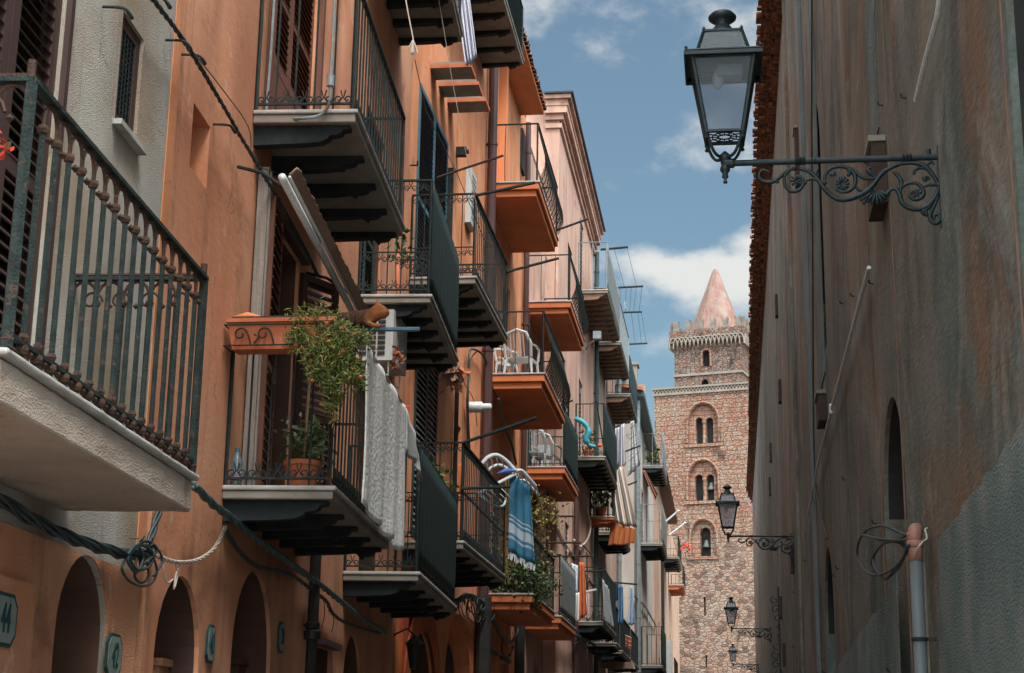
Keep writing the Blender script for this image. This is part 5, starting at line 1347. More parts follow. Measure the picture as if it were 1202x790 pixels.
mb = MB(); mb.lathe([(0, -.22), (.05, -.2), (.10, .08), (.12, .10), (.05, .16), (.02, .2), (0, .22)], FB.pt(s, z, .30), 8); mb.tube([FB.pt(s, z + .2, .3), FB.pt(s, z + .28, .2), FB.pt(s, z + .2, .04)], .012, 5)
tag(mb.build('carriage_lantern', M['pipe_dark'], None, loc=FB.pt(s, z, .3)), 'small dark carriage lantern mounted in front of the red painted arch', 'lamp')
for i, (x, y) in enumerate(((519, 752), (515, 782))):
    s, z = FB.px(x, y, .01); mb = MB(); pts = [FB.pt(s + .13 * math.cos(a), z + .17 * math.sin(a), .006) for a in [math.pi * 2 * k / 12 for k in range(12)]]; mb.prism(pts, FB.n * .02)
    mb.build('oval_plaque', M['plaque'] if i else M['ochre_base'], H3)
mb = MB(); wall_face(mb, FB, S3 + .01, S4 - .01, 0.0, 3.75, [(A5[0], A5[1], -.1, A5[3], A5[4]), (A6[0], A6[1], -.1, A6[3], A6[4])], .012, .010); mb.build('painted_dado', M['deep_orange'], H3)
# balcony E
bE = corb_balcony(H3, FB, 20.3, 23.55, .90, 7.78, 6, th=.07, h=.2)
railing(bE, FB, 20.3, 23.55, .90, 7.78, h=1.16, gap=.16, br=.009, scroll_b=True, scroll_t=True, mid=.40, rail=.02)
rod(FB, 20.3, 8.90, .88, .80, bE, M['iron'], .022, rise=.16)
rod(FB, 23.5, 8.8, .88, .80, bE, M['iron'], .022, rise=.2)
# balcony N2
bN2 = corb_balcony(H3, FB, 20.4, 24.6, .80, 4.28, 6, th=.07, h=.2)
railing(bN2, FB, 20.4, 24.6, .80, 4.28, h=1.28, gap=.15, br=.0095, scroll_b=True, scroll_t=True, mid=.62, rail=.02, collar=True)
rod(FB, 20.4, 5.55, .78, .95, bN2, M['iron'], .022, rise=.32)
rod(FB, 20.4, 4.95, .78, .62, bN2, M['iron'], .020, rise=.02)
# top balcony T2
t2 = FB.px(566, 87); T2z = t2[1] + .28
bT2 = corb_balcony(H3, FB, t2[0] - 4.1, t2[0] + .1, .72, T2z, 7, th=.07, h=.2)
railing(bT2, FB, t2[0] - 4.1, t2[0] + .1, .72, T2z, gap=.5, br=.012, rail=.018, bars=False, lattice=(.09, .08, .95, .006), belly=0.001)
# three stone shelves with terracotta edges below the top balcony
for (x0, y0, x1) in ((505, 80, 540), (515, 101, 560), (525, 120, 569)):
    s, z = FB.px(x0, y0); dd = (hx(x1, y0, FB.x0 + .6)).x
    mb = MB(); mb.cur = 1; mb.fbox(FB, s + .03, s + .45, z + .006, z + .10, .003, .56); mb.cur = 0; mb.fbox(FB, s, s + .028, z, z + .055, .003, .60); mb.fbox(FB, s + .029, s + .45, z, z + .055, .562, .60)
    mb.build('shelf', [M['terra'], M['under_stone']], H3)
# AC style white grille box and camera on the wall
s, z = FB.px(546, 230); mb = MB(); mb.fbox(FB, s, s + .55, z - .45, z + .5, .003, .10)
o_ = mb.build('notice_board', M['white'], H3)
mb = MB()
for i in range(9): mb.fbox(FB, s + .08, s + .47, z - .35 + i * .09, z - .32 + i * .09, .101, .106)
mb.build('grille', M['slat_grey'], o_)
s, z = FB.px(535, 177); mb = MB(); mb.fbox(FB, s, s + .12, z - .07, z + .07, .003, .16); mb.fbox(FB, s + .02, s + .10, z - .02, z + .02, .161, .20); tag(mb.build('wall_lamp', M['iron'], None, loc=FB.pt(s, z, 0)), 'small dark square wall lamp between the blue shutters and the brown drainpipe', 'lamp')
s, z = FB.px(556, 478, .15)
mb = MB(); U = FB.n; mb.lathe([(.0, -.02), (.085, 0), (.09, .02), (.09, .24), (.06, .26), (.06, .38), (.04, .40)], FB.pt(s, z, .04), 12, axis='x'); tag(mb.build('wall_light', M['white'], None, smooth=True, loc=FB.pt(s, z, 0)), 'white cylindrical wall light beside the brown drainpipe', 'lamp')
# big brown drain between house 3 and 4
s = FB.px(569, 300)[0] - .02
drain(FB, s - .10, .02, 14.9, .085, M['pipe_brown'], H3)
drain(FB, FB.px(531, 480)[0], FB.px(531, 528)[1] - 1.5, FB.px(531, 452)[1], .035, M['pipe_dark'], H3)
drain(FB, FB.px(556, 740)[0], .02, FB.px(556, 700)[1], .13, M['pipe_dark'], H3)
eave(FB, S3, S4, 14.72, .55, H3, M['orange'])
s, z = FB.px(482, 193, .02); 
P = [FB.pt(*FB.px(x, y, oo), oo) for x, y, oo in ((482, 194, .01), (490, 194, .14), (490, 189, .16))]; mb = MB(); mb.tube(P, .012, 5); mb.build('iron_hook', M['iron'], H3)

# ---- house 4: orange slabs (F, G, N3)
dF = (FB.px(590, 170)[0] - .2, FB.px(590, 170)[0] + .75, 11.62, 13.9)
dG = (FB.px(590, 400)[0], FB.px(590, 400)[0] + .95, 8.17, 10.5)
dN3 = (28.6, 29.7, 4.29, 6.4)
wq = [(FB.px(573, 779)[0], FB.px(580, 779)[0], .9, FB.px(576, 768)[1], 0, .2), (FB.px(586, 783)[0], FB.px(596, 783)[0], .9, FB.px(590, 776)[1], 0, .2)]
ops4 = [dF + (0, .15), dG + (0, .15), dN3 + (0, .15)] + wq
H4 = house(FB, S4, S5, 15.0, M['salmon2'], 'orange house whose balconies are smooth orange slabs with bellied railings', ops4)
for q in (dF, dG, dN3): shutters(FB, q[0] + .02, q[1] - .02, q[2], q[3] - .02, -.08, M['green_wood'], M['green_wood'], H4, pitch=.09)
for q in wq: panel(FB, q, -.18, 'window', M['glass'], H4); mb = MB(); mb.fbox(FB, q[0] - .05, q[1] + .05, q[3] + .004, q[3] + .07, .003, .06); mb.build('lintel', M['dark_wood'], H4)
mb = MB(); wall_face(mb, FB, S4 + .01, S5 - .01, 0.0, 3.7, [(q[0], q[1], q[2], q[3]) for q in wq], .012, .010); mb.build('painted_dado', M['orange'], H4)
def orange_balcony(parent, fc, s0, s1, D, z, h=1.0, th=.24, lattice=True, m=None, gap=.26, belly=.13, rail=True, sheet=None, ss=(0, 1, 0)):
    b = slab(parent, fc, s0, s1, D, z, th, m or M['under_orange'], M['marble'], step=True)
    if rail: railing(b, fc, s0, s1, D, z, h=h, gap=gap, br=.0095, belly=belly, rail=.022, lattice=(.085, .06, .62, .005) if lattice else None, sheet=sheet, sheet_sides=ss)
    return b
bF = orange_balcony(H4, FB, 27.15, 30.6, .92, 11.62, h=1.1)
bG = orange_balcony(H4, FB, 27.5, 31.3, 1.02, 8.17, h=1.12)
bN3 = orange_balcony(H4, FB, 27.5, 31.2, .86, 4.32, lattice=False, belly=.0, gap=.16, h=1.0)
rod(FB, 27.1, 9.6, 1.0, .0, bG, M['iron'], .02, rise=.01, ds=.0) if False else None
rod(FB, 30.4, 11.75, .9, .62, bF, M['iron'], .024, rise=.22)
drain(FB, FB.px(612, 380)[0], .02, 14.8, .06, M['pipe_brown'], H4)
drain(FB, FB.px(603, 720)[0], .02, FB.px(603, 690)[1], .10, M['pipe_dark'], H4)
drain(FB, FB.px(569, 770)[0] - .1, .02, FB.px(569, 715)[1], .03, M['pipe_green'], H4)
eave(FB, S4, S5 - 1.0, 14.72, .55, H4, M['orange'])
pier(FB, FB.px(577, 150)[0] + .9, FB.px(577, 150)[0] + 1.15, 12.0, 14.6, .003, .14, M['orange'], H4, 'pilaster')
mb = MB(); s, z = FB.px(611, 150); mb.fbox(FB, s, s + .5, z - .9, z, .003, .05); mb.build('small_window', M['dark'], H4)

# ---- narrow pale pink house (H, I, N4)
dH = (FB.px(640, 320)[0], FB.px(640, 320)[0] + .9, 11.04, 13.2)
dI = (33.7, 34.7, 7.57, 9.8); dN4 = (33.8, 34.8, 4.4, 6.4)
A7 = archo(626, 632, 770, 785, FB, .3)
H5 = house(FB, S5, S6, 14.6, M['pink'], 'narrow pale pink house with white chairs on its middle balcony', [dH + (0, .15), dI + (0, .15), dN4 + (0, .15), A7])
for q in (dH, dI, dN4): shutters(FB, q[0] + .02, q[1] - .02, q[2], q[3] - .02, -.08, M['slat_grey'], M['slat_grey'], H5, pitch=.10)
panel(FB, A7, -.28, 'door', M['dark'], H5)
bH = orange_balcony(H5, FB, 32.95, 36.4, .95, 11.04, h=1.02)
bI = orange_balcony(H5, FB, 33.5, 36.7, .80, 7.57, h=1.25, lattice=False, belly=0, gap=.2, sheet=M['green_sheet'])
bN4 = orange_balcony(H5, FB, 33.4, 36.8, .75, 4.45, h=1.25, lattice=False, belly=0, gap=.4, sheet=M['grey_sheet'])
rod(FB, 33.0, 9.6, .2, .0001, bI) if False else None
for (x0, y0, x1, y1, s_) in ((630, 607, 676, 606, 33.3), (630, 638, 682, 637, 34.2), (640, 652, 697, 653, 35.0)):
    a = hy(x0, y0, s_); b = hy(x1, y1, s_); mb = MB(); mb.tube([Vector((FB.x0 + .02, s_, b.z)), Vector((b.x, s_, b.z))], .022, 6); mb.build('drying_rod', M['rust'], bN4)
mb = MB(); s = 33.6; mb.tube([FB.pt(s, 9.0, .95), FB.pt(s, 8.72, .35)], .02, 6); mb.build('drying_rod', M['iron'], bI)
# ---- H6: tall pink house with the classical cornice (J, K, L, N5)
zc6 = 17.25
dJ = (42.6, 43.7, 14.0, 16.2); dK = (42.5, 43.6, 9.3, 11.6); dN5 = (42.3, 43.5, 4.9, 7.0); wC1 = (FC.px(667, 250)[0], FC.px(672, 250)[0], 11.9, 14.4, 0, .2); wC2 = (FC.px(640, 570)[0] + .2, FC.px(640, 570)[0] + 1.1, 5.0, 7.6, 0, .2); wC3 = (39.3, 40.3, 8.4, 10.6, 0, .2); wC4 = (45.0, 46.0, 4.9, 7.2, 0, .2); wC5 = (39.0, 40.0, 4.9, 7.2, 0, .2)
H6 = house(FC, S6, S7, zc6, M['pink'], 'tall pale pink house with a moulded cornice and grey railed balcony', [dJ + (0, .2), dK + (0, .2), dN5 + (0, .2), wC1, wC2, wC3, wC4, wC5], depth=.2)
for q in (dJ, dK, dN5, wC4, wC5): shutters(FC, q[0] + .02, q[1] - .02, q[2], q[3] - .02, -.08, M['slat_grey'], M['slat_grey'], H6, pitch=.12)
for q in (wC1, wC2, wC3): shutters(FC, q[0] + .02, q[1] - .02, q[2], q[3] - .02, -.08, M['green_wood'], M['green_wood'], H6, pitch=.10)
mb = MB(); e = S7 - .01                                     # stepped cornice with end return
for k, (dz, pr) in enumerate(((-.70, .06), (-.50, .10), (-.36, .20), (-.18, .22), (-.02, .30))):
    mb.fbox(FC, S6 - pr, e, zc6 + dz, zc6 + dz + (.118 if k == 0 else .138 if k == 1 else .178 if k == 2 else .158 if k == 3 else .10), -.35, pr)
mb.build('cornice', M['pink'], H6)
mb = MB(); mb.fbox(FC, S6 - .36, e, zc6 + .085, zc6 + .13, -.35, .36); mb.build('gutter', M['pipe_dark'], H6)
mb = MB(); mb.fbox(FC, S6 + .4, S6 + .9, zc6 + .13, zc6 + .36, -.3, -.05); mb.build('vent_cap', M['pipe_dark'], H6)
drain(FC, FC.px(697, 260)[0], .02, zc6 - .6, .07, M['pipe_green'], H6)
drain(FC, FC.px(672, 600)[0], .02, 8.0, .07, M['pipe_brown'], H6)
def far_balcony(parent, fc, s0, s1, D, z, h=1.0, n=6, rm=None, cm=None, um=None, top=None, gap=.18, sheet=None, ss=(0, 1, 0), sb=False, ch=.2):
    b = slab(parent, fc, s0, s1, D, z, .07, um or M['under_stone'], top)
    corbels(b, fc, s0, s1, D, z - .108, n, cm or M['corbel'], ch, .12)
    railing(b, fc, s0, s1, D, z, h=h, m=rm or M['iron'], gap=gap, br=.011, rail=.022, sheet=sheet, sheet_sides=ss, scroll_b=sb)
    return b
bJ = far_balcony(H6, FC, 42.1, 47.3, .80, 13.95, h=1.35, n=10, rm=M['grey_metal'], cm=M['corbel_brown'], um=M['under_stone'], gap=.5, sheet=M['grey_sheet'])
bK = far_balcony(H6, FC, 41.5, 46.3, .78, 9.25, h=1.40, n=8, sb=True, sheet=M['green_sheet'])
bL = far_balcony(H6, FC, 46.1, 49.0 - 1.7, .70, 8.35, n=3, cm=M['terra'], um=M['terra'], ch=.12)
bN5 = far_balcony(H6, FC, 40.9, 45.4, .80, 4.95, h=1.35, n=7, sb=True)
bN6 = far_balcony(H6, FC, 45.6, 47.3, .80, 4.75, n=3)
mb = MB()
for i in range(11): mb.tube([FC.pt(41.3 + i * .4, 4.95 + .1, .80), FC.pt(41.3 + i * .4, 6.3, .80)], .012, 4)
mb.build('railing_panel', M['iron'], bN5)
# ---- H7: grey pink house behind
dq = [(49.0, 50.2, 14.4, 16.6, 0, .2), (52, 53.1, 14.4, 16.4, 0, .2), (49.2, 50.3, 8.4, 10.6, 0, .2), (49.2, 50.3, 4.7, 6.9, 0, .2), (53.2, 54.3, 8.4, 10.6, 0, .2), (53.2, 54.3, 4.7, 6.9, 0, .2)]
H7 = house(FC, S7, S8, 15.6, M['greypink'], 'grey pink house behind the tall pink one, hung with laundry rods', [q for q in dq if q[3] < 15.4], depth=.2)
for q in dq:
    if q[3] < 15.4: shutters(FC, q[0] + .02, q[1] - .02, q[2], q[3] - .02, -.08, M['slat_grey'], M['slat_grey'], H7, pitch=.14)
bJ2 = far_balcony(H7, FC, 47.6, 52.2, .80, 13.9, h=1.3, n=9, rm=M['grey_metal'], cm=M['corbel_brown'])
bJ3 = far_balcony(H7, FC, 52.6, 57.0, .80, 13.4, h=1.3, n=8, rm=M['iron'], cm=M['corbel_brown'], sheet=M['green_sheet'])
bL2 = far_balcony(H7, FC, 48.2, 52.4, .80, 8.2, n=6)
bL3 = far_balcony(H7, FC, 48.0, 52.5, .80, 4.7, n=6)
bL4 = far_balcony(H7, FC, 53.2, 57.2, .80, 4.7, n=6)
eave(FC, S7, S8, 15.4, .45, H7, M['orange'])
drain(FC, 57.6, .02, 15.3, .08, M['grey_metal'], H7)
# ---- H8: cream gabled house
zt8 = 14.6
dq = [(64.5, 66.2, 13.2, 14.4, 0, .2), (63.5, 65.0, 9.7, 12.0, 0, .2), (67.0, 68.2, 9.7, 12.0, 0, .2), (60.5, 61.6, 4.9, 7.6, 0, .2), (64.0, 65.2, 5.2, 7.6, 0, .2), (68.0, 69.2, 5.2, 7.6, 0, .2), (60.6, 61.7, 9.7, 12.0, 0, .2)]
H8 = house(FD, S8, S9, zt8, M['cream'], 'cream house with an orange tiled gable edge, a chimney and grey balconies', dq, depth=.2)
for q in dq: shutters(FD, q[0] + .02, q[1] - .02, q[2], q[3] - .02, -.08, M['dark_wood'], M['slat_grey'], H8, pitch=.16)
eave(FD, S8, S9, zt8 - .1, .45, H8, M['pipe_green'], tiles=False, th=.22)
mb = MB(); mb.box8([(FD.x0 - 3.2, S8 - .15, zt8 + .75), (FD.x0 + .35, S8 - .15, zt8 + .1), (FD.x0 + .35, S8 + .25, zt8 + .1), (FD.x0 - 3.2, S8 + .25, zt8 + .75), (FD.x0 - 3.2, S8 - .15, zt8 + .87), (FD.x0 + .35, S8 - .15, zt8 + .22), (FD.x0 + .35, S8 + .25, zt8 + .22), (FD.x0 - 3.2, S8 + .25, zt8 + .87)]); mb.build('gable_edge', M['terra'], H8)
mb = MB(); mb.prism([(FD.x0 - 3.2, S8 + .004, zt8), (FD.x0 + .0, S8 + .004, zt8), (FD.x0 + .0, S8 + .004, zt8 + .14), (FD.x0 - 3.2, S8 + .004, zt8 + .74)], (0, .3, 0)); mb.build('gable', M['cream'], H8)
c_ = hy(740, 427, 60.0); mb = MB(); mb.box(c_.x - .27, c_.x + .27, 59.7, 60.3, zt8 + .1, c_.z - .12); mb.box(c_.x - .33, c_.x + .33, 59.64, 60.36, c_.z - .118, c_.z - .02); mb.build('chimney', M['cornice_stone'], H8)
c_ = hy(752, 450, 63.0); mb = MB(); mb.box(c_.x - .2, c_.x + .2, 62.7, 63.3, zt8 + .1, c_.z - .1); mb.build('roof_tank', M['cornice_stone'], H8)
mb = MB(); a = hy(718, 457, 59.5); b = hy(735, 457, 59.5); mb.box(a.x, b.x, 59.3, 59.6, a.z - .25, a.z + .1); mb.box(a.x, b.x, 59.35, 59.55, a.z + .102, a.z + .8); mb.build('roof_terrace', M['pipe_green'], H8)
bM1 = far_balcony(H8, FD, 64.3, 68.6, .82, 13.05, h=1.3, n=7, rm=M['grey_metal'], gap=.35, sheet=M['grey_sheet'], cm=M['corbel'])
bM2 = far_balcony(H8, FD, 62.6, 67.2, .85, 9.72, h=1.5, n=8, rm=M['grey_metal'], gap=.3, sheet=M['grey_sheet'], sb=True)
bM5 = far_balcony(H8, FD, 62.8, 67.0, .80, 5.1, h=1.45, n=7, sheet=M['green_sheet'])
drain(FD, S8 + .35, .02, 14.4, .10, M['grey_metal'], H8)
drain(FD, FD.px(775, 700)[0], .02, 12.8, .09, M['pipe_dark'], H8)
# ---- H9: last house, sand with brown tiled eave
dq = [(79, 80.2, 11.2, 13.4, 0, .2), (86, 87.2, 11.4, 13.4, 0, .2), (78, 79.2, 5.5, 8.0, 0, .2), (84, 85.2, 5.5, 8, 0, .2), (93, 94.2, 6, 8.5, 0, .2)]
H9 = house(FE, S9, 112, 14.9, M['sand'], 'farthest sand coloured house with a brown tiled eave next to the tower', dq, depth=.2)
for q in dq: shutters(FE, q[0] + .02, q[1] - .02, q[2], q[3] - .02, -.08, M['dark_wood'], M['dark_wood'], H9, pitch=.2)
eave(FE, S9, 92, 14.6, .55, H9, M['tile_dark'])
bM3 = far_balcony(H9, FE, 82.5, 88.0, .85, 11.6, h=1.1, n=6, sb=True, gap=.4)
bM4 = far_balcony(H9, FE, 91, 96.0, .85, 11.1, h=1.1, n=6, gap=.4, cm=M['terra'], um=M['terra'])
bM6 = far_balcony(H9, FE, 78, 83.0, .75, 5.0, h=1.3, n=6, gap=.4)

# ================================================================== THINGS ON AND AROUND THE BALCONIES
def gpath(pts, fc, o): return [fc.pt(*fc.px(p[0], p[1], p[2] if len(p) > 2 else o), p[2] if len(p) > 2 else o) for p in pts]
def twist(mb, path, r, R_, n=3, pitch=.22, sides=5):
    P = smoothpath(path, 10); L = 0; acc = [0]
    for a, b in zip(P, P[1:]): L += (b - a).length; acc.append(L)
    for k in range(n):
        q = []
        for i, p in enumerate(P):
            t = (P[min(i + 1, len(P) - 1)] - P[max(i - 1, 0)]).normalized(); u = t.cross(Z).normalized(); v = t.cross(u)
            a = acc[i] / pitch * 2 * math.pi + k * 2 * math.pi / n; q.append(p + u * (R_ * math.cos(a)) + v * (R_ * math.sin(a)))
        mb.tube(q, r, sides)
# ---- cables along the left facades
mb = MB(); P = gpath([(-40, 566), (-5, 584), (40, 611), (80, 630), (120, 644), (150, 651), (174, 650)], FA, .10)
twist(mb, P, .011, .016, 4, 1.7, 6); twist(mb, P, .008, .028, 3, 1.1, 5); tag(mb.build('cable_bundle', M['cable'], None, smooth=True, loc=P[0]), 'thick bundle of black cables sagging under the near white balcony slab', 'cable')
mb = MB(); P = gpath([(150, 651), (160, 640), (168, 655), (160, 672), (150, 655), (165, 640), (178, 648), (176, 664), (160, 668), (152, 650), (170, 635), (184, 645), (172, 660)], FA, .13)
mb.tube(smoothpath(P, 5), .010, 6)
P2 = gpath([(166, 662), (172, 648), (180, 622), (188, 596)], FA, .11); twist(mb, P2, .011, .012, 3, .4, 6)
for pl in ([(178, 650), (184, 668), (180, 682), (168, 688), (152, 682), (143, 668), (148, 655)], [(160, 655), (158, 676), (166, 684), (174, 676), (172, 655)], [(172, 640), (186, 646), (190, 660), (180, 676)]):
    mb.tube(smoothpath(gpath(pl, FA, .12), 5), .008, 5)
for i in range(7):
    c = FA.pt(*FA.px(163 + 3 * i % 17, 632 + 4 * i % 20, .13), .13); mb.tube([c, c + Vector((RNG.uniform(-.04, .04), RNG.uniform(-.05, .05), RNG.uniform(-.02, .04)))], .004, 4)
tag(mb.build('cable_knot', M['cable'], None, smooth=True, loc=P[0]), 'tangled knot of black cables tied to the wall below the near balcony corner', 'cable')
mb = MB(); P = gpath([(176, 650), (190, 655), (208, 660), (230, 658), (247, 648), (256, 636), (265, 618)], FA, .09); twist(mb, P, .007, .008, 3, .3, 5)
for pl in ([(193, 655), (192, 670), (196, 684), (203, 680)], [(206, 660), (208, 676), (205, 690)], [(214, 660), (207, 672), (204, 692)]): mb.tube(smoothpath(gpath(pl, FA, .09), 5), .006, 5)
tag(mb.build('pale_cable', M['cable_pale'], None, smooth=True, loc=P[0]), 'pale frayed cable looping over the low arch with the red door', 'cable')
mb = MB(); P = gpath([(228, 570), (250, 592), (270, 607), (300, 632), (340, 661), (375, 686), (400, 706), (425, 726), (452, 742)], FA, .12); twist(mb, P, .0155, .015, 3, .75, 7)
tag(mb.build('twisted_cable', M['cable_grey'] if False else mat('teal_cable', (.035, .075, .075), (.06, .11, .11), 10, .5), None, smooth=True, loc=P[0]), 'thick twisted teal cable running down to the right under the towel balcony', 'cable')
mb = MB(); P = gpath([(263, 620), (280, 646), (300, 664), (322, 670), (345, 677), (365, 692), (383, 706), (391, 721), (410, 733), (446, 744)], FA, .07); twist(mb, P, .009, .012, 3, .35, 5)
for pl in ([(380, 703), (381, 720), (378, 736)], [(387, 712), (392, 728), (389, 742)]): mb.tube(smoothpath(gpath(pl, FA, .06), 4), .005, 4)
tag(mb.build('dark_cable', M['cable'], None, smooth=True, loc=P[0]), 'dark lumpy cable crossing above the arches below the teal cable', 'cable')
mb = MB(); P = gpath([(160, -25), (176, -5), (215, 47), (250, 104), (294, 180), (330, 240), (358, 292), (372, 322)], FA, .13); twist(mb, P, .0085, .010, 3, .3, 5)
P2 = gpath([(218, 50), (262, 106), (292, 150), (298, 190), (330, 205)], FA, .11); mb.tube(smoothpath(P2, 5), .004, 4)
tag(mb.build('upper_cable', M['cable'], None, smooth=True, loc=P[0]), 'black cable held on iron hooks slanting down the grey and salmon walls', 'cable')
for x0, y0, x1, y1, root, ob in ((120, 8, 140, 14, H1, .04), (168, -3, 188, 4, H1, .04), (194, 47, 215, 48, H1, .04), (212, 64, 240, 66, H2, .0), (250, 146, 272, 144, H2, .0)):
    s, z = FA.px(x0, y0, ob); mb = MB(); a = FA.pt(s, z, ob)
    b = FA.pt(s + .02, z, ob + .11)
    mb.tube(smoothpath([a, b, FA.pt(s + .05, z - .035, ob + .15), FA.pt(s + .10, z - .02, ob + .13), FA.pt(s + .11, z + .03, ob + .10)], 4), .009, 6); mb.build('cable_hook', M['old_iron'], root)
mb = MB(); P = gpath([(508, 706), (522, 703), (536, 706), (548, 699), (562, 704), (574, 712)], FB, .15); twist(mb, P, .020, .030, 4, .5, 5)
for k in range(13):
    x = 510 + RNG.random() * 62; w_ = RNG.uniform(4, 12); h_ = RNG.uniform(6, 26)
    pl = [(x, 703), (x + w_, 706 + h_ * .4), (x + w_ * .4, 706 + h_), (x - w_ * .5, 705 + h_ * .55), (x - RNG.uniform(-3, 6), 702)]; mb.tube(smoothpath(gpath(pl, FB, RNG.uniform(.10, .22)), 4), RNG.uniform(.007, .016), 5)
tag(mb.build('cable_tangle', M['cable'], None, smooth=True, loc=P[0]), 'big tangle of dark cables above the tall orange arch', 'cable')
mb = MB(); P = gpath([(572, 711), (580, 730), (590, 748), (599, 754), (606, 746), (608, 734), (607, 700)], FB, .12); mb.tube(smoothpath(P, 5), .03, 6)
for pl in ([(590, 748), (589, 764), (595, 772), (601, 768)], [(596, 752), (602, 760), (597, 770)], [(611, 735), (613, 752), (609, 762)]): mb.tube(smoothpath(gpath(pl, FB, .12), 4), .016, 5)
tag(mb.build('cable_loop', M['cable'], None, smooth=True, loc=P[0]), 'black cable sagging in a loop beneath the orange slab full of plants', 'cable')
mb = MB(); P = gpath([(551, 530), (549, 470), (550, 440), (551, 414), (556, 410), (566, 416), (573, 432), (578, 455), (586, 468)], FB, .10); mb.tube(smoothpath(P, 5), .020, 6)
P2 = gpath([(549, 525), (548, 470), (552, 425), (560, 412)], FB, .07); mb.tube(smoothpath(P2, 5), .012, 5); P3 = gpath([(532, 420), (545, 450), (556, 470), (560, 500)], FB, .06); mb.tube(smoothpath(P3, 5), .007, 5)
tag(mb.build('wall_cable', M['cable'], None, smooth=True, loc=P[0]), 'dark cable rising beside the brown drainpipe and arching over towards the chairs balcony', 'cable')
mb = MB(); P = gpath([(642, 712), (655, 730), (668, 742), (690, 752), (706, 765), (716, 782)], FC, .2); twist(mb, P, .025, .03, 3, .7, 5)
for k in range(7):
    x = 640 + k * 11; pl = [(x, 715 + k * 8), (x + 7, 722 + k * 8), (x + 3, 735 + k * 7), (x - 4, 726 + k * 8)]; mb.tube(smoothpath(gpath(pl, FC, .2), 4), .014, 5)
tag(mb.build('cable_run', M['cable'], None, smooth=True, loc=P[0]), 'dark cables strung low along the pale pink houses', 'cable')
mb = MB(); P = gpath([(690, 585), (690, 600), (693, 618), (690, 632), (681, 642), (674, 634)], FC, .12); mb.tube(smoothpath(P, 5), .03, 6)
tag(mb.build('pale_pipe', M['cable_pale'], None, smooth=True, loc=P[0]), 'pale curved cable hanging beside the drainpipe of the pale pink house', 'cable')
mb = MB(); P = gpath([(745, 700), (757, 712), (764, 724), (770, 735)], FD, .1); mb.tube(smoothpath(P, 5), .035, 5); tag(mb.build('facade_cable', M['cable'], None, loc=P[0]), 'short black cable sagging across the cream house above its windows', 'cable')

# ---- awning above the towel balcony
root = thing('awning', 'folded awning with a white bar and scalloped brown canvas above the towel balcony', 'awning', tuple(FA.pt(12.2, 5.5, 0)))
mb = MB(); a = FA.pt(10.67, 5.63, .40); b = FA.pt(13.95, 5.50, .40); mb.tube([a, b], .030, 10); mb.tube([a + FA.n * .055, b + FA.n * .055], .012, 6); mb.build('front_bar', M['metal_white'], root, smooth=True)
mb = MB(); grid = []
for j in range(7):
    t = j / 6; row = []
    for i in range(81):
        u = i / 80; p = a.lerp(b, u) + FA.n * (.05 + .060 * t + .004 * math.sin(u * 40 + j)) + Z * (.02 + .05 * t)
        if j == 6: p += FA.n * (.012 * abs(math.sin(u * math.pi * 19)))
        row.append(p)
    grid.append(row)
mb.sheet(grid); mb.build('canvas', M['canvas'], root, smooth=True, thick=.012)
for s in (10.9, 13.6):
    mb = MB(); mb.tube([FA.pt(s, 5.62, .39), FA.pt(s, 5.75, .2), FA.pt(s, 5.80, .01)], .014, 6); mb.build('arm', M['iron'], root)

# ---- planter, trailing plant, cat
def P_(px, py, s): return hy(px, py, s)
x0, x1 = P_(272, 400, 10.93).x, P_(392, 400, 10.93).x; zt = P_(305, 378, 10.93).z; zb_ = P_(305, 413, 10.93).z
root = thing('planter', 'terracotta trough hung in an iron holder on the end rail of the towel balcony', 'planter', ((x0 + x1) / 2, 10.93, zb_))
mb = MB(); y0_, y1_ = 10.83, 11.03
A_ = [(x0 + .03, y0_ + .02), (x1 - .03, y0_ + .02), (x1 - .03, y1_ - .02), (x0 + .03, y1_ - .02)]; B_ = [(x0, y0_), (x1, y0_), (x1, y1_), (x0, y1_)]
mb.box8([(p[0], p[1], zb_) for p in A_] + [(p[0], p[1], zt - .03) for p in B_]); mb.box(x0 - .015, x1 + .015, y0_ - .015, y1_ + .015, zt - .028, zt); mb.build('trough', M['terra'], root)
mb = MB(); mb.box(x0 + .02, x1 - .02, y0_ + .01, y1_ - .01, zt + .001, zt + .02); mb.build('soil', M['soil'], root)
mb = MB(); yv = y0_ - .02
for zz in (zb_ + .02, zt - .05): mb.tube([(x0 - .02, yv, zz), (x1 + .02, yv, zz)], .006, 5); mb.tube([(x0 - .02, yv, zz), (x0 - .02, 11.06, zz)], .006, 5)
for xx in (x0 + .1, x0 + .27): mb.tube(spiral(Vector((xx, yv, zb_ + .10)), Vector((1, 0, 0)), Z, .055, 1.1, 0, 1, 12), .007, 5); mb.tube([(xx + .055, yv, zb_ + .10), (xx + .08, yv, zb_ + .02)], .007, 5)
mb.tube([(x0 + .20, yv, zb_ + .03), (x0 + .235, yv, zb_ + .08), (x0 + .20, yv, zb_ + .10)], .007, 5)
mb.build('iron_holder', M['iron'], root)
mb = MB(); mb.tube([(x0 + .02, y0_ + .05, zt + .015), (x0 + .12, y0_ + .05, zt + .028), (x0 + .28, y0_ + .08, zt + .01)], [.02, .035, .01], 6); tag(mb.build('orange_cloth', M['flower'], None, smooth=True, loc=(x0 + .1, y0_, zt)), 'folded orange cloth lying on the left end of the terracotta trough', 'cloth')
root = thing('trailing_plant', 'bushy trailing succulent with orange flowers spilling from the terracotta trough', 'plant', tuple(P_(385, 400, 10.9)))
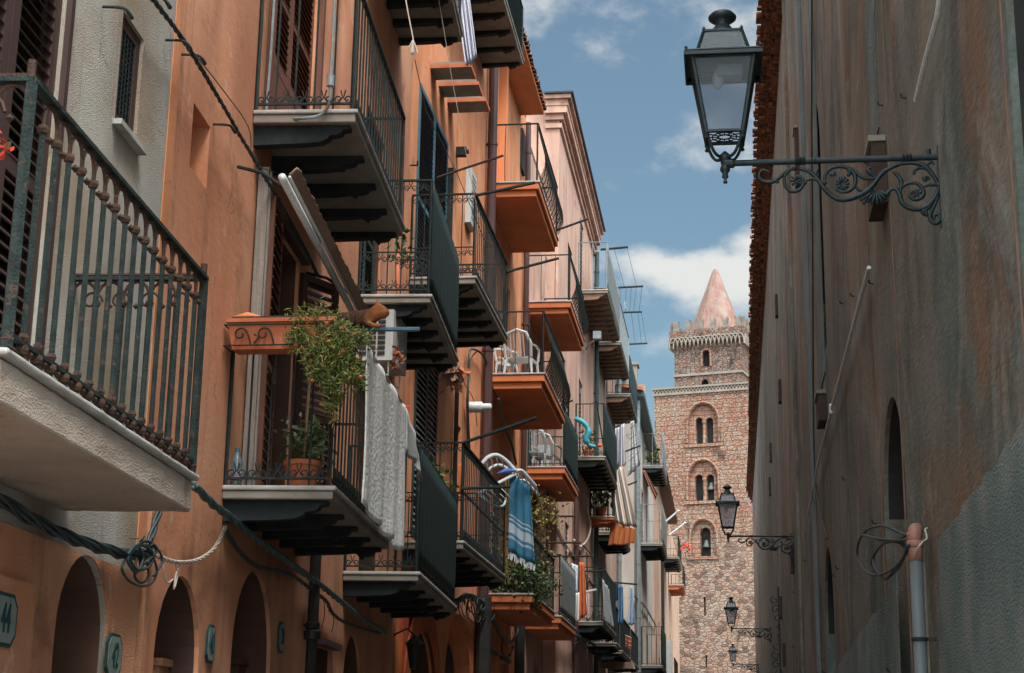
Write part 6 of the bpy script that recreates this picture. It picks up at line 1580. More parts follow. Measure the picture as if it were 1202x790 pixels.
cl = [(356, 384, 90, .06), (378, 378, 110, .06), (392, 392, 120, .07), (372, 402, 110, .07), (404, 402, 130, .07), (352, 400, 70, .05), (388, 416, 120, .06), (408, 424, 110, .06), (415, 440, 80, .05), (398, 438, 110, .055), (380, 440, 80, .05), (394, 456, 50, .04), (420, 452, 25, .035), (398, 472, 28, .025), (390, 482, 22, .02), (393, 492, 8, .012), (425, 400, 50, .04), (368, 424, 60, .05)]
mb = MB(); st = MB(); flw = []
for x, y, n, sp in cl:
    c = P_(x, y, 10.88 + RNG.uniform(-.05, .1))
    for i in range(int(n * 2.7)):
        p = c + Vector((RNG.gauss(0, sp * .9), RNG.gauss(-.05, sp * .7), RNG.gauss(0, sp * .8)))
        d = Vector((RNG.gauss(0, 1), RNG.gauss(0, 1) - .3, RNG.gauss(.35, 1))).normalized(); ln = RNG.uniform(.040, .075)
        sd = d.cross(Vector((RNG.gauss(0, 1), RNG.gauss(0, 1), RNG.gauss(0, 1)))).normalized(); w2 = RNG.uniform(.0045, .0075); sd2 = d.cross(sd)
        mb.cur = 0 if RNG.random() < .72 else (1 if RNG.random() < .6 else 2)
        m_ = p + d * ln * .6
        mb.add([p, m_ + sd * w2, m_ + sd2 * w2, m_ - sd * w2, m_ - sd2 * w2, p + d * ln], [(0, 1, 2), (0, 2, 3), (0, 3, 4), (0, 4, 1), (5, 2, 1), (5, 3, 2), (5, 4, 3), (5, 1, 4)])
    for i in range(max(1, n // 26)):
        p = c + Vector((RNG.gauss(0, sp * 1.2), -sp - .02, RNG.gauss(0, sp))); flw.append(p)
    t0 = P_(380, 385, 10.93); st.tube(smoothpath([t0, t0.lerp(c, .5) + Vector((0, -.03, .03)), c + Z * -.03], 4), .005, 4)
mb.build('foliage', [M['leaf'], M['leaf2'], M['leaf_yellow']], root); st.build('stem', M['stem'], root); 
for p in flw:
    fl = MB(); fl.lathe([(0, -.008), (.014, -.002), (.021, .008), (.009, .016), (0, .010)], p, 6); fl.build('flower', M['flower'], root)

# cat: one skinned body, lying along the rail corner and looking to the right
def fur():
    m = bpy.data.materials.new('tabby_fur'); m.use_nodes = True; n = m.node_tree; b = n.nodes['Principled BSDF']; b.inputs['Roughness'].default_value = .95; b.inputs['Specular IOR Level'].default_value = .1
    N = n.nodes.new; L = n.links.new; tc = N('ShaderNodeTexCoord'); w_ = N('ShaderNodeTexWave'); w_.inputs['Scale'].default_value = 14; w_.inputs['Distortion'].default_value = 7; w_.inputs['Detail'].default_value = 4; w_.inputs['Detail Scale'].default_value = 3
    no = N('ShaderNodeTexNoise'); no.inputs['Scale'].default_value = 11; L(tc.outputs['Object'], w_.inputs[0]); L(tc.outputs['Object'], no.inputs[0])
    x = N('ShaderNodeMix'); x.data_type = 'RGBA'; L(w_.outputs['Fac'], x.inputs[0]); x.inputs[6].default_value = (.028, .015, .012, 1); x.inputs[7].default_value = (.085, .036, .02, 1)
    sp = N('ShaderNodeSeparateXYZ'); L(tc.outputs['Object'], sp.inputs[0]); r = N('ShaderNodeMapRange'); r.inputs[1].default_value = .08; r.inputs[2].default_value = .17; L(sp.outputs['X'], r.inputs[0])
    y = N('ShaderNodeMix'); y.data_type = 'RGBA'; mm = N('ShaderNodeMath'); mm.operation = 'MULTIPLY'; L(r.outputs[0], mm.inputs[0]); L(no.outputs[0], mm.inputs[1]); L(mm.outputs[0], y.inputs[0]); L(x.outputs[2], y.inputs[6]); y.inputs[7].default_value = (.48, .17, .06, 1); L(y.outputs[2], b.inputs['Base Color'])
    nb = N('ShaderNodeTexNoise'); nb.inputs['Scale'].default_value = 90; L(tc.outputs['Object'], nb.inputs[0]); bu = N('ShaderNodeBump'); bu.inputs['Strength'].default_value = .8; bu.inputs['Distance'].default_value = .006; L(nb.outputs[0], bu.inputs['Height']); L(bu.outputs[0], b.inputs['Normal'])
    return m
root = thing('cat', 'dark tabby cat lying on the balcony corner rail beside the trailing plant', 'cat', tuple(P_(415, 385, 11.06)))
V = [(0, 0, .055, .062), (-.11, .01, .055, .068), (-.20, .02, .045, .058), (.09, -.005, .062, .055), (.14, -.01, .085, .046), (.18, -.02, .105, .060), (.225, -.035, .095, .040), (.252, -.045, .082, .022),     # pelvis.. muzzle
     (-.27, .05, .02, .016), (-.31, .03, -.03, .013), (-.33, 0, -.09, .010),                                                    # tail
     (.10, -.05, .02, .024), (.16, -.065, -.005, .018), (.21, -.07, -.008, .017), (.10, .05, .02, .024), (.16, .055, 0, .018), (.20, .05, -.002, .017),    # forelegs
     (-.16, -.05, .02, .036), (-.09, -.075, -.005, .024), (-.16, .06, .02, .036), (-.10, .07, -.005, .024),
     (.175, -.055, .152, .016), (.170, -.062, .185, .004), (.175, .022, .152, .016), (.170, .030, .185, .004)]
E_ = [(0, 1), (1, 2), (0, 3), (3, 4), (4, 5), (5, 6), (6, 7), (2, 8), (8, 9), (9, 10), (3, 11), (11, 12), (12, 13), (3, 14), (14, 15), (15, 16), (2, 17), (17, 18), (2, 19), (19, 20), (5, 21), (21, 22), (5, 23), (23, 24)]
me = bpy.data.meshes.new('body'); me.from_pydata([v[:3] for v in V], E_, []); ob = bpy.data.objects.new('body_src', me); C.objects.link(ob)
md = ob.modifiers.new('skin', 'SKIN'); 
for i, v in enumerate(V): me.skin_vertices[0].data[i].radius = (v[3], v[3]); me.skin_vertices[0].data[i].use_root = (i == 0)
md.use_smooth_shade = True; ob.modifiers.new('sub', 'SUBSURF').levels = 2; ob.modifiers['sub'].render_levels = 2
dg = bpy.context.evaluated_depsgraph_get(); me2 = bpy.data.meshes.new_from_object(ob.evaluated_get(dg)); bpy.data.objects.remove(ob)
me2.materials.clear(); me2.materials.append(fur())
for p in me2.polygons: p.use_smooth = True
b_ = bpy.data.objects.new('body', me2); C.objects.link(b_); b_.parent = root
mb = MB()
for dy in (-.030, .002): mb.lathe([(0, -.007), (.0065, -.003), (.0065, .003), (0, .007)], Vector((.2255, dy - .004 - .0, .112)) + ROOT[root.name], 8)
mb.build('eye', mat('cat_eye', (.30, .26, .05), None, rough=.15), root)
root.scale = (1.05, 1.05, 1.05)

# ---- white towel on the line outside the rail, and pegs
TWL = cloth_mat('white_towel_cloth', [(0.0, (.78, .76, .73)), (.40, (.60, .60, .60)), (.47, (.80, .78, .75)), (.72, (.66, .65, .64)), (.78, (.79, .77, .75))], 'X', 6.0, bump=1.0)
o = 1.0
sa, za = FA.px(430, 400, o); sb, zb_ = FA.px(475, 480, o); zl = (za + zb_) / 2
s_b0 = FA.px(413, 580, o)[1]; s_b1 = FA.px(463, 642, o)[1]
mb = cloth([FA.pt(sa, zl, o), FA.pt(sb, zl, o)], lambda u: (zl - s_b0) * (1 - u) + (zl - s_b1) * u, folds=3.3, amp=.028, n=FA.n, rows=26, cols=80, hem=.015)
tag(mb.build('towel', TWL, None, smooth=True, loc=FA.pt(sa, zl, o), thick=.008), 'long off-white ribbed towel hanging on the line outside the cat balcony', 'towel')
WC = cloth_mat('white_sheet_cloth', [(0.0, (.60, .60, .60)), (.5, (.54, .54, .55))], 'X', 3.0)
mb = cloth([FA.pt(sb + .04, zl, o), FA.pt(sb + .75, zl - .1, o), FA.pt(sb + 1.6, zl - .32, o - .05)], lambda u: .34 * (1 - u) + .05, folds=3, amp=.02, n=FA.n, rows=8, cols=30)
tag(mb.build('white_sheet', WC, None, smooth=True, loc=FA.pt(sb, zl, o), thick=.006), 'narrow white cloth stretched from the towel towards the green screened balcony', 'cloth')
mb = MB(); mb.tube([FA.pt(11.0, zl + .005, .82), FA.pt(sa, zl + .004, o), FA.pt(sb, zl + .004, o), FA.pt(sb + 1.7, zl - .33, o - .05)], .005, 5); tag(mb.build('clothesline', M['cable_pale'], None, loc=FA.pt(sa, zl, o)), 'pale clothesline carrying the off-white towel', 'line')
def peg(p, m, label):
    mb = MB(); p = Vector(p); mb.obox(p, Vector((1, 0, 0)), Z, Vector((0, 1, 0)), -.035, .045, -.006, .006, -.01, -.003); mb.obox(p, Vector((1, .1, .12)).normalized(), Z, Vector((0, 1, 0)), -.035, .045, -.006, .006, .003, .01); tag(mb.build('clothes_peg', m, None, loc=p), label, 'peg', 'clothes pegs on the towel line')
peg(FA.pt(sa + .03, zl - .005, o + .01), M['flower'], 'orange clothes peg at the near top corner of the off-white towel')
peg(FA.pt(sb - .02, zl - .005, o + .01), M['red_flower'], 'red clothes peg at the far top corner of the off-white towel')

# ---- things standing on the towel balcony
bt = P_(277, 566, 11.16); mb = MB(); h_ = .30
mb.lathe([(.040, 0), (.043, .02), (.040, .06), (.043, .09), (.040, .13), (.043, .17), (.034, .21), (.014, .25), (.014, .275), (0, .276)], (bt.x, 11.16, 3.452), 12)
gb = mat('bottle_plastic', (.30, .42, .46), None, rough=.12, spec=.6); gb.node_tree.nodes['Principled BSDF'].inputs['Transmission Weight'].default_value = .75
root = thing('water_bottle', 'clear plastic water bottle standing on the near corner of the towel balcony', 'bottle', (bt.x, 11.16, 3.452)); mb.build('bottle_body', gb, root, smooth=True)
mb = MB(); mb.lathe([(.0445, .05), (.0445, .11)], (bt.x, 11.16, 3.452), 12); mb.build('bottle_label', mat('bottle_label', (.10, .22, .42), (.5, .3, .35), 30, .5), root)
mb = MB(); mb.lathe([(.017, .262), (.017, .285), (0, .287)], (bt.x, 11.16, 3.452), 10); mb.build('cap', M['blue_wood'], root)
pp = P_(355, 560, 11.5)
root = thing('potted_plant', 'dark leafy plant in a terracotta pot behind the bars of the towel balcony', 'plant', (pp.x, 11.5, 3.452))
mb = MB(); mb.lathe([(.09, 0), (.13, .20), (.145, .205), (.145, .24), (.12, .24), (.12, .21), (0, .21)], (pp.x, 11.5, 3.452), 16); mb.build('pot', M['terra'], root, smooth=False)
mb = MB()
for k in range(4): leaves(mb, (pp.x + RNG.uniform(-.08, .10), 11.5 + RNG.uniform(-.1, .1), 3.75 + k * .07), 45, .08, (.08, .09, .06))
mb.build('foliage', [M['leaf2'], M['leaf2']], root)
mb = MB(); mb.tube([(pp.x, 11.5, 3.65), (pp.x + .02, 11.5, 4.3)], .012, 5); mb.build('stem', M['stem'], root)
# air conditioner under balcony D
a = P_(418, 352, 16.3); bq = P_(459, 432, 16.3)
root = thing('air_conditioner', 'white air conditioner unit on the wall under the next corbelled balcony behind the cat', 'air conditioner', (a.x, 16.6, bq.z))
xw = FA.pt(16.6, 0, 0).x
mb = MB(); zt2 = 6.22; zb2 = bq.z; x2 = bq.x; mb.box(xw + .04, x2, 16.35, 17.1, zb2 + .1, zt2); mb.build('casing', M['off_white'], root)
mb = MB()
for i in range(8):
    z = zb2 + .16 + i * (zt2 - zb2 - .2) / 8
    for k in range(3): mb.box(xw + .07 + k * .10, xw + .15 + k * .10, 16.340, 16.349, z, z + .035)
mb.build('grille', M['dark'], root)
mb = MB(); mb.tube([(x2 - .05, 16.4, zb2 + .09), (x2 - .05, 16.4, zb2 - .05), (xw, 16.4, zb2 - .05)], .014, 5); mb.tube([(x2 - .05, 17.0, zb2 + .09), (x2 - .05, 17.0, zb2 - .05), (xw, 17.0, zb2 - .05)], .014, 5); mb.build('wall_bracket', M['metal_white'], root)
mb = MB()
for i in range(9): q = P_(463 + (i % 3) * 3, 430 - (i // 3) * 8, 16.4); leaves(mb, q, 9, .06, (.02, .03, .03), elong=1.6)
tag(mb.build('dried_plant', [M['terra'], M['stem']], None, loc=P_(463, 420, 16.4)), 'small bunch of dried rust coloured leaves below the air conditioner', 'plant')
q = P_(534, 437, 19.6); mb = MB()
for i in range(60): leaves(mb, q, 1, .16, (.05, .05, .08), elong=1.5, droop=1.0)
tag(mb.build('dried_bundle', [M['canvas'], M['terra']], None, loc=q), 'bundle of dry brown leaves tied under the far corner of the green screened upper balcony', 'plant')
# D and N1: things behind the bars
mb = MB(); q = FA.pt(17.4, 6.45, .4); root = thing('cactus_plant', 'slender plant with an orange stem leaning at the upper door behind the scroll railing', 'plant', tuple(FA.pt(17.2, 6.41, .35)))
mb.tube(smoothpath([FA.pt(17.2, 6.42, .35), FA.pt(17.3, 6.9, .30), FA.pt(17.6, 7.3, .25)], 5), [.028] * 11, 6); mb.build('stem', M['terra'], root, smooth=True)
mb = MB(); leaves(mb, FA.pt(17.5, 7.3, .3), 40, .12, (.06, .15, .12)); mb.build('foliage', [M['leaf2'], M['leaf']], root)
# ---- tassel cord and second cord
P = [P_(473, -20, 15.0), P_(478, 10, 15.0), P_(485, 46, 15.0)]; mb = MB(); mb.tube(P, .007, 5); 
q = P[-1]
for i in range(26): mb.tube([q, q + Vector((RNG.gauss(0, .022), RNG.gauss(0, .02), -RNG.uniform(.10, .19)))], .005, 4)
tag(mb.build('tasselled_cord', M['cable_pale'], None, loc=q), 'cord ending in a frayed tassel hanging from the top left balcony', 'cord')
P = [P_(512, -20, 17.5), P_(530, 90, 17.9), P_(546, 175, 18.2), P_(562, 255, 18.6)]; mb = MB(); mb.tube(P, .005, 4); tag(mb.build('long_cord', M['cable_pale'], None, loc=P[-1]), 'long thin cord slanting down past the blue shutters', 'cord')
P = [P_(487, 70, 15.2), P_(500, 130, 16.0), P_(535, 200, 17.8), P_(572, 290, 19.5)]; mb = MB(); mb.tube(P, .005, 4); tag(mb.build('slack_cord', M['cable'], None, loc=P[-1]), 'thin dark cord crossing the wall in front of the blue shutters', 'cord')

# ---- cloth helper for pieces that hang facing down the street
def clothq(name, quad, s, m, label, cat='cloth', folds=3, amp=.03, group=None, rows=14, cols=18, n=Vector((0, -1, 0)), fc=None, o=0):
    if fc is None: Q = [hy(x, y, s) for x, y in quad]
    else: Q = [fc.pt(*fc.px(x, y, o), o) for x, y in quad]
    grid = []
    for j in range(rows + 1):
        v = j / rows; row = []
        for i in range(cols + 1):
            u = i / cols; p = Q[0].lerp(Q[1], u).lerp(Q[3].lerp(Q[2], u), v)
            row.append(p + n * (amp * (.3 + .7 * v) * (math.sin(u * folds * 6.28 + v) + .4 * math.sin(u * folds * 15 + 2 * v + 1))) + Z * (.02 * math.sin(u * 9) * v * (abs(amp) > 0)))
        grid.append(row)
    mb = MB(); mb.sheet(grid); o_ = tag(mb.build(name, m, None, smooth=True, loc=Q[0], thick=.008), label, cat, group); return o_
BLT = cloth_mat('blue_towel_cloth', [(0, (.045, .155, .255)), (.17, (.30, .36, .42)), (.20, (.05, .16, .26)), (.24, (.34, .40, .46)), (.36, (.05, .16, .26)), (.395, (.36, .42, .46)), (.42, (.042, .145, .24)), (.45, (.32, .38, .44)), (.47, (.045, .155, .255))], 'Y', 0)
clothq('towel', [(598, 553), (622, 572), (628, 664), (597, 648)], 24.2, BLT, 'long blue towel with pale stripes hanging from the white drying rack', 'towel', 3, .03)
mb = MB()
for i in range(24):
    u = i / 23; q = hy(597, 650, 24.2).lerp(hy(628, 665, 24.2), u); mb.tube([q + Z * .03, q + Vector((RNG.gauss(0, .008), -.02, -RNG.uniform(.05, .09)))], .006, 3)
tag(mb.build('towel_fringe', M['white'], None, loc=hy(610, 658, 24.2)), 'white fringe along the bottom of the blue striped towel', 'fringe')
# drying rack: two curved white plastic wings with thin rails
root = thing('drying_rack', 'white winged plastic drying rack clamped to the outer corner of the scrollwork balcony', 'drying rack', tuple(hy(590, 560, 24.3)))
def rk(pts, s0_, s1_): return [hy(x, y, s0_ + (s1_ - s0_) * i / (len(pts) - 1)) for i, (x, y) in enumerate(pts)]
for k, (pts, r) in enumerate((([(565, 545), (573, 537), (583, 534.5), (594, 541), (606, 554)], .035), ([(606, 553), (613, 553), (622, 563), (629, 571)], .030))):
    mb = MB(); a = smoothpath(rk(pts, 23.9, 24.2), 5)
    low = [p + Vector((.0, .42, -.08)) for p in a]
    mb.tube(a, r, 6); mb.tube(low, r * .8, 6)
    for i in range(0, len(a), 3): mb.tube([a[i], low[i]], .010, 4)
    mb.build('wing', M['white'], root, smooth=True)
mb = MB(); a = rk([(561, 580), (606, 556)], 23.7, 24.2); mb.tube(a, .028, 6); b2 = rk([(561, 580), (577, 592), (590, 594), (594, 585)], 23.7, 24.3); mb.tube(smoothpath(b2, 4), .018, 6)
for k in range(5):
    t = (k + .5) / 5.5; p = a[0].lerp(a[1], t * .6); mb.tube([p, p + Vector((.16 + .02 * k, .12, -.16 - .02 * k))], .008, 4)
mb.build('side_frame', M['white'], root, smooth=True)
mb = MB(); mb.tube(rk([(583, 556), (595, 552), (605, 553)], 24.05, 24.15), [.01, .04, .02], 6); tag(mb.build('blue_cloth', mat('blue_cloth', (.08, .14, .42), (.12, .2, .5), 8, .9), None, smooth=True, loc=hy(595, 553, 24.1)), 'small blue cloth lying across the white drying rack', 'cloth')
for px, lb in ((594, 'left one of two tall yellowish canes beside the blue striped towel'), (597.5, 'right one of two tall yellowish canes, touching the blue striped towel')):
    mb = MB(); mb.tube([hy(px, 560, 24.4), hy(px - 1, 686, 24.4)], .013, 5); tag(mb.build('bamboo_cane', M['leaf_yellow'], None, loc=hy(px - 1, 686, 24.4)), lb, 'cane', 'bamboo canes')
# plants spilling from the orange slab
root = thing('balcony_shrub', 'dense green shrub overflowing the orange slab under the blue striped towel', 'plant', tuple(hy(608, 690, 27.9)))
mb = MB()
for x, y, n, sp in ((592, 676, 160, .22), (606, 682, 260, .24), (620, 680, 230, .22), (632, 690, 130, .16), (600, 694, 170, .16), (616, 700, 160, .15), (586, 690, 90, .14), (609, 664, 150, .2), (604, 650, 60, .18), (586, 640, 70, .2), (583, 610, 60, .2), (628, 700, 70, .1)):
    leaves(mb, hy(x, y, 27.8), int(n * 1.5), .085, (sp, sp * .9, sp * .7), elong=1.9)
mb.build('foliage', [M['leaf2'], M['leaf']], root)
root = thing('yellow_vine', 'yellow green vine climbing right of the blue striped towel', 'plant', tuple(hy(636, 620, 29.0)))
mb = MB()
for x, y, n in ((630, 592, 90), (636, 600, 110), (640, 612, 100), (632, 618, 80), (630, 636, 50), (640, 650, 40), (634, 665, 40), (643, 590, 40), (629, 650, 30)):
    leaves(mb, hy(x, y, 29.2), n * 2 // 3, .085, (.15, .15, .15), elong=1.7)
mb.build('foliage', [M['leaf_yellow'], M['leaf']], root)
mb = MB(); mb.tube(smoothpath([hy(636, 690, 29.3), hy(633, 650, 29.3), hy(637, 610, 29.3), hy(634, 585, 29.3)], 5), .02, 5); mb.build('stem', M['stem'], root)
# small things on the scrollwork balcony N2
root = thing('potted_plant', 'small pot plant on a stand behind the low scrollwork balcony', 'plant', tuple(FB.pt(21.2, 4.3, .35)))
mb = MB(); mb.lathe([(.07, .0), (.10, .17), (.11, .18), (.0, .18)], FB.pt(21.2, 4.82, .35), 12); mb.build('pot', M['terra'], root)
mb = MB(); leaves(mb, FB.pt(21.2, 5.15, .35), 90, .12, (.1, .1, .12)); mb.build('foliage', [M['leaf2'], M['leaf']], root)
mb = MB(); mb.lathe([(.14, 0), (.14, .02), (.02, .03), (.02, .48), (.13, .5), (.13, .52)], FB.pt(21.2, 4.3, .35), 12); mb.build('stand', M['iron'], root)
clothq('hanging_cloth', [(538, 545), (544, 543), (545, 580), (539, 580)], 21.4, mat('orange_cloth', (.55, .16, .05), (.65, .22, .08), 8, .9), 'small orange cloth hanging behind the low scrollwork balcony')

# ---- white garden chairs
chair_white(hy(612, 437, 28.3) * 1, math.pi * .95, 'white plastic garden chair facing the street on the orange balcony below the pale pink house', 'white plastic garden chairs')
bpy.data.objects['garden_chair'].location.z = 8.175
for (px, s, z, r_, lb) in ((588, 28.7, 8.175, 2.2, 'white plastic garden chair standing against the wall on the middle orange balcony'),
                          (628, 34.3, 7.575, 3.3, 'white plastic garden chair on the green screened orange balcony, nearer the wall'),
                          (643, 34.8, 7.575, 2.9, 'white plastic garden chair on the green screened orange balcony, nearer the rail')):
    dup(bpy.data.objects['garden_chair'], (hy(px, 400, s).x, s, z), lb, rot=r_)
bpy.data.objects['garden_chair']['label'] = 'white plastic garden chair near the rail of the middle orange balcony'
# stacked chair backs
mb = MB(); q = hy(633, 520, 35.4); q.z = 7.575; mb.box(q.x - .25, q.x + .25, 35.2, 35.45, 7.58, 8.35); tag(mb.build('storage_cabinet', M['white'], None, loc=q), 'low white cabinet behind the white chairs on the green screened orange balcony', 'cabinet')

# ---- laundry farther up the street
def cm(name, c, c2=None): return mat(name, c, c2 or tuple(min(1, v * 1.25) for v in c), 8, .9)
G = 'laundry hanging from the balconies'
clothq('cloth', [(533, -12), (550, -12), (560, 68), (547, 79)], 20.6, cloth_mat('blue_white_stripe', [(0, (.50, .52, .60)), (.3, (.10, .14, .30)), (.4, (.52, .54, .62)), (.65, (.16, .2, .38)), (.72, (.5, .52, .6))], 'X', 3), 'blue and white striped cloth dangling from the topmost balconies', 'cloth', 4, .05, G)
clothq('garment', [(680, 660), (685.5, 660), (689, 722), (680.5, 727)], 39.5, cm('orange_robe', (.42, .10, .03)), 'long orange garment hanging on the low rods of the pale pink houses', 'garment', 2, .03, G)
clothq('garment', [(671, 661), (678.5, 664), (678, 697), (670, 690)], 39.2, cm('pale_shirt', (.50, .54, .60)), 'pale grey shirt hanging left of the long orange garment', 'garment', 2, .05, G)
clothq('garment', [(675, 696), (681, 696), (681, 729), (674, 729)], 40.2, cm('white_shirt', (.62, .62, .62)), 'white cloth hanging under the pale grey shirt', 'garment', 2, .05, G)
clothq('garment', [(688, 694), (692, 694), (693, 727), (687, 727)], 40.3, cloth_mat('pink_pattern', [(0, (.6, .55, .55)), (.4, (.55, .2, .3)), (.6, (.6, .55, .55))], 'X', 4), 'pink and white patterned cloth hanging right of the long orange garment', 'garment', 2, .04, G)
clothq('garment', [(707, 680), (715, 692), (718, 738), (707, 726)], 0, cm('grey_cloth', (.36, .38, .40)), 'grey cloth draped over the outer rail of the low clothes balcony', 'garment', 2, .05, G, fc=FC, o=.92, n=Vector((1, 0, 0)))
clothq('garment', [(721, 684), (725, 684), (726, 705), (720, 705)], 46.6, cm('navy_cloth', (.02, .03, .05)), 'dark short garment hanging left of the long blue trousers', 'garment', 2, .05, G)
clothq('garment', [(725, 688), (731, 688), (732, 731), (725, 733)], 46.8, cm('blue_trousers', (.08, .16, .28)), 'long blue trousers hanging between the dark garment and the pale blue shirt', 'garment', 2, .05, G)
clothq('garment', [(740, 688), (742.5, 688), (745, 733), (737, 734)], 49.0, cm('paleblue_shirt', (.34, .42, .56)), 'pale blue shirt hanging at the right end of the low laundry', 'garment', 2, .06, G)
clothq('garment', [(734, 745), (741, 748), (741, 763), (734, 760)], 49.5, cloth_mat('red_pattern', [(0, (.5, .12, .05)), (.5, (.25, .08, .05)), (.8, (.6, .5, .4))], 'Y', 3), 'red patterned cloth hanging below the pale blue shirt', 'garment', 2, .05, G)
clothq('garment', [(722, 503), (727, 501), (727, 545), (721, 548)], 47.8, cloth_mat('purple_stripe', [(0, (.40, .36, .46)), (.4, (.55, .55, .58)), (.7, (.30, .27, .38))], 'X', 3), 'striped mauve cloth hanging left of the grey plaid cloth', 'garment', 2, .05, G)
clothq('garment', [(729, 499), (733, 497), (735, 545), (729, 550)], 47.9, cloth_mat('mauve_stripe', [(0, (.50, .48, .52)), (.5, (.32, .29, .38)), (.7, (.55, .54, .56))], 'X', 3), 'narrow mauve cloth hanging between the striped and the plaid cloths', 'garment', 2, .05, G)
clothq('garment', [(740, 495), (744, 493), (752, 545), (737, 560)], 48.2, cloth_mat('grey_plaid', [(0, (.46, .46, .47)), (.3, (.24, .25, .26)), (.45, (.50, .50, .50)), (.7, (.30, .31, .32)), (.8, (.48, .48, .48))], 'Y', 5), 'grey plaid cloth hanging in front of the cream house gable', 'garment', 3, .08, G)
clothq('striped_curtain', [(711, 562), (731, 546), (748, 620), (717, 612)], 47.0, cloth_mat('orange_curtain', [(0, (.50, .46, .42)), (.35, (.46, .27, .16)), (.45, (.54, .50, .46)), (.8, (.42, .22, .12))], 'X', 5), 'orange and white striped curtain billowing from the small terracotta balcony', 'curtain', 4, .10, None, cols=40)
clothq('curtain_valance', [(717, 613), (747, 621), (745, 638), (714, 641)], 46.95, cm('orange_valance', (.32, .10, .035)), 'rust orange valance along the bottom of the striped curtain', 'curtain', 5, .06, None, cols=30)
clothq('garment', [(754, 552), (757, 552), (772, 580), (769, 588)], 63.9, cm('brown_blanket', (.26, .12, .08)), 'brown and white blanket hanging under the upper balcony of the cream house', 'garment', 2, .08, G)
clothq('canvas_sheet', [(693, 774), (744, 778), (746, 786), (690, 784)], 50.0, M['canvas'], 'brown canvas awning stretched low across the street side', 'awning', 2, .06)
def rodx(px0, py0, px1, py1, s, parent, m=None, r=.025):
    a, b = hy(px0, py0, s), hy(px1, py1, s); mb = MB(); mb.tube([a, b], r, 6); return mb.build('drying_rod', m or M['iron'], parent)
rodx(717, 504, 745, 492, 48.0, bJ2 if False else bK); rodx(734, 530, 752, 523, 47.2, bK); rodx(728, 573, 748, 565, 47.3, bL, None)
rodx(678, 671, 712, 670, 39.6, bN5); rodx(714, 683, 748, 686, 46.7, bN6); rodx(664, 700, 700, 692, 40.3, bN5, M['metal_white'])
# turquoise ring and rail rack on balcony K
mb = MB(); P = [hy(x, y, 41.3) for x, y in ((669, 493), (676, 492), (686, 497), (691, 506), (688, 516), (693, 523), (699, 524))]; mb.tube(smoothpath(P, 5), [.03] * 5 + [.07] * 10 + [.09] * 8 + [.05] * 8, 7); tag(mb.build('swim_float', mat('turquoise_plastic', (.02, .20, .27), (.04, .26, .33), 5, .4), None, smooth=True, loc=P[-1]), 'turquoise curved plastic float on the green screened balcony with the scrollwork', 'float')
mb = MB(); q = hy(704, 523, 41.25); mb.lathe([(0, -.05), (.05, -.03), (.07, 0), (.05, .04), (0, .06)], q, 8); tag(mb.build('orange_toy', M['red_flower'], None, smooth=True, loc=q), 'small orange red object at the tip of the turquoise float', 'toy')
# rods and lines against the sky
rods = []
for (x0, y0, x1, y1, s) in ((705, 293, 737, 290, 44.5), (717, 338, 755, 336, 50.5), (726, 367, 753.5, 366, 55.0), (737, 404, 760, 403, 60.0)):
    a, b = hy(x0, y0, s), hy(x1, y1, s); rods.append((a, b)); mb = MB(); mb.tube([a, b], .035, 6)
    mb.build('drying_rod', M['iron'], {44.5: bJ, 50.5: bJ2, 55.0: bJ3, 60.0: H8}[s])
mb = MB()
for (x0, y0, s0_, x1, y1, s1_) in ((712, 293, 44.5, 724, 337, 50.5), (721, 292, 44.5, 733, 337, 50.5), (736, 290, 44.5, 747, 336, 50.5)): mb.tube([hy(x0, y0, s0_), hy(x1, y1, s1_)], .008, 4)
tag(mb.build('clothesline', M['cable_grey'], None, loc=hy(712, 293, 44.5)), 'highest set of thin clotheslines strung between two rods against the sky', 'line')
mb = MB()
for (x0, x1) in ((728, 728), (735, 734), (741, 739), (747, 743.5), (753.5, 750)): mb.tube([hy(x0, 337, 50.5), hy(x1, 367, 55)], .009, 4)
for x in (728, 734): q = hy(x, 358, 53.5); mb.obox(q, Vector((1, 0, 0)), Z, Vector((0, 1, 0)), -.03, .03, -.14, .14, -.02, .02)
tag(mb.build('clothesline', M['cable_grey'], None, loc=hy(735, 337, 50.5)), 'middle set of thin clotheslines with two pegs against the sky', 'line')
mb = MB()
for (x0, x1) in ((741, 746), (749, 753), (753, 759)): mb.tube([hy(x0, 367, 55), hy(x1, 404, 60)], .009, 4)
tag(mb.build('clothesline', M['cable_grey'], None, loc=hy(741, 367, 55)), 'lowest set of thin clotheslines against the sky above the chimney', 'line')
# satellite dishes / angled rods on the cream and sand houses
for (x0, y0, x1, y1, s, lb) in ((782, 612, 796, 600, 66.0, 'upper of two pale angled poles sticking out near the cream house'), (786, 628, 804, 614, 76.0, 'lower of two pale angled poles sticking out near the cream house')):
    a, b = hy(x0, y0, s), hy(x1, y1, s); mb = MB(); mb.tube([a, b], .045, 6); mb.lathe([(.05, -.05), (.07, 0), (.05, .05)], b, 6); tag(mb.build('flag_pole', M['metal_white'], None, loc=a), lb, 'pole', 'angled poles')
q = hy(806, 642, 83.0); mb = MB(); leaves(mb, q, 40, .16, (.16, .15, .12), elong=1.6); tag(mb.build('geranium_pot', [M['red_flower'], M['leaf2']], None, loc=q), 'red geranium on the farthest scrollwork balcony beside the tower', 'flower')
a = hy(775, 752, 72.8); b = hy(789, 790, 72.8); mb = MB(); mb.box(a.x, b.x, 72.8, 73.3, b.z - .4, a.z); o_ = mb.build('casing', M['white'], None, loc=a); tag(o_, 'white air conditioner box low on the cream house before the tower', 'air conditioner'); o_.name = 'air_conditioner'
for (x, y, lb) in ((772, 520, ''),): pass
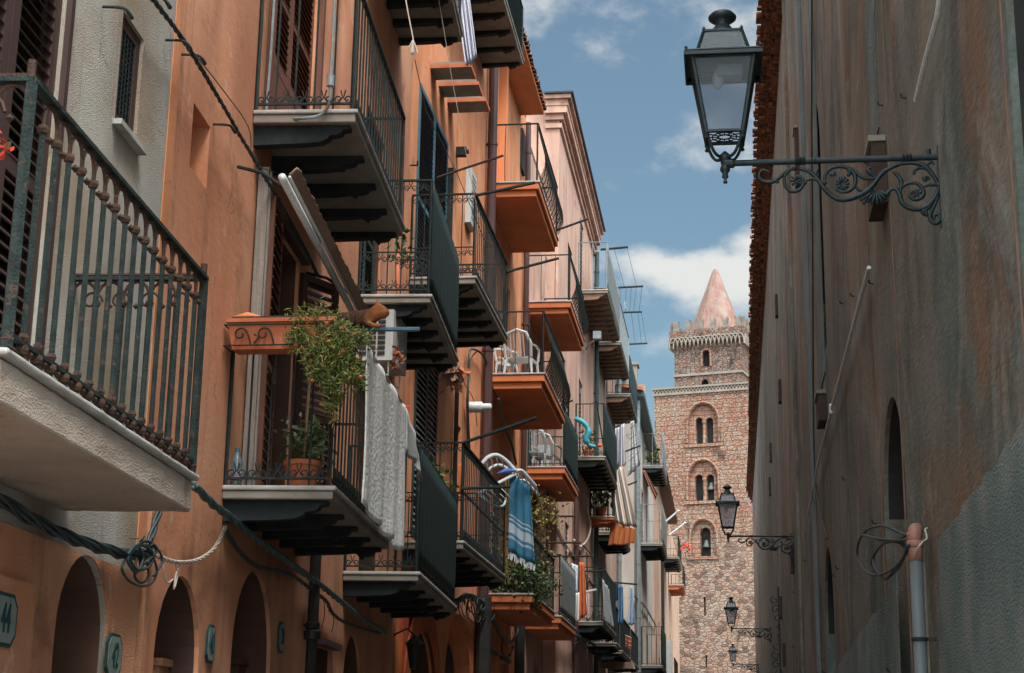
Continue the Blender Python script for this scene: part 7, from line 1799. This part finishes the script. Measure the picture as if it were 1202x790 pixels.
# bracket arm with a lamp on the orange slab houses
P = [FC.pt(*FC.px(x, y, oo), oo) for x, y, oo in ((688, 410, .05), (694, 402, .4), (702, 396, .8))]
mb = MB(); mb.tube(P, .025, 6); q = P[-1]; mb.box(q.x - .12, q.x + .08, q.y - .1, q.y + .1, q.z - .05, q.z + .14); tag(mb.build('floodlight', M['grey_metal'], None, loc=P[0]), 'grey floodlight on a bent arm below the long brown corbelled balcony', 'lamp')

# pots and plants on the farther balconies
def pot_plant(p, r, label, mats, n=70, h=.5):
    p = Vector(p); root = thing('potted_plant', label, 'plant', tuple(p)); mb = MB(); mb.lathe([(r * .7, 0), (r, r * 1.5), (r * 1.1, r * 1.55), (r * 1.1, r * 1.8), (0, r * 1.7)], p, 12); mb.build('pot', M['terra'], root)
    mb = MB()
    for k in range(4): leaves(mb, p + Vector((0, 0, r * 2 + h * (k + .5) / 4)), n // 4, h * .28, (h * .22, h * .22, h * .12), elong=2.0)
    mb.build('foliage', mats, root)
pot_plant(FB.pt(30.6, 8.18, .25), .11, 'green pot plant at the far end of the orange balcony with two white chairs', [M['leaf2'], M['leaf']])
pot_plant(FC.pt(42.0, 9.26, .3), .13, 'pot plant under the turquoise float on the green screened balcony', [M['leaf2'], M['leaf']])
pot_plant(FC.pt(46.5, 8.36, .3), .16, 'dark pot plant on the small terracotta balcony beside the striped curtain', [M['leaf2'], M['leaf']], 120, .8)
pot_plant(FD.pt(66.5, 13.06, .3), .16, 'pot plant on the upper balcony of the cream house', [M['leaf2'], M['leaf_yellow']], 80, .7)
for (x0, y0, x1, y1, s_, lb) in ((690, 306, 700, 330, 43.2, 'grey plastic box on the topmost grey railed balcony'), (681, 545 - 35, 690, 538, 43.4, 'dark crate on the floor of the green screened balcony')):
    pass

for pts, fc, lb in (([(585, 468), (592, 500), (600, 520), (606, 545)], FB, 'dark cable dropping from the middle orange balcony to the one with the chairs behind green screen'),
                    ([(640, 590), (652, 615), (665, 640), (684, 668), (700, 690)], FB, 'pale slack cable slanting down past the rust drying rods of the pale pink house'),
                    ([(684, 640), (694, 652), (700, 672), (712, 690)], FC, 'dark cable bending down beside the clothes of the pale pink houses'),
                    ([(700, 470), (708, 520), (716, 560), (730, 585)], FC, 'thin cable running down behind the mauve laundry')):
    P = gpath(pts, fc, .3); mb = MB(); mb.tube(smoothpath(P, 5), .022, 5); tag(mb.build('facade_cable', M['cable_pale'] if 'pale slack' in lb else M['cable'], None, smooth=True, loc=P[0]), ' '.join(lb.split()[:16]), 'cable')
